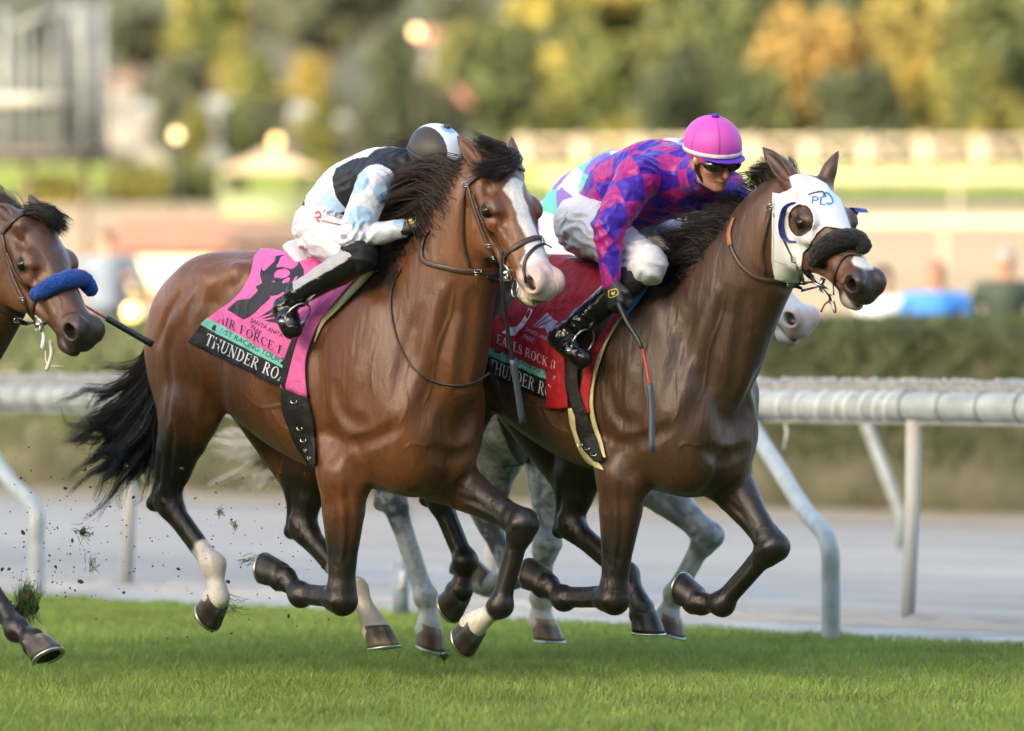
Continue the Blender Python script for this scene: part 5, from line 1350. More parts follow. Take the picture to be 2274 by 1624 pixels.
def silk2(V, torso, sh, el, wr, lat):
    up = np.array([0, 0, 1.]); Ut, At, dt = seg_uv(V, torso, up); best = dt-.10; x = Ut/.085; y = At*.15/.085*1.0
    X, Y = (x+.3), (y+.5)
    for i in (0, 1):
        U, A, d = seg_uv(V, [sh[i], el[i], wr[i]], np.array([0, 1., 0.])); m = (d-.012 < best); best = np.minimum(best, d-.012)
        a, b = (U+.03)/.15, A/(2*math.pi)*3
        X = np.where(m, a+b, X); Y = np.where(m, a-b, Y)
    return np.tile(rgba((.4, .1, .3)), (len(V), 1)), np.stack([X+40, Y+40, np.full(len(V), .5)], 1)
def silk1(V, torso, sh, el, wr, lat):
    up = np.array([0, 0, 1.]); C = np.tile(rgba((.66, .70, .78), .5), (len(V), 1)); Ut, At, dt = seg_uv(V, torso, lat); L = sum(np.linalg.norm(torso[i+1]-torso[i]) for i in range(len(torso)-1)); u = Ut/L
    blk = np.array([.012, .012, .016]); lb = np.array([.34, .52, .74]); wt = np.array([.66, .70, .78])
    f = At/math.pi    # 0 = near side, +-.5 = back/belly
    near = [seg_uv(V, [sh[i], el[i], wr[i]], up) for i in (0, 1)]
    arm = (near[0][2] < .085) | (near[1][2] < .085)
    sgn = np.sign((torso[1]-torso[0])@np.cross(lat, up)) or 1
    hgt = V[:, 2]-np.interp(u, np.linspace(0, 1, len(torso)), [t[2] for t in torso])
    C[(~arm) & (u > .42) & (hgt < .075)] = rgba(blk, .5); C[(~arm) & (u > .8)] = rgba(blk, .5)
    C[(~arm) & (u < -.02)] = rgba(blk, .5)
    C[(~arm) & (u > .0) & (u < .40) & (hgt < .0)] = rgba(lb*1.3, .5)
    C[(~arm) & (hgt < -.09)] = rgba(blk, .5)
    for i in (0, 1):
        U, A, d = near[i]; m = arm & (d < .085)
        for (cu, ca, r) in ((.02, 0, .05), (.02, 2.1, .045), (.15, -1.2, .045), (.15, 1.2, .045), (.28, .2, .042), (.28, 2.5, .042), (.44, -.8, .038), (.44, 1.4, .038), (.44, 3.0, .03)):
            dd = np.hypot(U-cu, np.abs((A-ca+math.pi) % (2*math.pi)-math.pi)*.055); C[m & (dd < r)] = rgba(lb, .5)
    return C, np.zeros((len(V), 3))
def silk3(V, torso, sh, el, wr, lat):
    C = np.tile(rgba((.60, .66, .68), .5), (len(V), 1)); Ut, At, dt = seg_uv(V, torso, lat); a = Ut/.12+At*.8; b = Ut/.12-At*.8
    k = (np.floor(a).astype(int)+np.floor(b).astype(int)) % 3
    C[k == 1] = rgba((.12, .52, .46), .5); C[(k == 2)] = rgba((.22, .13, .50), .5); return C, np.zeros((len(V), 3))
def boot_plain(V, C, al, k, a, sd, fr): 
    C[al < .45] = rgba((.010, .010, .012), .75)
def boot_grey(V, C, al, k, a, sd, fr):
    bk = (V-k)@np.array([-.6, .5, .55]); off = V-k-((V-k)@sd)[:, None]*sd; q = off@nz(np.array([-.75, .55, .25]))
    C[(al > -.1) & (al < .97) & (q > .020)] = rgba((.36, .37, .40), .45)
def boot_strip(V, C, al, k, a, sd, fr):
    C[al < .42] = rgba((.010, .010, .012), .75)
    off = V-k-((V-k)@sd)[:, None]*sd; q = off@nz(np.array([-.85, .2, .25])); C[(al > .42) & (al < .9) & (q > .034)] = rgba((.55, .56, .58), .3)
def helm2(H):
    C = np.tile(rgba((.60, .085, .46), .5), (len(H), 1)); a = np.arctan2(H[:, 2], H[:, 0]+.008)
    for s0 in np.linspace(-math.pi, math.pi, 7)[:-1]+.35:
        d = np.abs((a-s0+math.pi) % (2*math.pi)-math.pi)*.1; m = sstep(.0045, .001, d)[:, None]*.45; C[:, :3] = C[:, :3]*(1-m)
    return C
def helm1(H):
    C = np.tile(rgba((.05, .045, .045), .45), (len(H), 1)); a = np.arctan2(H[:, 1]-.02, H[:, 2]); a = np.arctan2(H[:, 2], H[:, 1])
    m = np.abs(H[:, 2]-.01) < .042; C[m] = rgba((.62, .70, .80), .5); m2 = m & (np.hypot(H[:, 0], H[:, 2]) < .03); C[m2] = rgba((.2, .42, .65), .5); return C
J1 = dict(n='1', label='jockey in white silks with pale blue spots, crouching low behind the blazed horse\'s mane', pelvis=(722, 502, 0), pr=.125,
    head=(964, 368, 22.18), face=(.62, -.62, -.48), torso=[(738, 470, 0), (780, 425, 0), (838, 395, 0), (895, 385, 0)], tr=[.118, .122, .118, .092], tsq=1.28,
    shR=(832, 412, .17), shL=(880, 405, -.18), elR=(780, 530, .26), elL=(860, 525, -.25), wrR=(893, 508, .13), wrL=(925, 500, -.10), kcR=(942, 492, .085), kcL=(965, 495, -.06), ar=[.070, .052, .036],
    hipR=(722, 520, .11), hipL=(745, 510, -.11), knR=(800, 572, .255), knL=(860, 560, -.25), anR=(664, 652, .34), anL=(740, 650, -.33), heR=(630, 684, .36), heL=(712, 690, -.35), toR=(650, 732, .38), toL=(735, 722, -.36), th=[.108, .062], knee=True, sponsor=True, 
    palm=[(.1, .5, -.85), (-.2, .2, -.95)], thumb=[(-.2, .5, .8), (.3, -.4, .8)], silk=silk1, bootcol=boot_grey, helmet=helm1, brim=(.05, .05, .055), band=(.03, .03, .035), badge=(911, 489), group='jockeys riding in the race')
J2 = dict(n='2', label='jockey in magenta and blue diamond silks with a pink helmet, whip lowered in his hand', pelvis=(1318, 500, 0), pr=.135,
    head=(1582, 350, 22.00), face=(.50, -.82, -.34), roll=-6, torso=[(1352, 468, 22.62), (1402, 425, 22.52), (1462, 400, 22.42), (1516, 395, 22.30)], tr=[.118, .150, .158, .120], tsq=1.22, wr=.0042,
    shR=(1418, 392, 22.18), shL=(1608, 425, 22.30), elR=(1352, 500, 22.02), elL=(1648, 470, 22.20), wrR=(1356, 628, 22.00), wrL=(1640, 520, 22.32), kcR=(1368, 672, 21.98), kcL=(1625, 535, 22.32), ar=[.082, .062, .040],
    hipR=(1318, 508, .12), hipL=(1350, 505, -.12), knR=(1438, 592, .26), knL=(1535, 548, -.24), anR=(1290, 715, .345), anL=(1400, 700, -.33), heR=(1240, 748, .37), heL=(1350, 745, -.35), toR=(1296, 796, .385), toL=(1400, 790, -.36), th=[.112, .076],
    palm=[(.75, .55, -.2), (-.3, .3, -.9)], thumb=[(.75, -.55, .1), (.3, -.4, .8)], silk=silk2, silkmat=harlequin_mat(), bootcol=boot_strip, helmet=helm2, brim=(.10, .02, .42), band=(.68, .66, .66), badge=(1361, 652), group='jockeys riding in the race')
J3 = dict(n='3', label='jockey in turquoise, white and lilac silks, half hidden behind the magenta and blue jockey', pelvis=(1205, 545, 0), pr=.125, hs=.006,
    head=(1490, 395, 23.5), face=(.60, -.62, -.48), torso=[(1238, 520, 0), (1300, 450, 0), (1365, 410, 0), (1430, 400, 0)], tr=[.14, .145, .14, .11],
    shR=(1360, 430, .17), shL=(1420, 420, -.18), elR=(1340, 520, .26), elL=(1400, 530, -.25), wrR=(1440, 520, .13), wrL=(1460, 510, -.10), kcR=(1485, 510, .085), kcL=(1500, 505, -.06), ar=[.070, .052, .036],
    hipR=(1235, 550, .11), hipL=(1260, 540, -.11), knR=(1315, 590, .255), knL=(1380, 580, -.25), anR=(1185, 670, .34), anL=(1260, 670, -.33), heR=(1160, 705, .36), heL=(1235, 705, -.35), toR=(1175, 745, .38), toL=(1255, 740, -.36), th=[.105, .075],
    palm=[(.1, .5, -.85), (-.2, .2, -.95)], thumb=[(-.2, .5, .8), (.3, -.4, .8)], silk=silk3, bootcol=boot_plain, helmet=helm1, brim=(.2, .13, .5), band=(.2, .5, .45), badge=(1470, 505), group='jockeys riding in the race')
def whip(label, pts, rad, cols, loc):
    mb0 = empty('riding_whip', pts[0], label, 'whip')
    P = spline(pts, 6); n = len(P)
    for nm, i0, i1, rr, m in cols:
        q = MB(); a, b = int(i0*(n-1)), int(math.ceil(i1*(n-1)))+1; seg = P[a:b]
        q.tube(seg, [rr[0]+(rr[1]-rr[0])*k/max(1, len(seg)-1) for k in range(len(seg))], 8); q.build(nm, m, mb0)
    return mb0

def stirrups(sp, J, px):
    """stirrup leathers and irons, parts of the saddle side of the horse"""
    fr = sp['fr']
    for i, k in enumerate(('toR', 'toL')):
        t = fr.L(*J[k]); h = fr.L(*J['heR' if i == 0 else 'heL']); sg = 1 if i == 0 else -1; top = fr.L(px[0], px[1], .27)*np.array([1, sg, 1])
        c = t*.72+h*.28; d = nz(t-h); up = nz(top-c); sd = np.cross(d, up); iron = [c+sd*.055*math.cos(a)+up*(.045+.058*math.sin(a)) for a in np.linspace(-math.pi/2-1.0, 1.5*math.pi-.9, 16)]
        q = MB(); q.tube([fr.W(p) for p in iron], .0045, 6); q.tube([fr.W(c+sd*.052-up*.012), fr.W(c-sd*.052-up*.012)], .013, 6); o = q.build('stirrup_iron', M_STEEL, sp['root'])
        q = MB(); P = spline([c+up*.10, c*.5+top*.5+np.array([0, .03*sg, -.01]), top], 5); q.ribbon([fr.W(p) for p in P], [fr.f*0+fr.r*sg]*len(P), .022, .004); q.build('stirrup_leather', M_DLEATHER, sp['root'])
# ------------------------------------------------------------------ manes and tails
def G(fr, *pts):      # guide points: (px, py, Y) or horse-local arrays
    return [fr.W(np.array(p)) if isinstance(p, tuple) and abs(p[0]) < 5 else Wp(*p) for p in pts]
def crest(sp, q):
    pts, rad = sp['neckpts'], sp['neckrad']; S = spline([np.append(p, r) for p, r in zip(pts, rad)], 8); i = min(int(q*(len(S)-1)), len(S)-2)
    a, b = S[i], S[i+1]; d = nz((b-a)[:3]); n = nz(np.array([0, 0, 1.])-d[2]*d); return a[:3]+n*a[3]*.93, d, n
def mane(sp, m, n=1500, lie=.5, ln=.30, lift=.05, back=.9, side=.05, w=.0016, q0=.06, q1=.97, drop=.06, seed=1, **kw):
    fr = sp['fr']; gs = []
    rg = random.Random(seed)
    for k in range(12):
        q = q0+(q1-q0)*k/11; p, d, nn = crest(sp, q); L = ln*(1 if not callable(ln) else 1) if not callable(ln) else ln(q)
        b = np.array([-1, 0, 0.])*back+nn*.3; b = nz(b); s = side*(1 if k % 3 else -.6)
        g = [p-nn*.02, p+nn*lift*.5+b*L*.15, p+nn*lift+b*L*.45+np.array([0, s*.5, rg.uniform(-.01, .02)]), p+nn*lift*.9+b*L*.75+np.array([0, s, -drop*.4]), p+nn*lift*.7+b*L+np.array([0, s*1.2, -drop+rg.uniform(-.02, .02)])]
        gs.append([fr.W(x) for x in g])
    hair('mane', sp['root'], gs, n, w, m, spread=.016, tip=.03, seed=seed, **kw)
    # hair lying down the near side of the crest
    if not lie: return
    gs = []
    for k in range(9):
        q = q0+(q1-.06-q0)*k/8; p, d, nn = crest(sp, q); L = (ln if not callable(ln) else ln(q))*.8
        g = [p, p+np.array([-.03, .05, -.02]), p+np.array([-.08, .085, -.09*L/.3]), p+np.array([-.15, .11, -.15*L/.3])]
        gs.append([fr.W(x) for x in g])
    hair('mane', sp['root'], gs, int(n*lie), w, m, spread=.016, tip=.02, seed=seed+5, **kw)
def tail(sp, m, guides, n=1300, w=.0018, seed=2, **kw):
    hair('tail', sp['root'], guides, n, w, m, spread=.014, tip=.05, seg=14, clump=60, wig=.02, seed=seed, **kw)
def hair_all():
    fr = SP1['fr']
    mane(SP1, M_HAIRBR, 4200, lie=.25, ln=lambda q: .34-.10*q, q1=.84, lift=.07, side=-.02, drop=.05, seed=3, clump=110, wig=.012, w=.0017)
    hair('mane', SP1['root'], [G(fr, (1035, 395, 22.02), (985, 365, 22.05), (935, 380, 22.15), (885, 420, 22.25)), G(fr, (1005, 450, 22.03), (955, 420, 22.1), (910, 430, 22.2), (875, 470, 22.3)),
        G(fr, (980, 505, 22.06), (945, 465, 22.15), (910, 465, 22.28), (880, 500, 22.35)), G(fr, (950, 560, 22.12), (925, 545, 22.2), (900, 550, 22.3), (872, 585, 22.3)), G(fr, (915, 610, 22.2), (895, 595, 22.22), (872, 605, 22.25), (850, 640, 22.25))],
        3600, .0017, M_HAIRBR, spread=.030, tip=.03, clump=80, wig=.014, seed=21)
    HD = SP1['HD']; P = lambda x, y, w: fr.W(HD.P(x, y, w))
    hair('forelock', SP1['root'], [[P(.0, .02, .035), P(.03, .040, .04), P(.06, .035, .06), P(.075, .02, .085), P(.07, .01, .12)], [P(.0, .02, 0), P(.04, .045, .0), P(.07, .04, .03), P(.085, .03, .07), P(.08, .015, .11)],
        [P(.0, .02, -.035), P(.035, .04, -.03), P(.065, .04, -.01), P(.085, .035, .04), P(.09, .025, .08)], [P(.0, .01, .02), P(-.02, .045, .02), P(-.03, .05, .03), P(-.06, .04, .05), P(-.10, .03, .08)]], 1500, .0016, M_HAIRBR, spread=.014, tip=.012, clump=34, wig=.006, seed=4)
    g1 = [G(fr, (-1.02, 0, 1.52), (-1.14, .0, 1.50), (322, 800, 23.35), (285, 830, 23.4), (255, 850, 23.4), (225, 880, 23.4)), G(fr, (-1.02, 0, 1.50), (-1.12, .0, 1.44), (335, 830, 23.35), (290, 880, 23.4), (245, 910, 23.4), (205, 930, 23.4), (180, 968, 23.4)),
        G(fr, (-1.02, 0, 1.48), (-1.10, .0, 1.38), (335, 870, 23.3), (290, 930, 23.35), (250, 975, 23.4), (225, 985, 23.4), (205, 965, 23.4)), G(fr, (-1.02, 0, 1.46), (-1.08, 0, 1.34), (340, 900, 23.3), (310, 960, 23.3), (280, 1010, 23.3), (240, 1040, 23.3), (215, 1085, 23.3)),
        G(fr, (-1.02, 0, 1.44), (-1.06, 0, 1.30), (345, 930, 23.25), (330, 990, 23.25), (310, 1020, 23.25), (285, 1050, 23.25), (262, 1072, 23.25)), G(fr, (-1.02, 0, 1.44), (-1.06, 0, 1.28), (350, 940, 23.2), (350, 985, 23.2), (340, 1010, 23.2), (325, 1020, 23.2))]
    tail(SP1, M_HAIRB, g1, 2600, .0017, lenv=.5)
    f2 = SP2['fr']
    mane(SP2, M_HAIRB, 2600, lie=0, ln=lambda q: .09+.13*(1-q), q1=.93, lift=.05, side=.0, drop=-.02, seed=7, clump=90, wig=.006)
    hair('mane', SP2['root'], [G(f2, (1635, 500, 22.0), (1600, 485, 22.05), (1560, 495, 22.1), (1520, 520, 22.15)), G(f2, (1600, 545, 22.05), (1565, 530, 22.08), (1530, 545, 22.12), (1500, 565, 22.2)),
        G(f2, (1565, 590, 22.1), (1535, 580, 22.1), (1510, 590, 22.15), (1485, 612, 22.2)), G(f2, (1530, 630, 22.15), (1508, 625, 22.15), (1485, 635, 22.2), (1462, 650, 22.25))], 2600, .0016, M_HAIRB, spread=.026, tip=.018, clump=60, wig=.008, seed=23)
    tail(SP2, M_HAIRB, [G(f2, (-1.02, 0, 1.5), (-1.14, 0, 1.46), (-1.3, .0, 1.3), (-1.42, 0, 1.1)), G(f2, (-1.02, 0, 1.48), (-1.12, 0, 1.40), (-1.2, .04, 1.2), (-1.3, 0, 1.0))], 700, seed=9)
    f3 = SP3['fr']
    mane(SP3, mat('grey_hair', (.10, .10, .10), .5, noise=.5), 1200, ln=.22, seed=8)
    tail(SP3, M_HAIRW, [G(f3, (-1.02, 0, 1.5), (-1.10, .0, 1.40), (720, 880, 25), (640, 950, 25), (570, 960, 25), (500, 940, 25)), G(f3, (-1.02, 0, 1.48), (-1.10, .0, 1.34), (730, 920, 25), (650, 980, 25), (580, 1000, 25), (520, 1010, 25)),
        G(f3, (-1.02, 0, 1.46), (-1.08, 0, 1.3), (740, 950, 25), (690, 1000, 25), (640, 1030, 25), (605, 1052, 25))], 3200, .0032, seed=12, lenv=.5)
    f4 = SP4['fr']; H4 = SP4['HD']; P4 = lambda x, y, w: f4.W(H4.P(x, y, w))
    mane(SP4, M_HAIRB, 1500, ln=.22, seed=15)
    hair('forelock', SP4['root'], [[P4(.0, .02, .03), P4(.03, .05, .02), P4(.07, .055, .0), P4(.11, .045, -.03), P4(.13, .03, -.06)], [P4(.0, .02, -.03), P4(.03, .05, -.04), P4(.07, .055, -.05), P4(.11, .035, -.07)]], 500, .0015, M_HAIRB, spread=.012, tip=.008, clump=20, wig=.004, seed=5)
    tail(SP4, M_HAIRB, [G(f4, (-1.02, 0, 1.5), (-1.14, 0, 1.46), (-1.3, .0, 1.3), (-1.42, 0, 1.1)), G(f4, (-1.02, 0, 1.48), (-1.12, 0, 1.40), (-1.2, .04, 1.2), (-1.3, 0, 1.0))], 500, seed=9)
# ------------------------------------------------------------------ the place
RF = np.array([.7071, -.7071]); RN = np.array([.7071, .7071])      # along the rail; away from the turf
E0 = np.array([2.28, 25.3])                                        # a point of the turf's far edge
def AL(s, d, z=0.0):     # metres along the rail from E0, metres beyond the turf edge
    p = E0+RF*s+RN*d; return (p[0], p[1], z)
def sheet(name, pts, z, m, nx=1, ny=1, kind='structure', fn=None):
    a, b, c, d = [np.array(p, float) for p in pts]; V = []
    for j in range(ny+1):
        for i in range(nx+1):
            u, v = i/nx, j/ny; p = (a*(1-u)+b*u)*(1-v)+(d*(1-u)+c*u)*v; V.append((p[0], p[1], z if fn is None else fn(p[0], p[1])))
    o = mesh(name, V, None, m, None, quads=grid_faces(ny, nx)[:, ::-1] if False else grid_faces(ny, nx), smooth=True)
    if kind: o['kind'] = kind
    return o
def ground_mat(name, c1, c2, c3, s1, s2, stretch=(1, 1, 1), bump=.3, bs=40, rot=0.0, tex=False):
    m = bpy.data.materials.new(name); m.use_nodes = True; nt = m.node_tree; b = nt.nodes['Principled BSDF']; L = nt.links; b.inputs['Roughness'].default_value = .9; b.inputs['Specular IOR Level'].default_value = .2
    tc = nt.nodes.new('ShaderNodeTexCoord'); mp = nt.nodes.new('ShaderNodeMapping'); mp.vector_type = 'TEXTURE' if tex else 'POINT'; mp.inputs['Scale'].default_value = stretch; mp.inputs['Rotation'].default_value = (0, 0, rot); L.new(tc.outputs['Object'], mp.inputs[0])
    n = nt.nodes.new('ShaderNodeTexNoise'); n.inputs['Scale'].default_value = s1; n.inputs['Detail'].default_value = 6; L.new(mp.outputs[0], n.inputs['Vector'])
    n2 = nt.nodes.new('ShaderNodeTexNoise'); n2.inputs['Scale'].default_value = s2; n2.inputs['Detail'].default_value = 3; L.new(mp.outputs[0], n2.inputs['Vector'])
    r = nt.nodes.new('ShaderNodeValToRGB'); e = r.color_ramp.elements; e[0].position = .35; e[0].color = (*c1, 1); e[1].position = .65; e[1].color = (*c2, 1); L.new(n.outputs[0], r.inputs[0])
    mx = nt.nodes.new('ShaderNodeMix'); mx.data_type = 'RGBA'; L.new(r.outputs[0], mx.inputs[6]); mx.inputs[7].default_value = (*c3, 1)
    mr = nt.nodes.new('ShaderNodeMapRange'); mr.inputs[1].default_value = .42; mr.inputs[2].default_value = .68; L.new(n2.outputs[0], mr.inputs[0]); L.new(mr.outputs[0], mx.inputs[0]); L.new(mx.outputs[2], b.inputs['Base Color'])
    n3 = nt.nodes.new('ShaderNodeTexNoise'); n3.inputs['Scale'].default_value = bs; n3.inputs['Detail'].default_value = 5; L.new(mp.outputs[0], n3.inputs['Vector'])
    bp = nt.nodes.new('ShaderNodeBump'); bp.inputs['Strength'].default_value = bump; bp.inputs['Distance'].default_value = .05; L.new(n3.outputs[0], bp.inputs['Height']); L.new(bp.outputs[0], b.inputs['Normal'])
    return m
def Zt(x, y):
    z = np.interp(y, [0, 54, 62, 180, 230, 420, 900], [-.02, -.02, .8, 6.4, 8.5, 34, 120]); return float(z)
def setting():
    turf = ground_mat('turf_soil', (.045, .085, .016), (.075, .13, .025), (.09, .10, .04), 9, 1.6)
    # one big sheet reaching the horizon
    xs = [-900, -300, -120, -60, -30, -15, -8, -4, 0, 4, 8, 15, 30, 60, 120, 300, 900]; ys = [-200, -60, 0, 20, 40, 54, 58, 62, 80, 110, 140, 180, 205, 230, 300, 360, 420, 600, 900]
    V = [(x, y, Zt(x, y)-.02+(0 if y < 240 else 3*math.sin(x*.02+y*.013)+2*math.sin(x*.05))) for y in ys for x in xs]
    o = mesh('ground', V, None, ground_mat('hillside', (.045, .055, .03), (.065, .07, .04), (.085, .08, .05), .08, .02, bump=.1), None, quads=grid_faces(len(ys)-1, len(xs)-1)); o['kind'] = 'structure'
    sheet('turf_course', [AL(-60, 0), AL(60, 0), AL(60, -60), AL(-60, -60)], .0, turf, 8, 8)
    white = ground_mat('concrete_strip', (.40, .40, .39), (.50, .50, .49), (.30, .29, .27), 9, 2, bump=.2)
    sheet('kerb_strip', [AL(-60, 1.0), AL(60, 1.0), AL(60, -.02), AL(-60, -.02)], .006, white, 1, 1)
    dirt = ground_mat('harrowed_dirt', (.30, .29, .272), (.46, .44, .41), (.36, .325, .28), 1.6, .7, stretch=(4.5, .40, 1), bump=.8, bs=5, rot=R(-45), tex=True)
    sheet('dirt_track', [AL(-110, 12.2), AL(80, 12.2), AL(80, .98), AL(-110, .98)], .012, dirt, 1, 1)
    sheet('sand_verge', [AL(-110, 15.0), AL(80, 15.0), AL(80, 12.1), AL(-110, 12.1)], .02, ground_mat('pale_sand', (.36, .32, .25), (.42, .37, .29), (.33, .28, .21), 3, .6), 1, 1)
    # little ridges of loose dirt along the strip
    rr = np.random.default_rng(3); n = 220; m_ = 5; V = []
    for j in range(m_):
        for i in range(n+1):
            s = -16+26*i/n; h = (0, .7, 1, .6, 0)[j]*.045*(.35+rr.random()); x, y, z = AL(s, .92+.075*j+.03*rr.random(), h+.008); V.append((x, y, z))
    o = mesh('dirt_ridge', V, None, dirt, None, quads=grid_faces(m_-1, n)[:, ::-1]); o['kind'] = 'structure'
    # sunlit infield beyond the hedge
    sand = ground_mat('sunlit_sand', (.33, .26, .165), (.38, .30, .19), (.29, .225, .14), .3, .05)
    f = lambda dz: (lambda x, y: Zt(x, y)+dz)
    sheet('infield_track', [(-60, 76), (60, 76), (60, 148), (-60, 148)], 0, sand, 1, 24, fn=f(.02))
    lawn = ground_mat('sunlit_lawn', (.07, .10, .025), (.10, .12, .035), (.12, .115, .045), .5, .08)
    sheet('infield_lawn', [(-90, 148), (90, 148), (90, 200), (-90, 200)], 0, lawn, 1, 20, fn=f(.04))
def grass():
    rg = np.random.default_rng(11); N = 330000
    y = 17.5+(33-17.5)*rg.random(N)**.9; x = (rg.random(N)*2-1)*(1320/FPX*y+.25)
    d = (np.stack([x, y], 1)-E0)@RN; k = d < rg.normal(-.01, .02, N); x, y, d = x[k], y[k], d[k]; N = len(x)
    P2 = np.stack([x, y, np.zeros(N)], 1); n = vnoise(P2, 1.6, 3, 3); n2 = vnoise(P2, 7, 5, 2)
    h = .016+.050*n2**1.6+.045*n*rg.random(N)**1.5; h *= np.where(d > -.05, .8, 1)
    dens = rg.random(N) < .55+.7*n2; x, y, h, n, n2 = x[dens], y[dens], h[dens], n[dens], n2[dens]; N = len(x)
    th = rg.random(N)*2*math.pi; ln = h*rg.uniform(.2, .9, N); lx, ly = np.cos(th)*ln, np.sin(th)*ln; a = rg.random(N)*math.pi; w = rg.uniform(.0014, .0034, N)
    wx, wy = np.cos(a)*w, np.sin(a)*w; z0 = np.full(N, .0)
    V = np.stack([np.stack([x-wx, y-wy, z0], 1), np.stack([x+wx, y+wy, z0], 1), np.stack([x+wx*.8+lx*.35, y+wy*.8+ly*.35, h*.6], 1), np.stack([x-wx*.8+lx*.35, y-wy*.8+ly*.35, h*.6], 1), np.stack([x+lx+wx*.15, y+ly+wy*.15, h], 1), np.stack([x+lx-wx*.15, y+ly-wy*.15, h], 1)], 1)
    b = np.arange(N)*6; Q = np.concatenate([np.stack([b, b+1, b+2, b+3], 1), np.stack([b+3, b+2, b+4, b+5], 1)])
    t = rg.random(N)*.5+n*.5; C0 = np.array([.165, .255, .046]); C1 = np.array([.390, .480, .110]); C = C0+(C1-C0)*t[:, None]; dry = rg.random(N) < .05+.05*(n < .35); C[dry] = (.24, .22, .09)
    C *= (.72+.56*vnoise(P2[dens], 3.2, 9, 3))[:, None]
    CC = np.repeat(np.concatenate([C, np.full((N, 1), .45)], 1), 6, 0)
    m = attr_mat('grass_blade', spec=.3, bump=0, vary=.1); nt = m.node_tree; bs = nt.nodes['Principled BSDF']
    tr = nt.nodes.new('ShaderNodeBsdfTranslucent'); mx = nt.nodes.new('ShaderNodeMixShader'); mx.inputs[0].default_value = .35
    nt.links.new(bs.inputs['Base Color'].links[0].from_socket, tr.inputs[0]); nt.links.new(bs.outputs[0], mx.inputs[1]); nt.links.new(tr.outputs[0], mx.inputs[2]); nt.links.new(mx.outputs[0], nt.nodes['Material Output'].inputs[0])
    o = mesh('grass', V.reshape(-1, 3), None, m, None, quads=Q, attrs={'Col': CC}); o['kind'] = 'stuff'; o['label'] = 'short green turf grass under the galloping horses'; o['category'] = 'grass'
def rails():
    wm = mat('rail_paint', (.31, .345, .345), .42, noise=.22, nscale=9, bump=.03); gm = mat('rail_cover', (.26, .265, .26), .8, noise=.3, nscale=30, bump=.6, bscale=80)
    band = mat('dark_strap', (.10, .11, .11), .6); wband = mat('white_strap', (.72, .72, .70), .5); rust = mat('rusty_paint', (.36, .39, .385), .6, noise=.5, nscale=4, col2=(.42, .40, .36))
    T0 = np.array([(2030-CX)*27.3/FPX, 27.3]); tp = lambda s, z: (T0[0]+RF[0]*s, T0[1]+RF[1]*s, z)
    root = empty('running_rail', tp(0, 0), 'white tubular racing rail wrapped in straps, running along the turf edge', 'rail')
    q = MB(); q.tube([tp(s, 1.052) for s in np.linspace(-14, 5, 20)], .070, 20); q.build('tube', wm, root)
    q = MB(); q.box(tp(-4.5, .975), (19, .03, .018), R(-45)); q.build('lip', wm, root)
    # cover behind with loose crumbs of dirt
    q = MB(); rg = random.Random(2); base = np.array(tp(0, 0)[:2])+RN*.16
    n = 260; V = []; prof = [(-.05, 1.02), (-.05, 1.165), (.10, 1.18), (.10, 1.02)]
    for i in range(n+1):
        s = -14+19*i/n
        for (dn, z) in prof: zz = z+(rg.uniform(-.006, .014) if z > 1.1 else 0); p = base+RF*s+RN*dn; q.V.append((p[0], p[1], zz))
    for i in range(n):
        for j in range(3): q.F.append((i*4+j, i*4+j+1, i*4+5+j, i*4+4+j))
    q.build('cover_board', gm, root, smooth=False)
    q = MB()
    for k in range(420):
        s = rg.uniform(-10, 4); p = base+RF*s+RN*rg.uniform(-.05, .06); r = rg.uniform(.004, .012); q.ell((p[0], p[1], 1.175+r*.6), (r*1.5, r, r), 5, 3)
    o = q.build('crumb', mat('pale_crumbs', (.45, .43, .40), .9), root); o['kind'] = 'stuff'
    def strapring(s, m, w=.012, tilt=0.0, r=.0735):
        q = MB(); c = np.array(tp(s, 1.052)); a = np.array([RN[0], RN[1], 0]); u = np.array([0, 0, 1.]); f = np.array([RF[0], RF[1], 0])
        pts = [c+r*(math.cos(t)*a+math.sin(t)*u)+f*tilt*math.sin(t) for t in np.linspace(0, 2*math.pi, 25)]; q.ribbon(pts, [nz(p-c) for p in pts], w, .004); q.build('strap', m, root)
    for s in (-1.25, -.98, -.83, -.71, -.57, -.46, -.39, -.29, -.20, -.13): strapring(s, wband, .012, .015)
    for s in (-.04, .20, .44, .68, .92, 1.2): strapring(s, band, .008)
    for s in (-6.9, -6.75, -6.60, -6.45, -6.31, -6.17, -6.0, -5.85, -5.7, -5.5): strapring(s, band, .008)
    for s in (-5.9, -.84): 
        p = np.array(tp(s, .98)); q = MB(); q.ribbon([p, p+np.array([.01, -.02, -.06]), p+np.array([-.005, -.02, -.14])], [np.array([0, -1, 0])]*3, .012, .002); q.build('loose_strap', wband, root)
    for s in (0, -2.85, -5.69, -8.5, 2.9):
        q = MB(); x, y, _ = tp(s, 0); q.tube([(x-.03, y+.03, 0), (x-.01, y+.01, .5), (x, y, .99)], [.034, .034, .040], 12); q.build('post', rust, root)
    # goosenecks
    for (px, py, Yb) in ((1845, 1430, 25.7), (80, 1322, 30.6)):
        b = Wp(px, py, Yb); b[2] = 0; e = b+np.array([-.32, 2.45, 1.05]) if px > 500 else b+np.array([-.69, 2.3, 1.05])
        path = spline([b, b+np.array([0, .0, .28]), b+np.array([-.012, .06, .47]), b*.72+e*.28+np.array([0, 0, .30]), b*.4+e*.6+np.array([0, 0, .17]), e], 8)
        q = MB(); q.tube(path, .042, 14); q.build('gooseneck_post', wm, root)
    # far rail of the dirt track
    far = empty('running_rail', AL(-10, 10.5), 'blurred white outer rail of the dirt track in front of the hedge', 'rail')
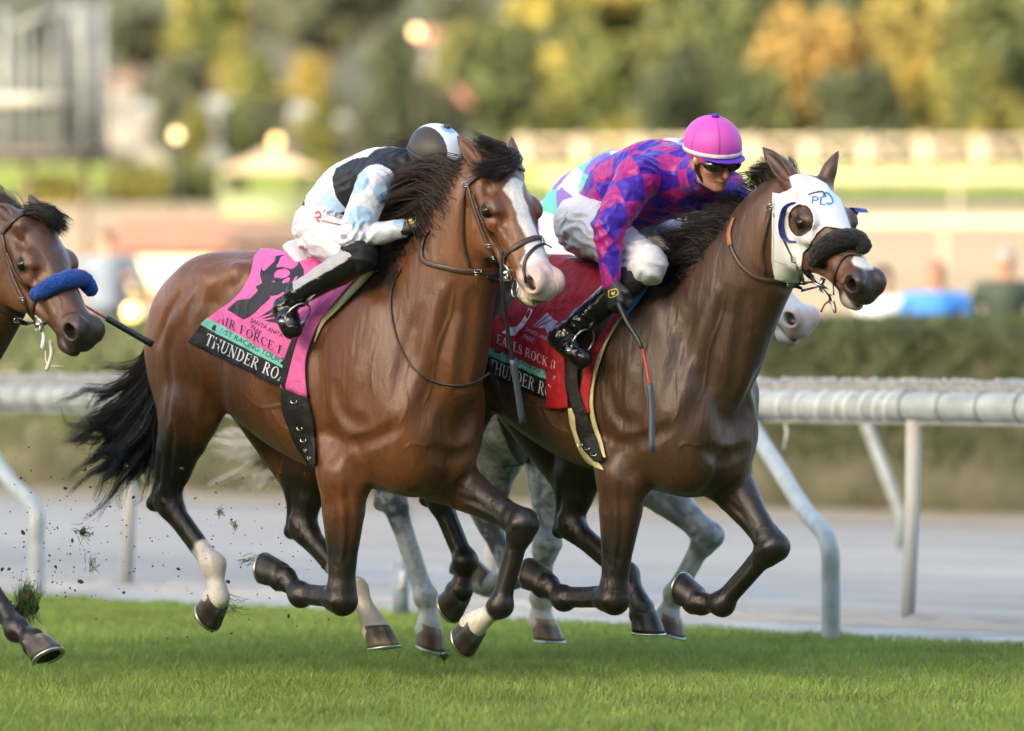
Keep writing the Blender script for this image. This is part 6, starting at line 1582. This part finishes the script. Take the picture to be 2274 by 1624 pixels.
    for (px, Y) in ((2000, 37), (395, 44), (900, 41)):
        x, y, _ = Wp(px, HY, Y); q = MB(); q.tube([(x, y, 0), (x, y, .25), (x-.22*37/Y, y+.2, .85), (x-.24, y+.3, .98)], .035, 10); q.build('gooseneck_post', wm, far)
    q = MB(); a = Wp(1900, HY, 37.4); b = Wp(150, HY, 45.5); d = (b-a); q.tube([a-d*1.0+[0, 0, -.38], b+d*1.0+[0, 0, -.38]], .04, 10); q.build('tube', wm, far)
    # grey marker post
    x, y, _ = Wp(890, 1380, 17307/(1380-757)); t = empty('marker_post', (x, y, 0), 'short blue grey box post at the turf edge behind the horses\' legs', 'post')
    q = MB(); q.box((x, y, .145), (.075, .06, .29)); q.build('post', mat('blue_grey', (.22, .27, .33), .5, noise=.1), t); q = MB(); q.box((x+.01, y-.034, .2), (.03, .006, .10)); q.build('plate', mat('pale_plate', (.5, .5, .5), .5), t)
def leaf_cloud(name, parent, blobs, n, size, m, seed=0, loc=None, solid=True):
    rg = np.random.default_rng(seed); B = np.array(blobs, float); w = B[:, 3]*B[:, 4]*B[:, 5]; ci = rg.choice(len(B), n, p=w/w.sum()); c = B[ci]
    v = rg.normal(0, 1, (n, 3)); v /= np.linalg.norm(v, axis=1, keepdims=True); r = rg.random(n)**.4
    P = c[:, :3]+v*c[:, 3:6]*r[:, None]*(.8+.35*vnoise(v*2+c[:, :3], .9, seed)[:, None]*1.2)
    a = rg.normal(0, 1, (n, 3)); a /= np.linalg.norm(a, axis=1, keepdims=True); b = np.cross(a, rg.normal(0, 1, (n, 3))); b /= np.linalg.norm(b, axis=1, keepdims=True)
    s = size*rg.uniform(.5, 1.3, (n, 1)); V = np.stack([P-a*s, P+b*s*.5, P+a*s, P-b*s*.5], 1).reshape(-1, 3); Q = np.arange(n*4).reshape(n, 4)
    return mesh(name, V, None, m, parent, quads=Q, smooth=False, loc=loc)
def hedge():
    root = empty('hedge', AL(-15, 15.2), 'long clipped green hedge running behind the dirt track', 'hedge')
    m = mat('hedge_leaf', (.045, .068, .022), .7, noise=.4, nscale=2.2, col2=(.10, .13, .045)); m2 = mat('hedge_twig', (.055, .06, .035), .9, noise=.5, nscale=3, col2=(.125, .12, .075))
    # body with uneven faces
    nx, prof = 380, [(0, 0), (-.08, .25), (.02, .5), (-.02, .8), (.0, 1.1), (.03, 1.4), (.12, 1.52), (.6, 1.54), (1.1, 1.5), (1.2, 1.2), (1.2, 0)]
    V = []; rg = np.random.default_rng(4)
    for i in range(nx+1):
        s = -52+62*i/nx
        for dn, z in prof: x, y, _ = AL(s, 14.6+dn+rg.normal(0, .035)); V.append((x, y, z+rg.normal(0, .018)*(z > 0)))
    mesh('branches', V, None, m2, root, quads=grid_faces(nx, len(prof)-1), smooth=False)
    n = 110000; s = rg.uniform(-48, 6, n); z = rg.random(n)**.7*1.54; dn = rg.normal(0, .05, n)-.03; top = rg.random(n) < .22; z[top] = 1.54+rg.normal(0, .02, top.sum()); dn[top] = rg.random(top.sum())*1.2
    thin = rg.random(n) < .25+.75*sstep(.15, .75, z); s, z, dn = s[thin], z[thin], dn[thin]; n = len(s)
    P = np.stack([E0[0]+RF[0]*s+RN[0]*(14.6+dn), E0[1]+RF[1]*s+RN[1]*(14.6+dn), z], 1); a = nzr(rg.normal(0, 1, (n, 3))); b = nzr(np.cross(a, rg.normal(0, 1, (n, 3)))); q = rg.uniform(.02, .045, (n, 1))
    V = np.stack([P-a*q, P+b*q*.6, P+a*q, P-b*q*.6], 1).reshape(-1, 3); mesh('leaves', V, None, m, root, quads=np.arange(n*4).reshape(n, 4), smooth=False)
def leaf_mat(name, c1, c2, c3, sc=.35):
    m = ground_mat(name, c1, c2, c3, sc*1.6, sc, bump=0); return m
def tree(name, label, px, base_row, top_row, width_px, Y, m, tm, seed, n=2600, trunk=True, lobes=16, squat=1.0, group=None):
    rg = random.Random(seed); zb = Zt(0, Y); zt_ = HC-(top_row-HY)*Y/FPX; w = width_px*Y/FPX/2; x = (px-CX)*Y/FPX; H = zt_-zb
    root = empty(name, (x, Y, zb), label, 'tree', group); zc = zb+H*.56; blobs = []
    for k in range(lobes):
        a = rg.uniform(0, 2*math.pi); u = rg.uniform(-1, 1); rr = math.sqrt(1-u*u)*rg.uniform(.35, .8)
        r = rg.uniform(.28, .46)*w; blobs.append((x+math.cos(a)*rr*w, Y+math.sin(a)*rr*w, zc+u*H*.36, r, r, r*min(1.2, H/w*.55)))
    blobs.append((x, Y, zc, w*.6, w*.6, H*.36))
    q = MB(); q.tube([(x, Y, zb-.3), (x+.1*w, Y, zb+H*.25), (x, Y, zb+H*.6)], [w*.09+.12, w*.06+.1, .06], 8)
    for k in range(6):
        b = blobs[k*2 % len(blobs)]; q.tube([(x, Y, zb+H*(.2+.05*k)), ((x+b[0])/2, (Y+b[1])/2, zb+H*.45), (b[0], b[1], b[2])], [w*.04+.06, w*.025+.04, .03], 6)
    q.build('trunk', tm, root)
    leaf_cloud('crown', root, blobs, n, w*.085+.12, m, seed)
def trees():
    tm = mat('bark', (.10, .07, .05), .9, noise=.3)
    gr = leaf_mat('foliage_green', (.045, .064, .030), (.070, .088, .038), (.11, .115, .04)); yg = leaf_mat('foliage_yellow_green', (.06, .080, .030), (.12, .13, .038), (.28, .23, .05))  # foliage colours are muted here to stand in for distance haze
    ye = leaf_mat('foliage_yellow', (.14, .125, .04), (.28, .215, .05), (.19, .17, .055)); org = leaf_mat('foliage_orange', (.19, .13, .045), (.29, .19, .055), (.15, .12, .045)); dk = leaf_mat('foliage_dark', (.038, .052, .030), (.052, .066, .036), (.068, .080, .04))
    gy = leaf_mat('foliage_grey_green', (.055, .065, .042), (.075, .085, .055), (.10, .10, .055))
    T = [ # px, base row, top row, width px, Y, material, label
     (1205, -40, 300, 236, yg, 'yellow topped green tree at the centre of the far tree line', 1), (1120, 60, 260, 215, gr, 'green tree left of the far tree line centre, behind the blazed horse', 2), (1400, -80, 330, 240, yg, 'yellow green tree above the jockey in magenta and blue', 3),
     (1560, -30, 280, 225, gr, 'dense green tree above the pink helmet', 4), (1690, -90, 260, 245, dk, 'dark green tree left of the orange tree', 5), (1800, 15, 230, 215, org, 'orange autumn tree right of centre, low crowned', 6), (1950, -60, 240, 235, dk, 'dark tree between the orange tree and the yellow one', 7),
     (2080, -100, 260, 228, ye, 'tall yellow autumn tree near the right edge', 8), (2230, -60, 270, 222, gr, 'green tree at the far right edge', 9), (1330, 90, 200, 208, yg, 'short yellow flecked tree over the white far fence', 10), (2150, 140, 160, 207, yg, 'small yellow flecked tree under the tall yellow one', 11), (1500, 120, 200, 207, dk, 'low dark tree just left of the pink helmet', 12), (1900, 150, 170, 206, dk, 'low dark shrub like tree right of the orange tree', 13), (1640, 130, 180, 207, gr, 'low green tree right of the pink helmet', 14),
     (885, 75, 190, 200, dk, 'round dark green tree above the jockey in white silks', 15), (560, 105, 190, 215, yg, 'loose yellow green tree on the left hillside', 16), (470, -60, 200, 260, yg, 'yellow crowned tree at the top of the left hillside', 17), (300, 10, 230, 270, gy, 'grey green tree on the left hillside near the tower', 18), (720, -40, 260, 280, gy, 'broad grey green tree on the left hillside', 19), (600, 0, 220, 300, gy, 'pale grey green tree high on the left hillside', 20), (400, 120, 170, 240, gy, 'low grey green tree in front of the hillside houses', 21), (1010, -20, 150, 290, gy, 'grey green tree right of the pink roofed house', 22), (700, 120, 120, 225, ye, 'small yellow tree left of the round dark tree', 23), (120, 40, 260, 280, gy, 'grey green tree behind the grey tower', 24), (820, -90, 200, 300, gy, 'grey green tree behind the round dark tree', 25),
     (385, 215, 110, 200, gy, 'small tree between the left houses of the hillside', 31), (525, 225, 90, 199, gr, 'small dark tree before the grey hillside house', 32), (600, 210, 90, 199, gy, 'small pale tree right of the grey hillside house', 33), (710, 225, 100, 199, yg, 'small yellowish tree between the pale houses', 34), (830, 235, 110, 199, gy, 'small tree under the round dark tree', 35), (440, 230, 80, 198, yg, 'small yellow flecked tree left of the grey hillside house', 36), (980, 180, 120, 205, gy, 'grey green tree right of the round dark tree', 37),
     (70, -160, 300, 330, gy, 'tall grey green tree at the top left corner', 26), (540, -120, 260, 340, gy, 'wide grey green tree along the top of the hillside', 27)]
    T += [(px, tr, w, Y, mm, lb, 60+i) for i, (px, tr, w, Y, mm, lb) in enumerate((
        (2420, -80, 280, 225, yg, 'yellow green tree just beyond the right edge'), (2640, -60, 300, 232, gr, 'green tree second beyond the right edge'), (2880, -90, 300, 226, dk, 'dark tree third beyond the right edge'), (3120, -40, 300, 235, yg, 'yellow flecked tree fourth beyond the right edge'), (3370, -70, 320, 228, gr, 'green tree fifth beyond the right edge'),
        (3650, -60, 340, 232, org, 'orange tree far beyond the right edge'), (-120, -60, 300, 270, gy, 'grey green tree just beyond the left edge'), (-380, -40, 320, 262, yg, 'yellow flecked tree second beyond the left edge'), (-650, -60, 320, 268, gy, 'grey green tree third beyond the left edge')))]
    for (px, tr, wpx, Y, m, lb, sd) in T:
        if px > 1100: wpx = wpx*1.4
        tree('tree', lb, px, 300, tr, wpx, Y, m, tm, sd, n=3200, group='trees on the far slope')
    # bushes of the left infield
    for i, (px, tr, w, Y, lb) in enumerate(((300, 355, 150, 150, 'low yellow green bush right of the tower leg'), (450, 360, 200, 152, 'wide yellow green bush left of the pavilion'), (760, 350, 200, 152, 'yellow green bush right of the pavilion'), (120, 380, 160, 148, 'low bush under the grey tower'))):
        zb = Zt(0, Y); x = (px-CX)*Y/FPX; w2 = w*Y/FPX/2; z1 = HC-(tr-HY)*Y/FPX; rt = empty('bush', (x, Y, zb), lb, 'bush', 'bushes by the pavilion'); h = (z1-zb)/2
        leaf_cloud('foliage', rt, [(x+w2*.5*math.cos(k), Y+w2*.3*math.sin(k*2), zb+h*.9, w2*.6, w2*.5, h*1.0) for k in range(6)], 1500, .12, yg if i != 1 else gr, 50+i)
def bystander(label, px, top_row, Y, shirt, hair, skin=(.32, .18, .12), sx=1.0, lean=0, arms=0, seed=0, cat='spectator'):
    s = 1.0; x, y, zt2 = Wp(px, top_row, Y); z0 = zt2-1.76; o = np.array([x, y, z0]); P = lambda a, b, c: o+np.array([a, b, c])
    F = Field(o-[.6, .5, .05], o+[.6, .5, 1.85], .015)
    F.ell(P(0, 0, 1.63), (.085, .10, .125), .03); F.chain([P(0, 0, 1.5), P(0, 0, 1.36)], [.055, .06], .03)
    F.chain([P(-.15*sx, 0, 1.40), P(.15*sx, 0, 1.40)], [.075, .075], .06); F.chain([P(0, 0, 1.30), P(0, 0, .98)], [.16*sx, .15*sx], .08); F.ell(P(0, -.09, 1.62), (.02, .02, .02), .02)
    for sg in (1, -1):
        hd = P(sg*.22, -.22, 1.1+.15*arms) if arms < 2 else P(sg*.42, -.05, 1.5)
        F.chain([P(sg*.19*sx, 0, 1.40), P(sg*.27*sx, .02, 1.12), hd], [.062, .05, .038], .03); F.ell(hd, (.04, .05, .045), .02)
        F.chain([P(sg*.09, 0, .95), P(sg*.10, -.01, .5), P(sg*.10, .02, .06)], [.095, .065, .05], .05); F.chain([P(sg*.10, .04, .04), P(sg*.11, -.13, .035)], [.045, .04], .02)
    V, Q = F.surf(); C = np.tile(rgba(shirt, .7), (len(V), 1)); L = V-o
    C[L[:, 2] > 1.47] = rgba(skin, .6); C[(L[:, 2] > 1.66) | ((L[:, 2] > 1.56) & (L[:, 1] > .02))] = rgba(hair, .7); C[(L[:, 2] < .93)] = rgba((.04, .045, .06), .8); C[(L[:, 2] < .09)] = rgba((.02, .02, .02), .6)
    for sg in (1, -1):
        hd = P(sg*.22, -.22, 1.1+.15*arms) if arms < 2 else P(sg*.42, -.05, 1.5); C[np.linalg.norm(V-hd, axis=1) < .07] = rgba(skin, .6)
    root = empty('person', o, label, cat, 'spectators beyond the hedge'); mesh('body', V, None, M_CLOTH, root, quads=Q, attrs={'Col': C})
    return z0
def background():
    z = []
    spec = [('spectator in a pale shirt behind the left horse\'s nose', 238, 508, 60, (.13, .16, .21), (.05, .03, .02), 1.45, 1, -1), ('dark haired spectator in white at the hedge, next to the blue shirt', 1962, 586, 50, (.55, .58, .60), (.012, .01, .01), 1.0, 1, 1),
            ('spectator in a bright blue shirt behind the hedge', 2078, 574, 49, (.05, .22, .62), (.20, .10, .06), 1.25, 1, 2), ('grey haired spectator in a dark green jacket at the right edge', 2232, 548, 49, (.035, .055, .04), (.24, .22, .23), 1.15, 0, 3)]
    for (lb, px, r, Y, sh, hr, sx, am, sd) in spec: bystander(lb, px, r, Y, sh, hr, sx=sx, arms=am, seed=sd)
    # ground they stand on: a low terrace
    q = MB(); q.box((4.2, 50.2, .16), (5, 3.0, .32)); o = q.build('terrace', mat('terrace_concrete', (.3, .29, .27), .9, noise=.1), None, smooth=False, loc=(4.2, 50.2, 0)); o['kind'] = 'structure'
    q = MB(); q.box((-4.3, 60.4, .35), (4, 3.0, .9)); o = q.build('terrace', mat('terrace_concrete', (.3, .29, .27)), None, smooth=False, loc=(-4.3, 60.4, 0)); o['kind'] = 'structure'
    wh = mat('white_fence_paint', (.33, .285, .22), .6, noise=.05)
    # far white fence with crossed braces
    Y = 182; zb = Zt(0, Y); root = empty('white_fence', (3, Y, zb), 'white fence with crossed braces far behind the blinkered horse', 'fence')
    zt2 = HC-(312-HY)*Y/FPX; sp = 127*Y/FPX; x0 = (1800-CX)*Y/FPX; H = zt2-zb
    for k in range(-5, 16):
        x = x0+k*sp; q = MB(); q.box((x, Y, zb+H/2), (.42, .2, H+.25)); q.build('post', wh, root)
    for nm, zz, hh in (('top_rail', zt2-.02, .16), ('mid_rail', zb+H*.52, .10), ('bottom_rail', zb+.12, .12)):
        q = MB(); q.box((x0+5*sp, Y+.06, zz), (20.4*sp, .08, hh)); q.build(nm, wh, root)
    for k in range(-5, 15):
        x = x0+k*sp; q = MB(); q.tube([(x+.2, Y-.02, zb+.15), (x+sp-.2, Y-.02, zt2-.1)], .05, 6); q.tube([(x+.2, Y+.02, zt2-.1), (x+sp-.2, Y+.02, zb+.15)], .05, 6); q.build('cross_brace', wh, root)
    # low clipped hedge in front of it
    q = MB(); Yh = 165; q.box((12, Yh, Zt(0, Yh)+.35), (60, 1.6, .8)); rt = empty('hedge', (12, Yh, Zt(0, Yh)), 'low sunlit hedge below the far white fence', 'hedge'); q.build('foliage', mat('sunny_hedge', (.10, .14, .03), .9, noise=.3, nscale=1), rt, smooth=False)
    # white rails on the sunlit track
    for (Yr, zz, lb) in ((92, 1.05, 'white rail on the near side of the sunlit infield track'), (128, 1.1, 'white rail on the far side of the sunlit infield track')):
        rt = empty('infield_rail', (0, Yr, Zt(0, Yr)), lb, 'rail'); z0 = Zt(0, Yr); q = MB(); q.tube([(.5, Yr, z0+zz), (30, Yr, z0+zz)], .09, 8); q.build('tube', wh, rt)
        for k in range(1, 10): q = MB(); q.tube([(k*3.0-2, Yr, z0), (k*3.0-2, Yr, z0+zz)], .05, 6); q.build('post', wh, rt)
    # grey scaffold tower at the top left
    Y = 84; zb = Zt(0, Y); K = Y/FPX; X = lambda px: (px-CX)*K; Z = lambda r: HC-(r-HY)*K
    t = empty('viewing_tower', (X(110), Y, zb), 'grey metal viewing tower with slatted sides at the top left', 'tower'); gm = mat('tower_metal', (.135, .15, .155), .5, noise=.1); dm = mat('tower_dark', (.06, .055, .05), .8)
    q = MB(); q.box((X(118), Y+.6, Z(338)), (235*K, 1.6, .14)); q.build('deck', dm, t)
    for i, (px, w, r0, r1) in enumerate(((10, 26, 20, 340), (62, 10, 60, 330), (92, 8, 60, 330), (118, 8, 50, 330), (150, 22, 5, 300), (185, 16, 0, 330), (228, 14, 0, 330), (40, 8, 60, 330), (205, 8, 10, 330), (136, 6, 30, 330))):
        q = MB(); q.box((X(px), Y+(.0 if i % 2 else .12), (Z(r0)+Z(r1))/2), (w*K, .08, abs(Z(r0)-Z(r1)))); q.build('slat', gm, t)
    q = MB(); q.box((X(175), Y+.9, (Z(10)+Z(325))/2), (110*K, .06, Z(10)-Z(325))); q.build('side_panel', gm, t)
    q = MB(); q.box((X(70), Y-.1, Z(222)), (170*K, .08, 26*K)); q.build('guard_board', mat('pale_board', (.24, .24, .22), .6), t)
    q = MB(); q.tube([(X(30), Y, Z(60)), (X(130), Y, Z(22))], .06, 6); q.build('hand_rail', gm, t)
    for px in (186, 52):
        q = MB(); q.box((X(px), Y+.6, (zb+Z(338))/2), (14*K, .1, Z(338)-zb)); q.build('leg', mat('tower_leg', (.10, .075, .05), .8), t)
    # pavilion tent and lamps
    Y = 118; zb = Zt(0, Y); K = Y/FPX; t = empty('pavilion', ((600-CX)*K, Y, zb), 'small cream roofed pavilion beneath a round lamp, left of the jockeys', 'pavilion'); c = np.array([(600-CX)*K, Y, 0]); ww = 1.05
    q = MB(); ze = HC-(385-HY)*K; zp = HC-(340-HY)*K
    q.add([(c[0]-ww, Y-ww, ze), (c[0]+ww, Y-ww, ze), (c[0]+ww, Y+ww, ze), (c[0]-ww, Y+ww, ze), (c[0], Y, zp+.1)], [(0, 1, 4), (1, 2, 4), (2, 3, 4), (3, 0, 4), (3, 2, 1, 0)]); q.build('roof', mat('cream_canvas', (.42, .34, .22), .8), t, smooth=False)
    for sx in (-1, 1):
        for sy in (-1, 1): q = MB(); q.box((c[0]+sx*ww*.92, Y+sy*ww*.92, (ze+zb)/2), (.08, .08, ze-zb)); q.build('post', mat('pavilion_green', (.16, .19, .10), .8), t)
    q = MB(); q.box((c[0], Y-ww*.92, zb+.45), (ww*1.8, .05, .9)); q.build('front_panel', mat('pavilion_green', (.16, .19, .10)), t)
    for i, (px, row, r, Yl, colr, lb) in enumerate(((614, 315, .11, 120, (1.0, .55, .18, 1.1), 'glowing orange lamp above the cream pavilion'), (292, 693, .075, 52, (1.0, .62, .15, 1.6), 'round yellow lamp low behind the left horse'), (926, 72, .13, 150, (1, .6, .35, 1.0), 'warm lamp beside the pink roofed house'), (392, 300, .09, 110, (1, .8, .45, .9), 'pale round lamp on a post left of the pavilion'))):
        p = Wp(px, row, Yl); rt = empty('globe_lamp', (p[0], p[1], Zt(0, Yl)), lb, 'lamp'); q = MB(); q.ell(p, (r, r, r), 12, 8); q.build('globe', mat('lamp%d' % i, (.8, .6, .3), .5, emit=colr), rt)
        q = MB(); q.tube([(p[0], p[1], Zt(0, Yl)), (p[0], p[1], p[2]-r)], .03, 6); q.build('pole', dm, rt)
    # low roofed stalls behind the left horse and the rump
    def house(nm, lb, px, row0, row1, wpx, Y, wall, roof, cat='house', rr=.4):
        K = Y/FPX; x = (px-CX)*K; w = wpx*K; ztop = HC-(row0-HY)*K; zb = Zt(0, Y)-.5; zw = ztop-(HC-(row0-HY)*K-(HC-(row1-HY)*K))*rr; t = empty(nm, (x, Y, zb), lb, cat); d = min(8, w)
        q = MB(); q.box((x, Y+d/2, (zb+zw)/2), (w, d, zw-zb)); q.build('wall', wall, t, smooth=False)
        q = MB(); e = .3; q.add([(x-w/2-e, Y-e, zw), (x+w/2+e, Y-e, zw), (x+w/2+e, Y+d+e, zw), (x-w/2-e, Y+d+e, zw), (x-w/2*.8, Y+d/2, ztop), (x+w/2*.8, Y+d/2, ztop)], [(0, 1, 5, 4), (2, 3, 4, 5), (1, 2, 5), (3, 0, 4), (3, 2, 1, 0)]); q.build('roof', roof, t, smooth=False)
        for k in range(3):
            q = MB(); q.box((x+(k-1)*w*.3, Y-.02, zb+.5+(zw-zb-.5)*.55), (w*.1, .06, (zw-zb-.5)*.3)); q.build('window', mat('dark_glass', (.03, .035, .04), .2), t)
    wl = mat('pale_wall', (.15, .15, .145), .8, noise=.1, nscale=1); gw = mat('grey_wall', (.10, .11, .115), .8, noise=.1, nscale=1); pk = mat('terracotta', (.27, .13, .085), .8, noise=.15, nscale=2); br = mat('brown_roof', (.15, .10, .075), .8, noise=.15, nscale=2); gr = mat('grey_roof', (.2, .22, .22), .8)
    house('stall', 'low stall with a brown pink roof behind the left horse\'s nose', 430, 478, 590, 400, 106, mat('warm_wall', (.36, .26, .14), .8), pk, 'stall', .75)
    house('stall', 'brown roofed low stall beside the jockey in white silks', 600, 492, 575, 170, 103, br, br, 'stall', .6)
    house('house', 'house with a pink tiled roof on the left hillside', 925, 60, 150, 130, 262, wl, pk); house('house', 'white walled house near the foot of the left hillside', 335, 225, 300, 66, 205, wl, gr); house('house', 'grey house in the middle of the left hillside', 490, 215, 290, 74, 212, gw, gr)
    house('house', 'pale house left of the round dark tree', 640, 228, 300, 80, 206, wl, gr); house('house', 'grey walled house above the pavilion', 565, 240, 305, 54, 203, gw, gr); house('house', 'pale house just below the round dark tree', 775, 255, 310, 78, 202, wl, gr); house('house', 'pale house between the tower and the trees', 270, 160, 230, 60, 240, wl, br)
    house('house', 'tall pale house at the right of the dark tree', 1000, 190, 300, 60, 208, wl, pk)
    # bright awning strip above the rump
    q = MB(); Y = 72; K = Y/FPX; q.box(((355-CX)*K, Y, HC-(610-HY)*K), (240*K, 1.2, .42)); rt = empty('awning', ((355-CX)*K, Y, Zt(0, Y)), 'bright white counter awning behind the bay horse\'s rump', 'awning'); q.build('canopy', mat('awning_cloth', (.78, .66, .44), .7), rt, smooth=False)
    q = MB(); q.box(((355-CX)*K, Y+.1, HC-(655-HY)*K), (240*K, 1.0, .12)); q.build('valance', mat('awning_edge', (.45, .28, .08), .7), rt, smooth=False)
    for px in (245, 465): q = MB(); q.box(((px-CX)*K, Y, (Zt(0, Y)+HC-(610-HY)*K)/2), (.06, .06, HC-(610-HY)*K-Zt(0, Y))); q.build('leg', dm, rt)
    # grandstand behind the camera, whose evening shade covers the course
    g = empty('grandstand', (-20, -83, 0), 'huge grandstand behind the camera throwing its shade over the turf', 'grandstand'); q = MB(); q.box((-20, -86, 19.5), (460, 20, 39)); q.build('wall', mat('stand_wall', (.35, .36, .33), .8), g, smooth=False); q = MB(); q.box((-20, -80, 39.7), (460, 30, .8)); q.build('roof', mat('stand_roof', (.2, .22, .22), .7), g, smooth=False)
def rot3(rg):
    a = nz(rg.normal(0, 1, 3)); b = nz(np.cross(a, rg.normal(0, 1, 3))); return np.array([a, b, np.cross(a, b)])
def debris():
    soil = mat('soil', (.05, .032, .018), .95, noise=.4, nscale=60); gb = mat('torn_grass', (.07, .14, .025), .6, noise=.4, nscale=40)
    rg = np.random.default_rng(8)
    def tuft(lb, px, py, Y, s, soilr, n, seed):
        c = Wp(px, py, Y); r2 = np.random.default_rng(seed); rt = empty('turf_divot', c, lb, 'turf divot', 'divots kicked up by the hooves')
        if soilr:
            F = Field(c-soilr*1.8, c+soilr*1.8, max(.004, soilr*.12))
            for k in range(7): F.ell(c+r2.normal(0, soilr*.45, 3), (soilr*r2.uniform(.35, .6),)*3, .01)
            V, Q = F.surf(); V += (vnoise(V, 60, seed)-.5)[:, None]*.02; mesh('soil', V, None, soil, rt, quads=Q)
        q = MB()
        m0 = r2.normal(0, 1, 3)
        for k in range(n):
            d = nz(r2.normal(0, .55, 3)+m0*1.0*(1 if k % 3 else -.7)+[.1, 0, -.2]); b = c+r2.normal(0, s*.25, 3); q.tube([b, b+d*s*.5+r2.normal(0, s*.06, 3), b+d*s+r2.normal(0, s*.14, 3)], [.0013, .0012, .0004], 3, cap=False)
        q.build('grass_blades', gb, rt)
    tuft('big grassy divot flying above the left horse\'s hoof', 58, 1345, 22.4, .075, .055, 300, 1)
    for i, (px, py, s, lb) in enumerate(((185, 1180, .05, 'torn grass tuft left of the thin post'), (200, 1255, .05, 'torn grass tuft low beside the left rail post'), (487, 1138, .03, 'small grass scrap right of the front hind leg'), (548, 1245, .06, 'green grass tuft between the front horse\'s hind legs'), (520, 1165, .025, 'tiny grass scrap over the dirt'), (516, 1345, .07, 'grass strands beside the white sock'), (985, 1460, .04, 'dark tuft beside the grey horse\'s pale hoof'))):
        tuft(lb, px, py, 22.4+.1*i, s, .012 if i in (0, 6) else 0, 26, 10+i)
    q = MB()
    for k in range(300):
        if k < 190: px, py = rg.normal(130, 110), rg.normal(1230, 95)
        else: px, py = rg.uniform(330, 760), rg.uniform(1040, 1430)
        if px < -20: continue
        p = Wp(px, min(py, 1500), rg.uniform(21.8, 23.4)); r = rg.uniform(.0015, .004)*(2.2 if rg.random() < .08 else 1); q.ell(p, (r*rg.uniform(.6, 2.2), r, r*rg.uniform(.5, 1.6)), 5, 3, rot3(rg))
    o = q.build('dirt_spray', soil, None, loc=Wp(200, 1300, 22.6)); o['kind'] = 'stuff'; o['label'] = 'spray of soil crumbs thrown up by the hooves'; o['category'] = 'soil'
# ------------------------------------------------------------------ build
setting(); grass(); rails(); hedge(); trees(); background()
for s_ in (SP1, SP2, SP3, SP4): make_horse(s_)
tack1(SP1); tack2(SP2); tack3(SP3); tack3b(SP3); tack4(SP4)
saddle_and_cloth(SP1, 0, 0, PINK); saddle_and_cloth(SP2, 605, 0, REDC, True)
make_jockey(J1, SP1); make_jockey(J2, SP2); make_jockey(J3, SP3)
stirrups(SP1, J1, (752, 600)); stirrups(SP2, J2, (1372, 640))
hair_all()
wb = mat('whip_black', (.014, .015, .018), .4); wr_ = mat('whip_red', (.55, .03, .03), .4); wg = mat('whip_grey', (.05, .065, .08), .45)
whip('riding whip with a red shaft, hanging from the glove of the pink helmeted jockey', [Wp(1372, 672, 21.93), Wp(1392, 715, 21.9), Wp(1422, 765, 21.86), Wp(1438, 830, 21.8), Wp(1447, 900, 21.78), Wp(1447, 1005, 21.76)], 0,
     [('grip', 0, .42, (.0125, .0075), wb), ('shaft', .42, .68, (.0045, .0045), wr_), ('popper', .69, 1.0, (.013, .0125), wg)], None)
whip('dark riding whip hanging beside the blazed horse\'s chin', [Wp(1112, 560, 21.75), Wp(1116, 640, 21.75), Wp(1128, 740, 21.8), Wp(1144, 830, 21.85), Wp(1160, 940, 21.9)], 0, [('shaft', 0, .70, (.007, .008), wb), ('popper', .70, 1, (.013, .0135), wg)], None)
whip('black and red whip sticking out behind the left horse\'s nose', [Wp(40, 600, 22.6), Wp(130, 645, 22.55), Wp(215, 695, 22.5), Wp(245, 712, 22.5), Wp(338, 765, 22.45)], 0, [('shaft', 0, .72, (.0045, .0045), wr_), ('popper', .71, 1, (.0125, .0135), wb)], None)
debris()
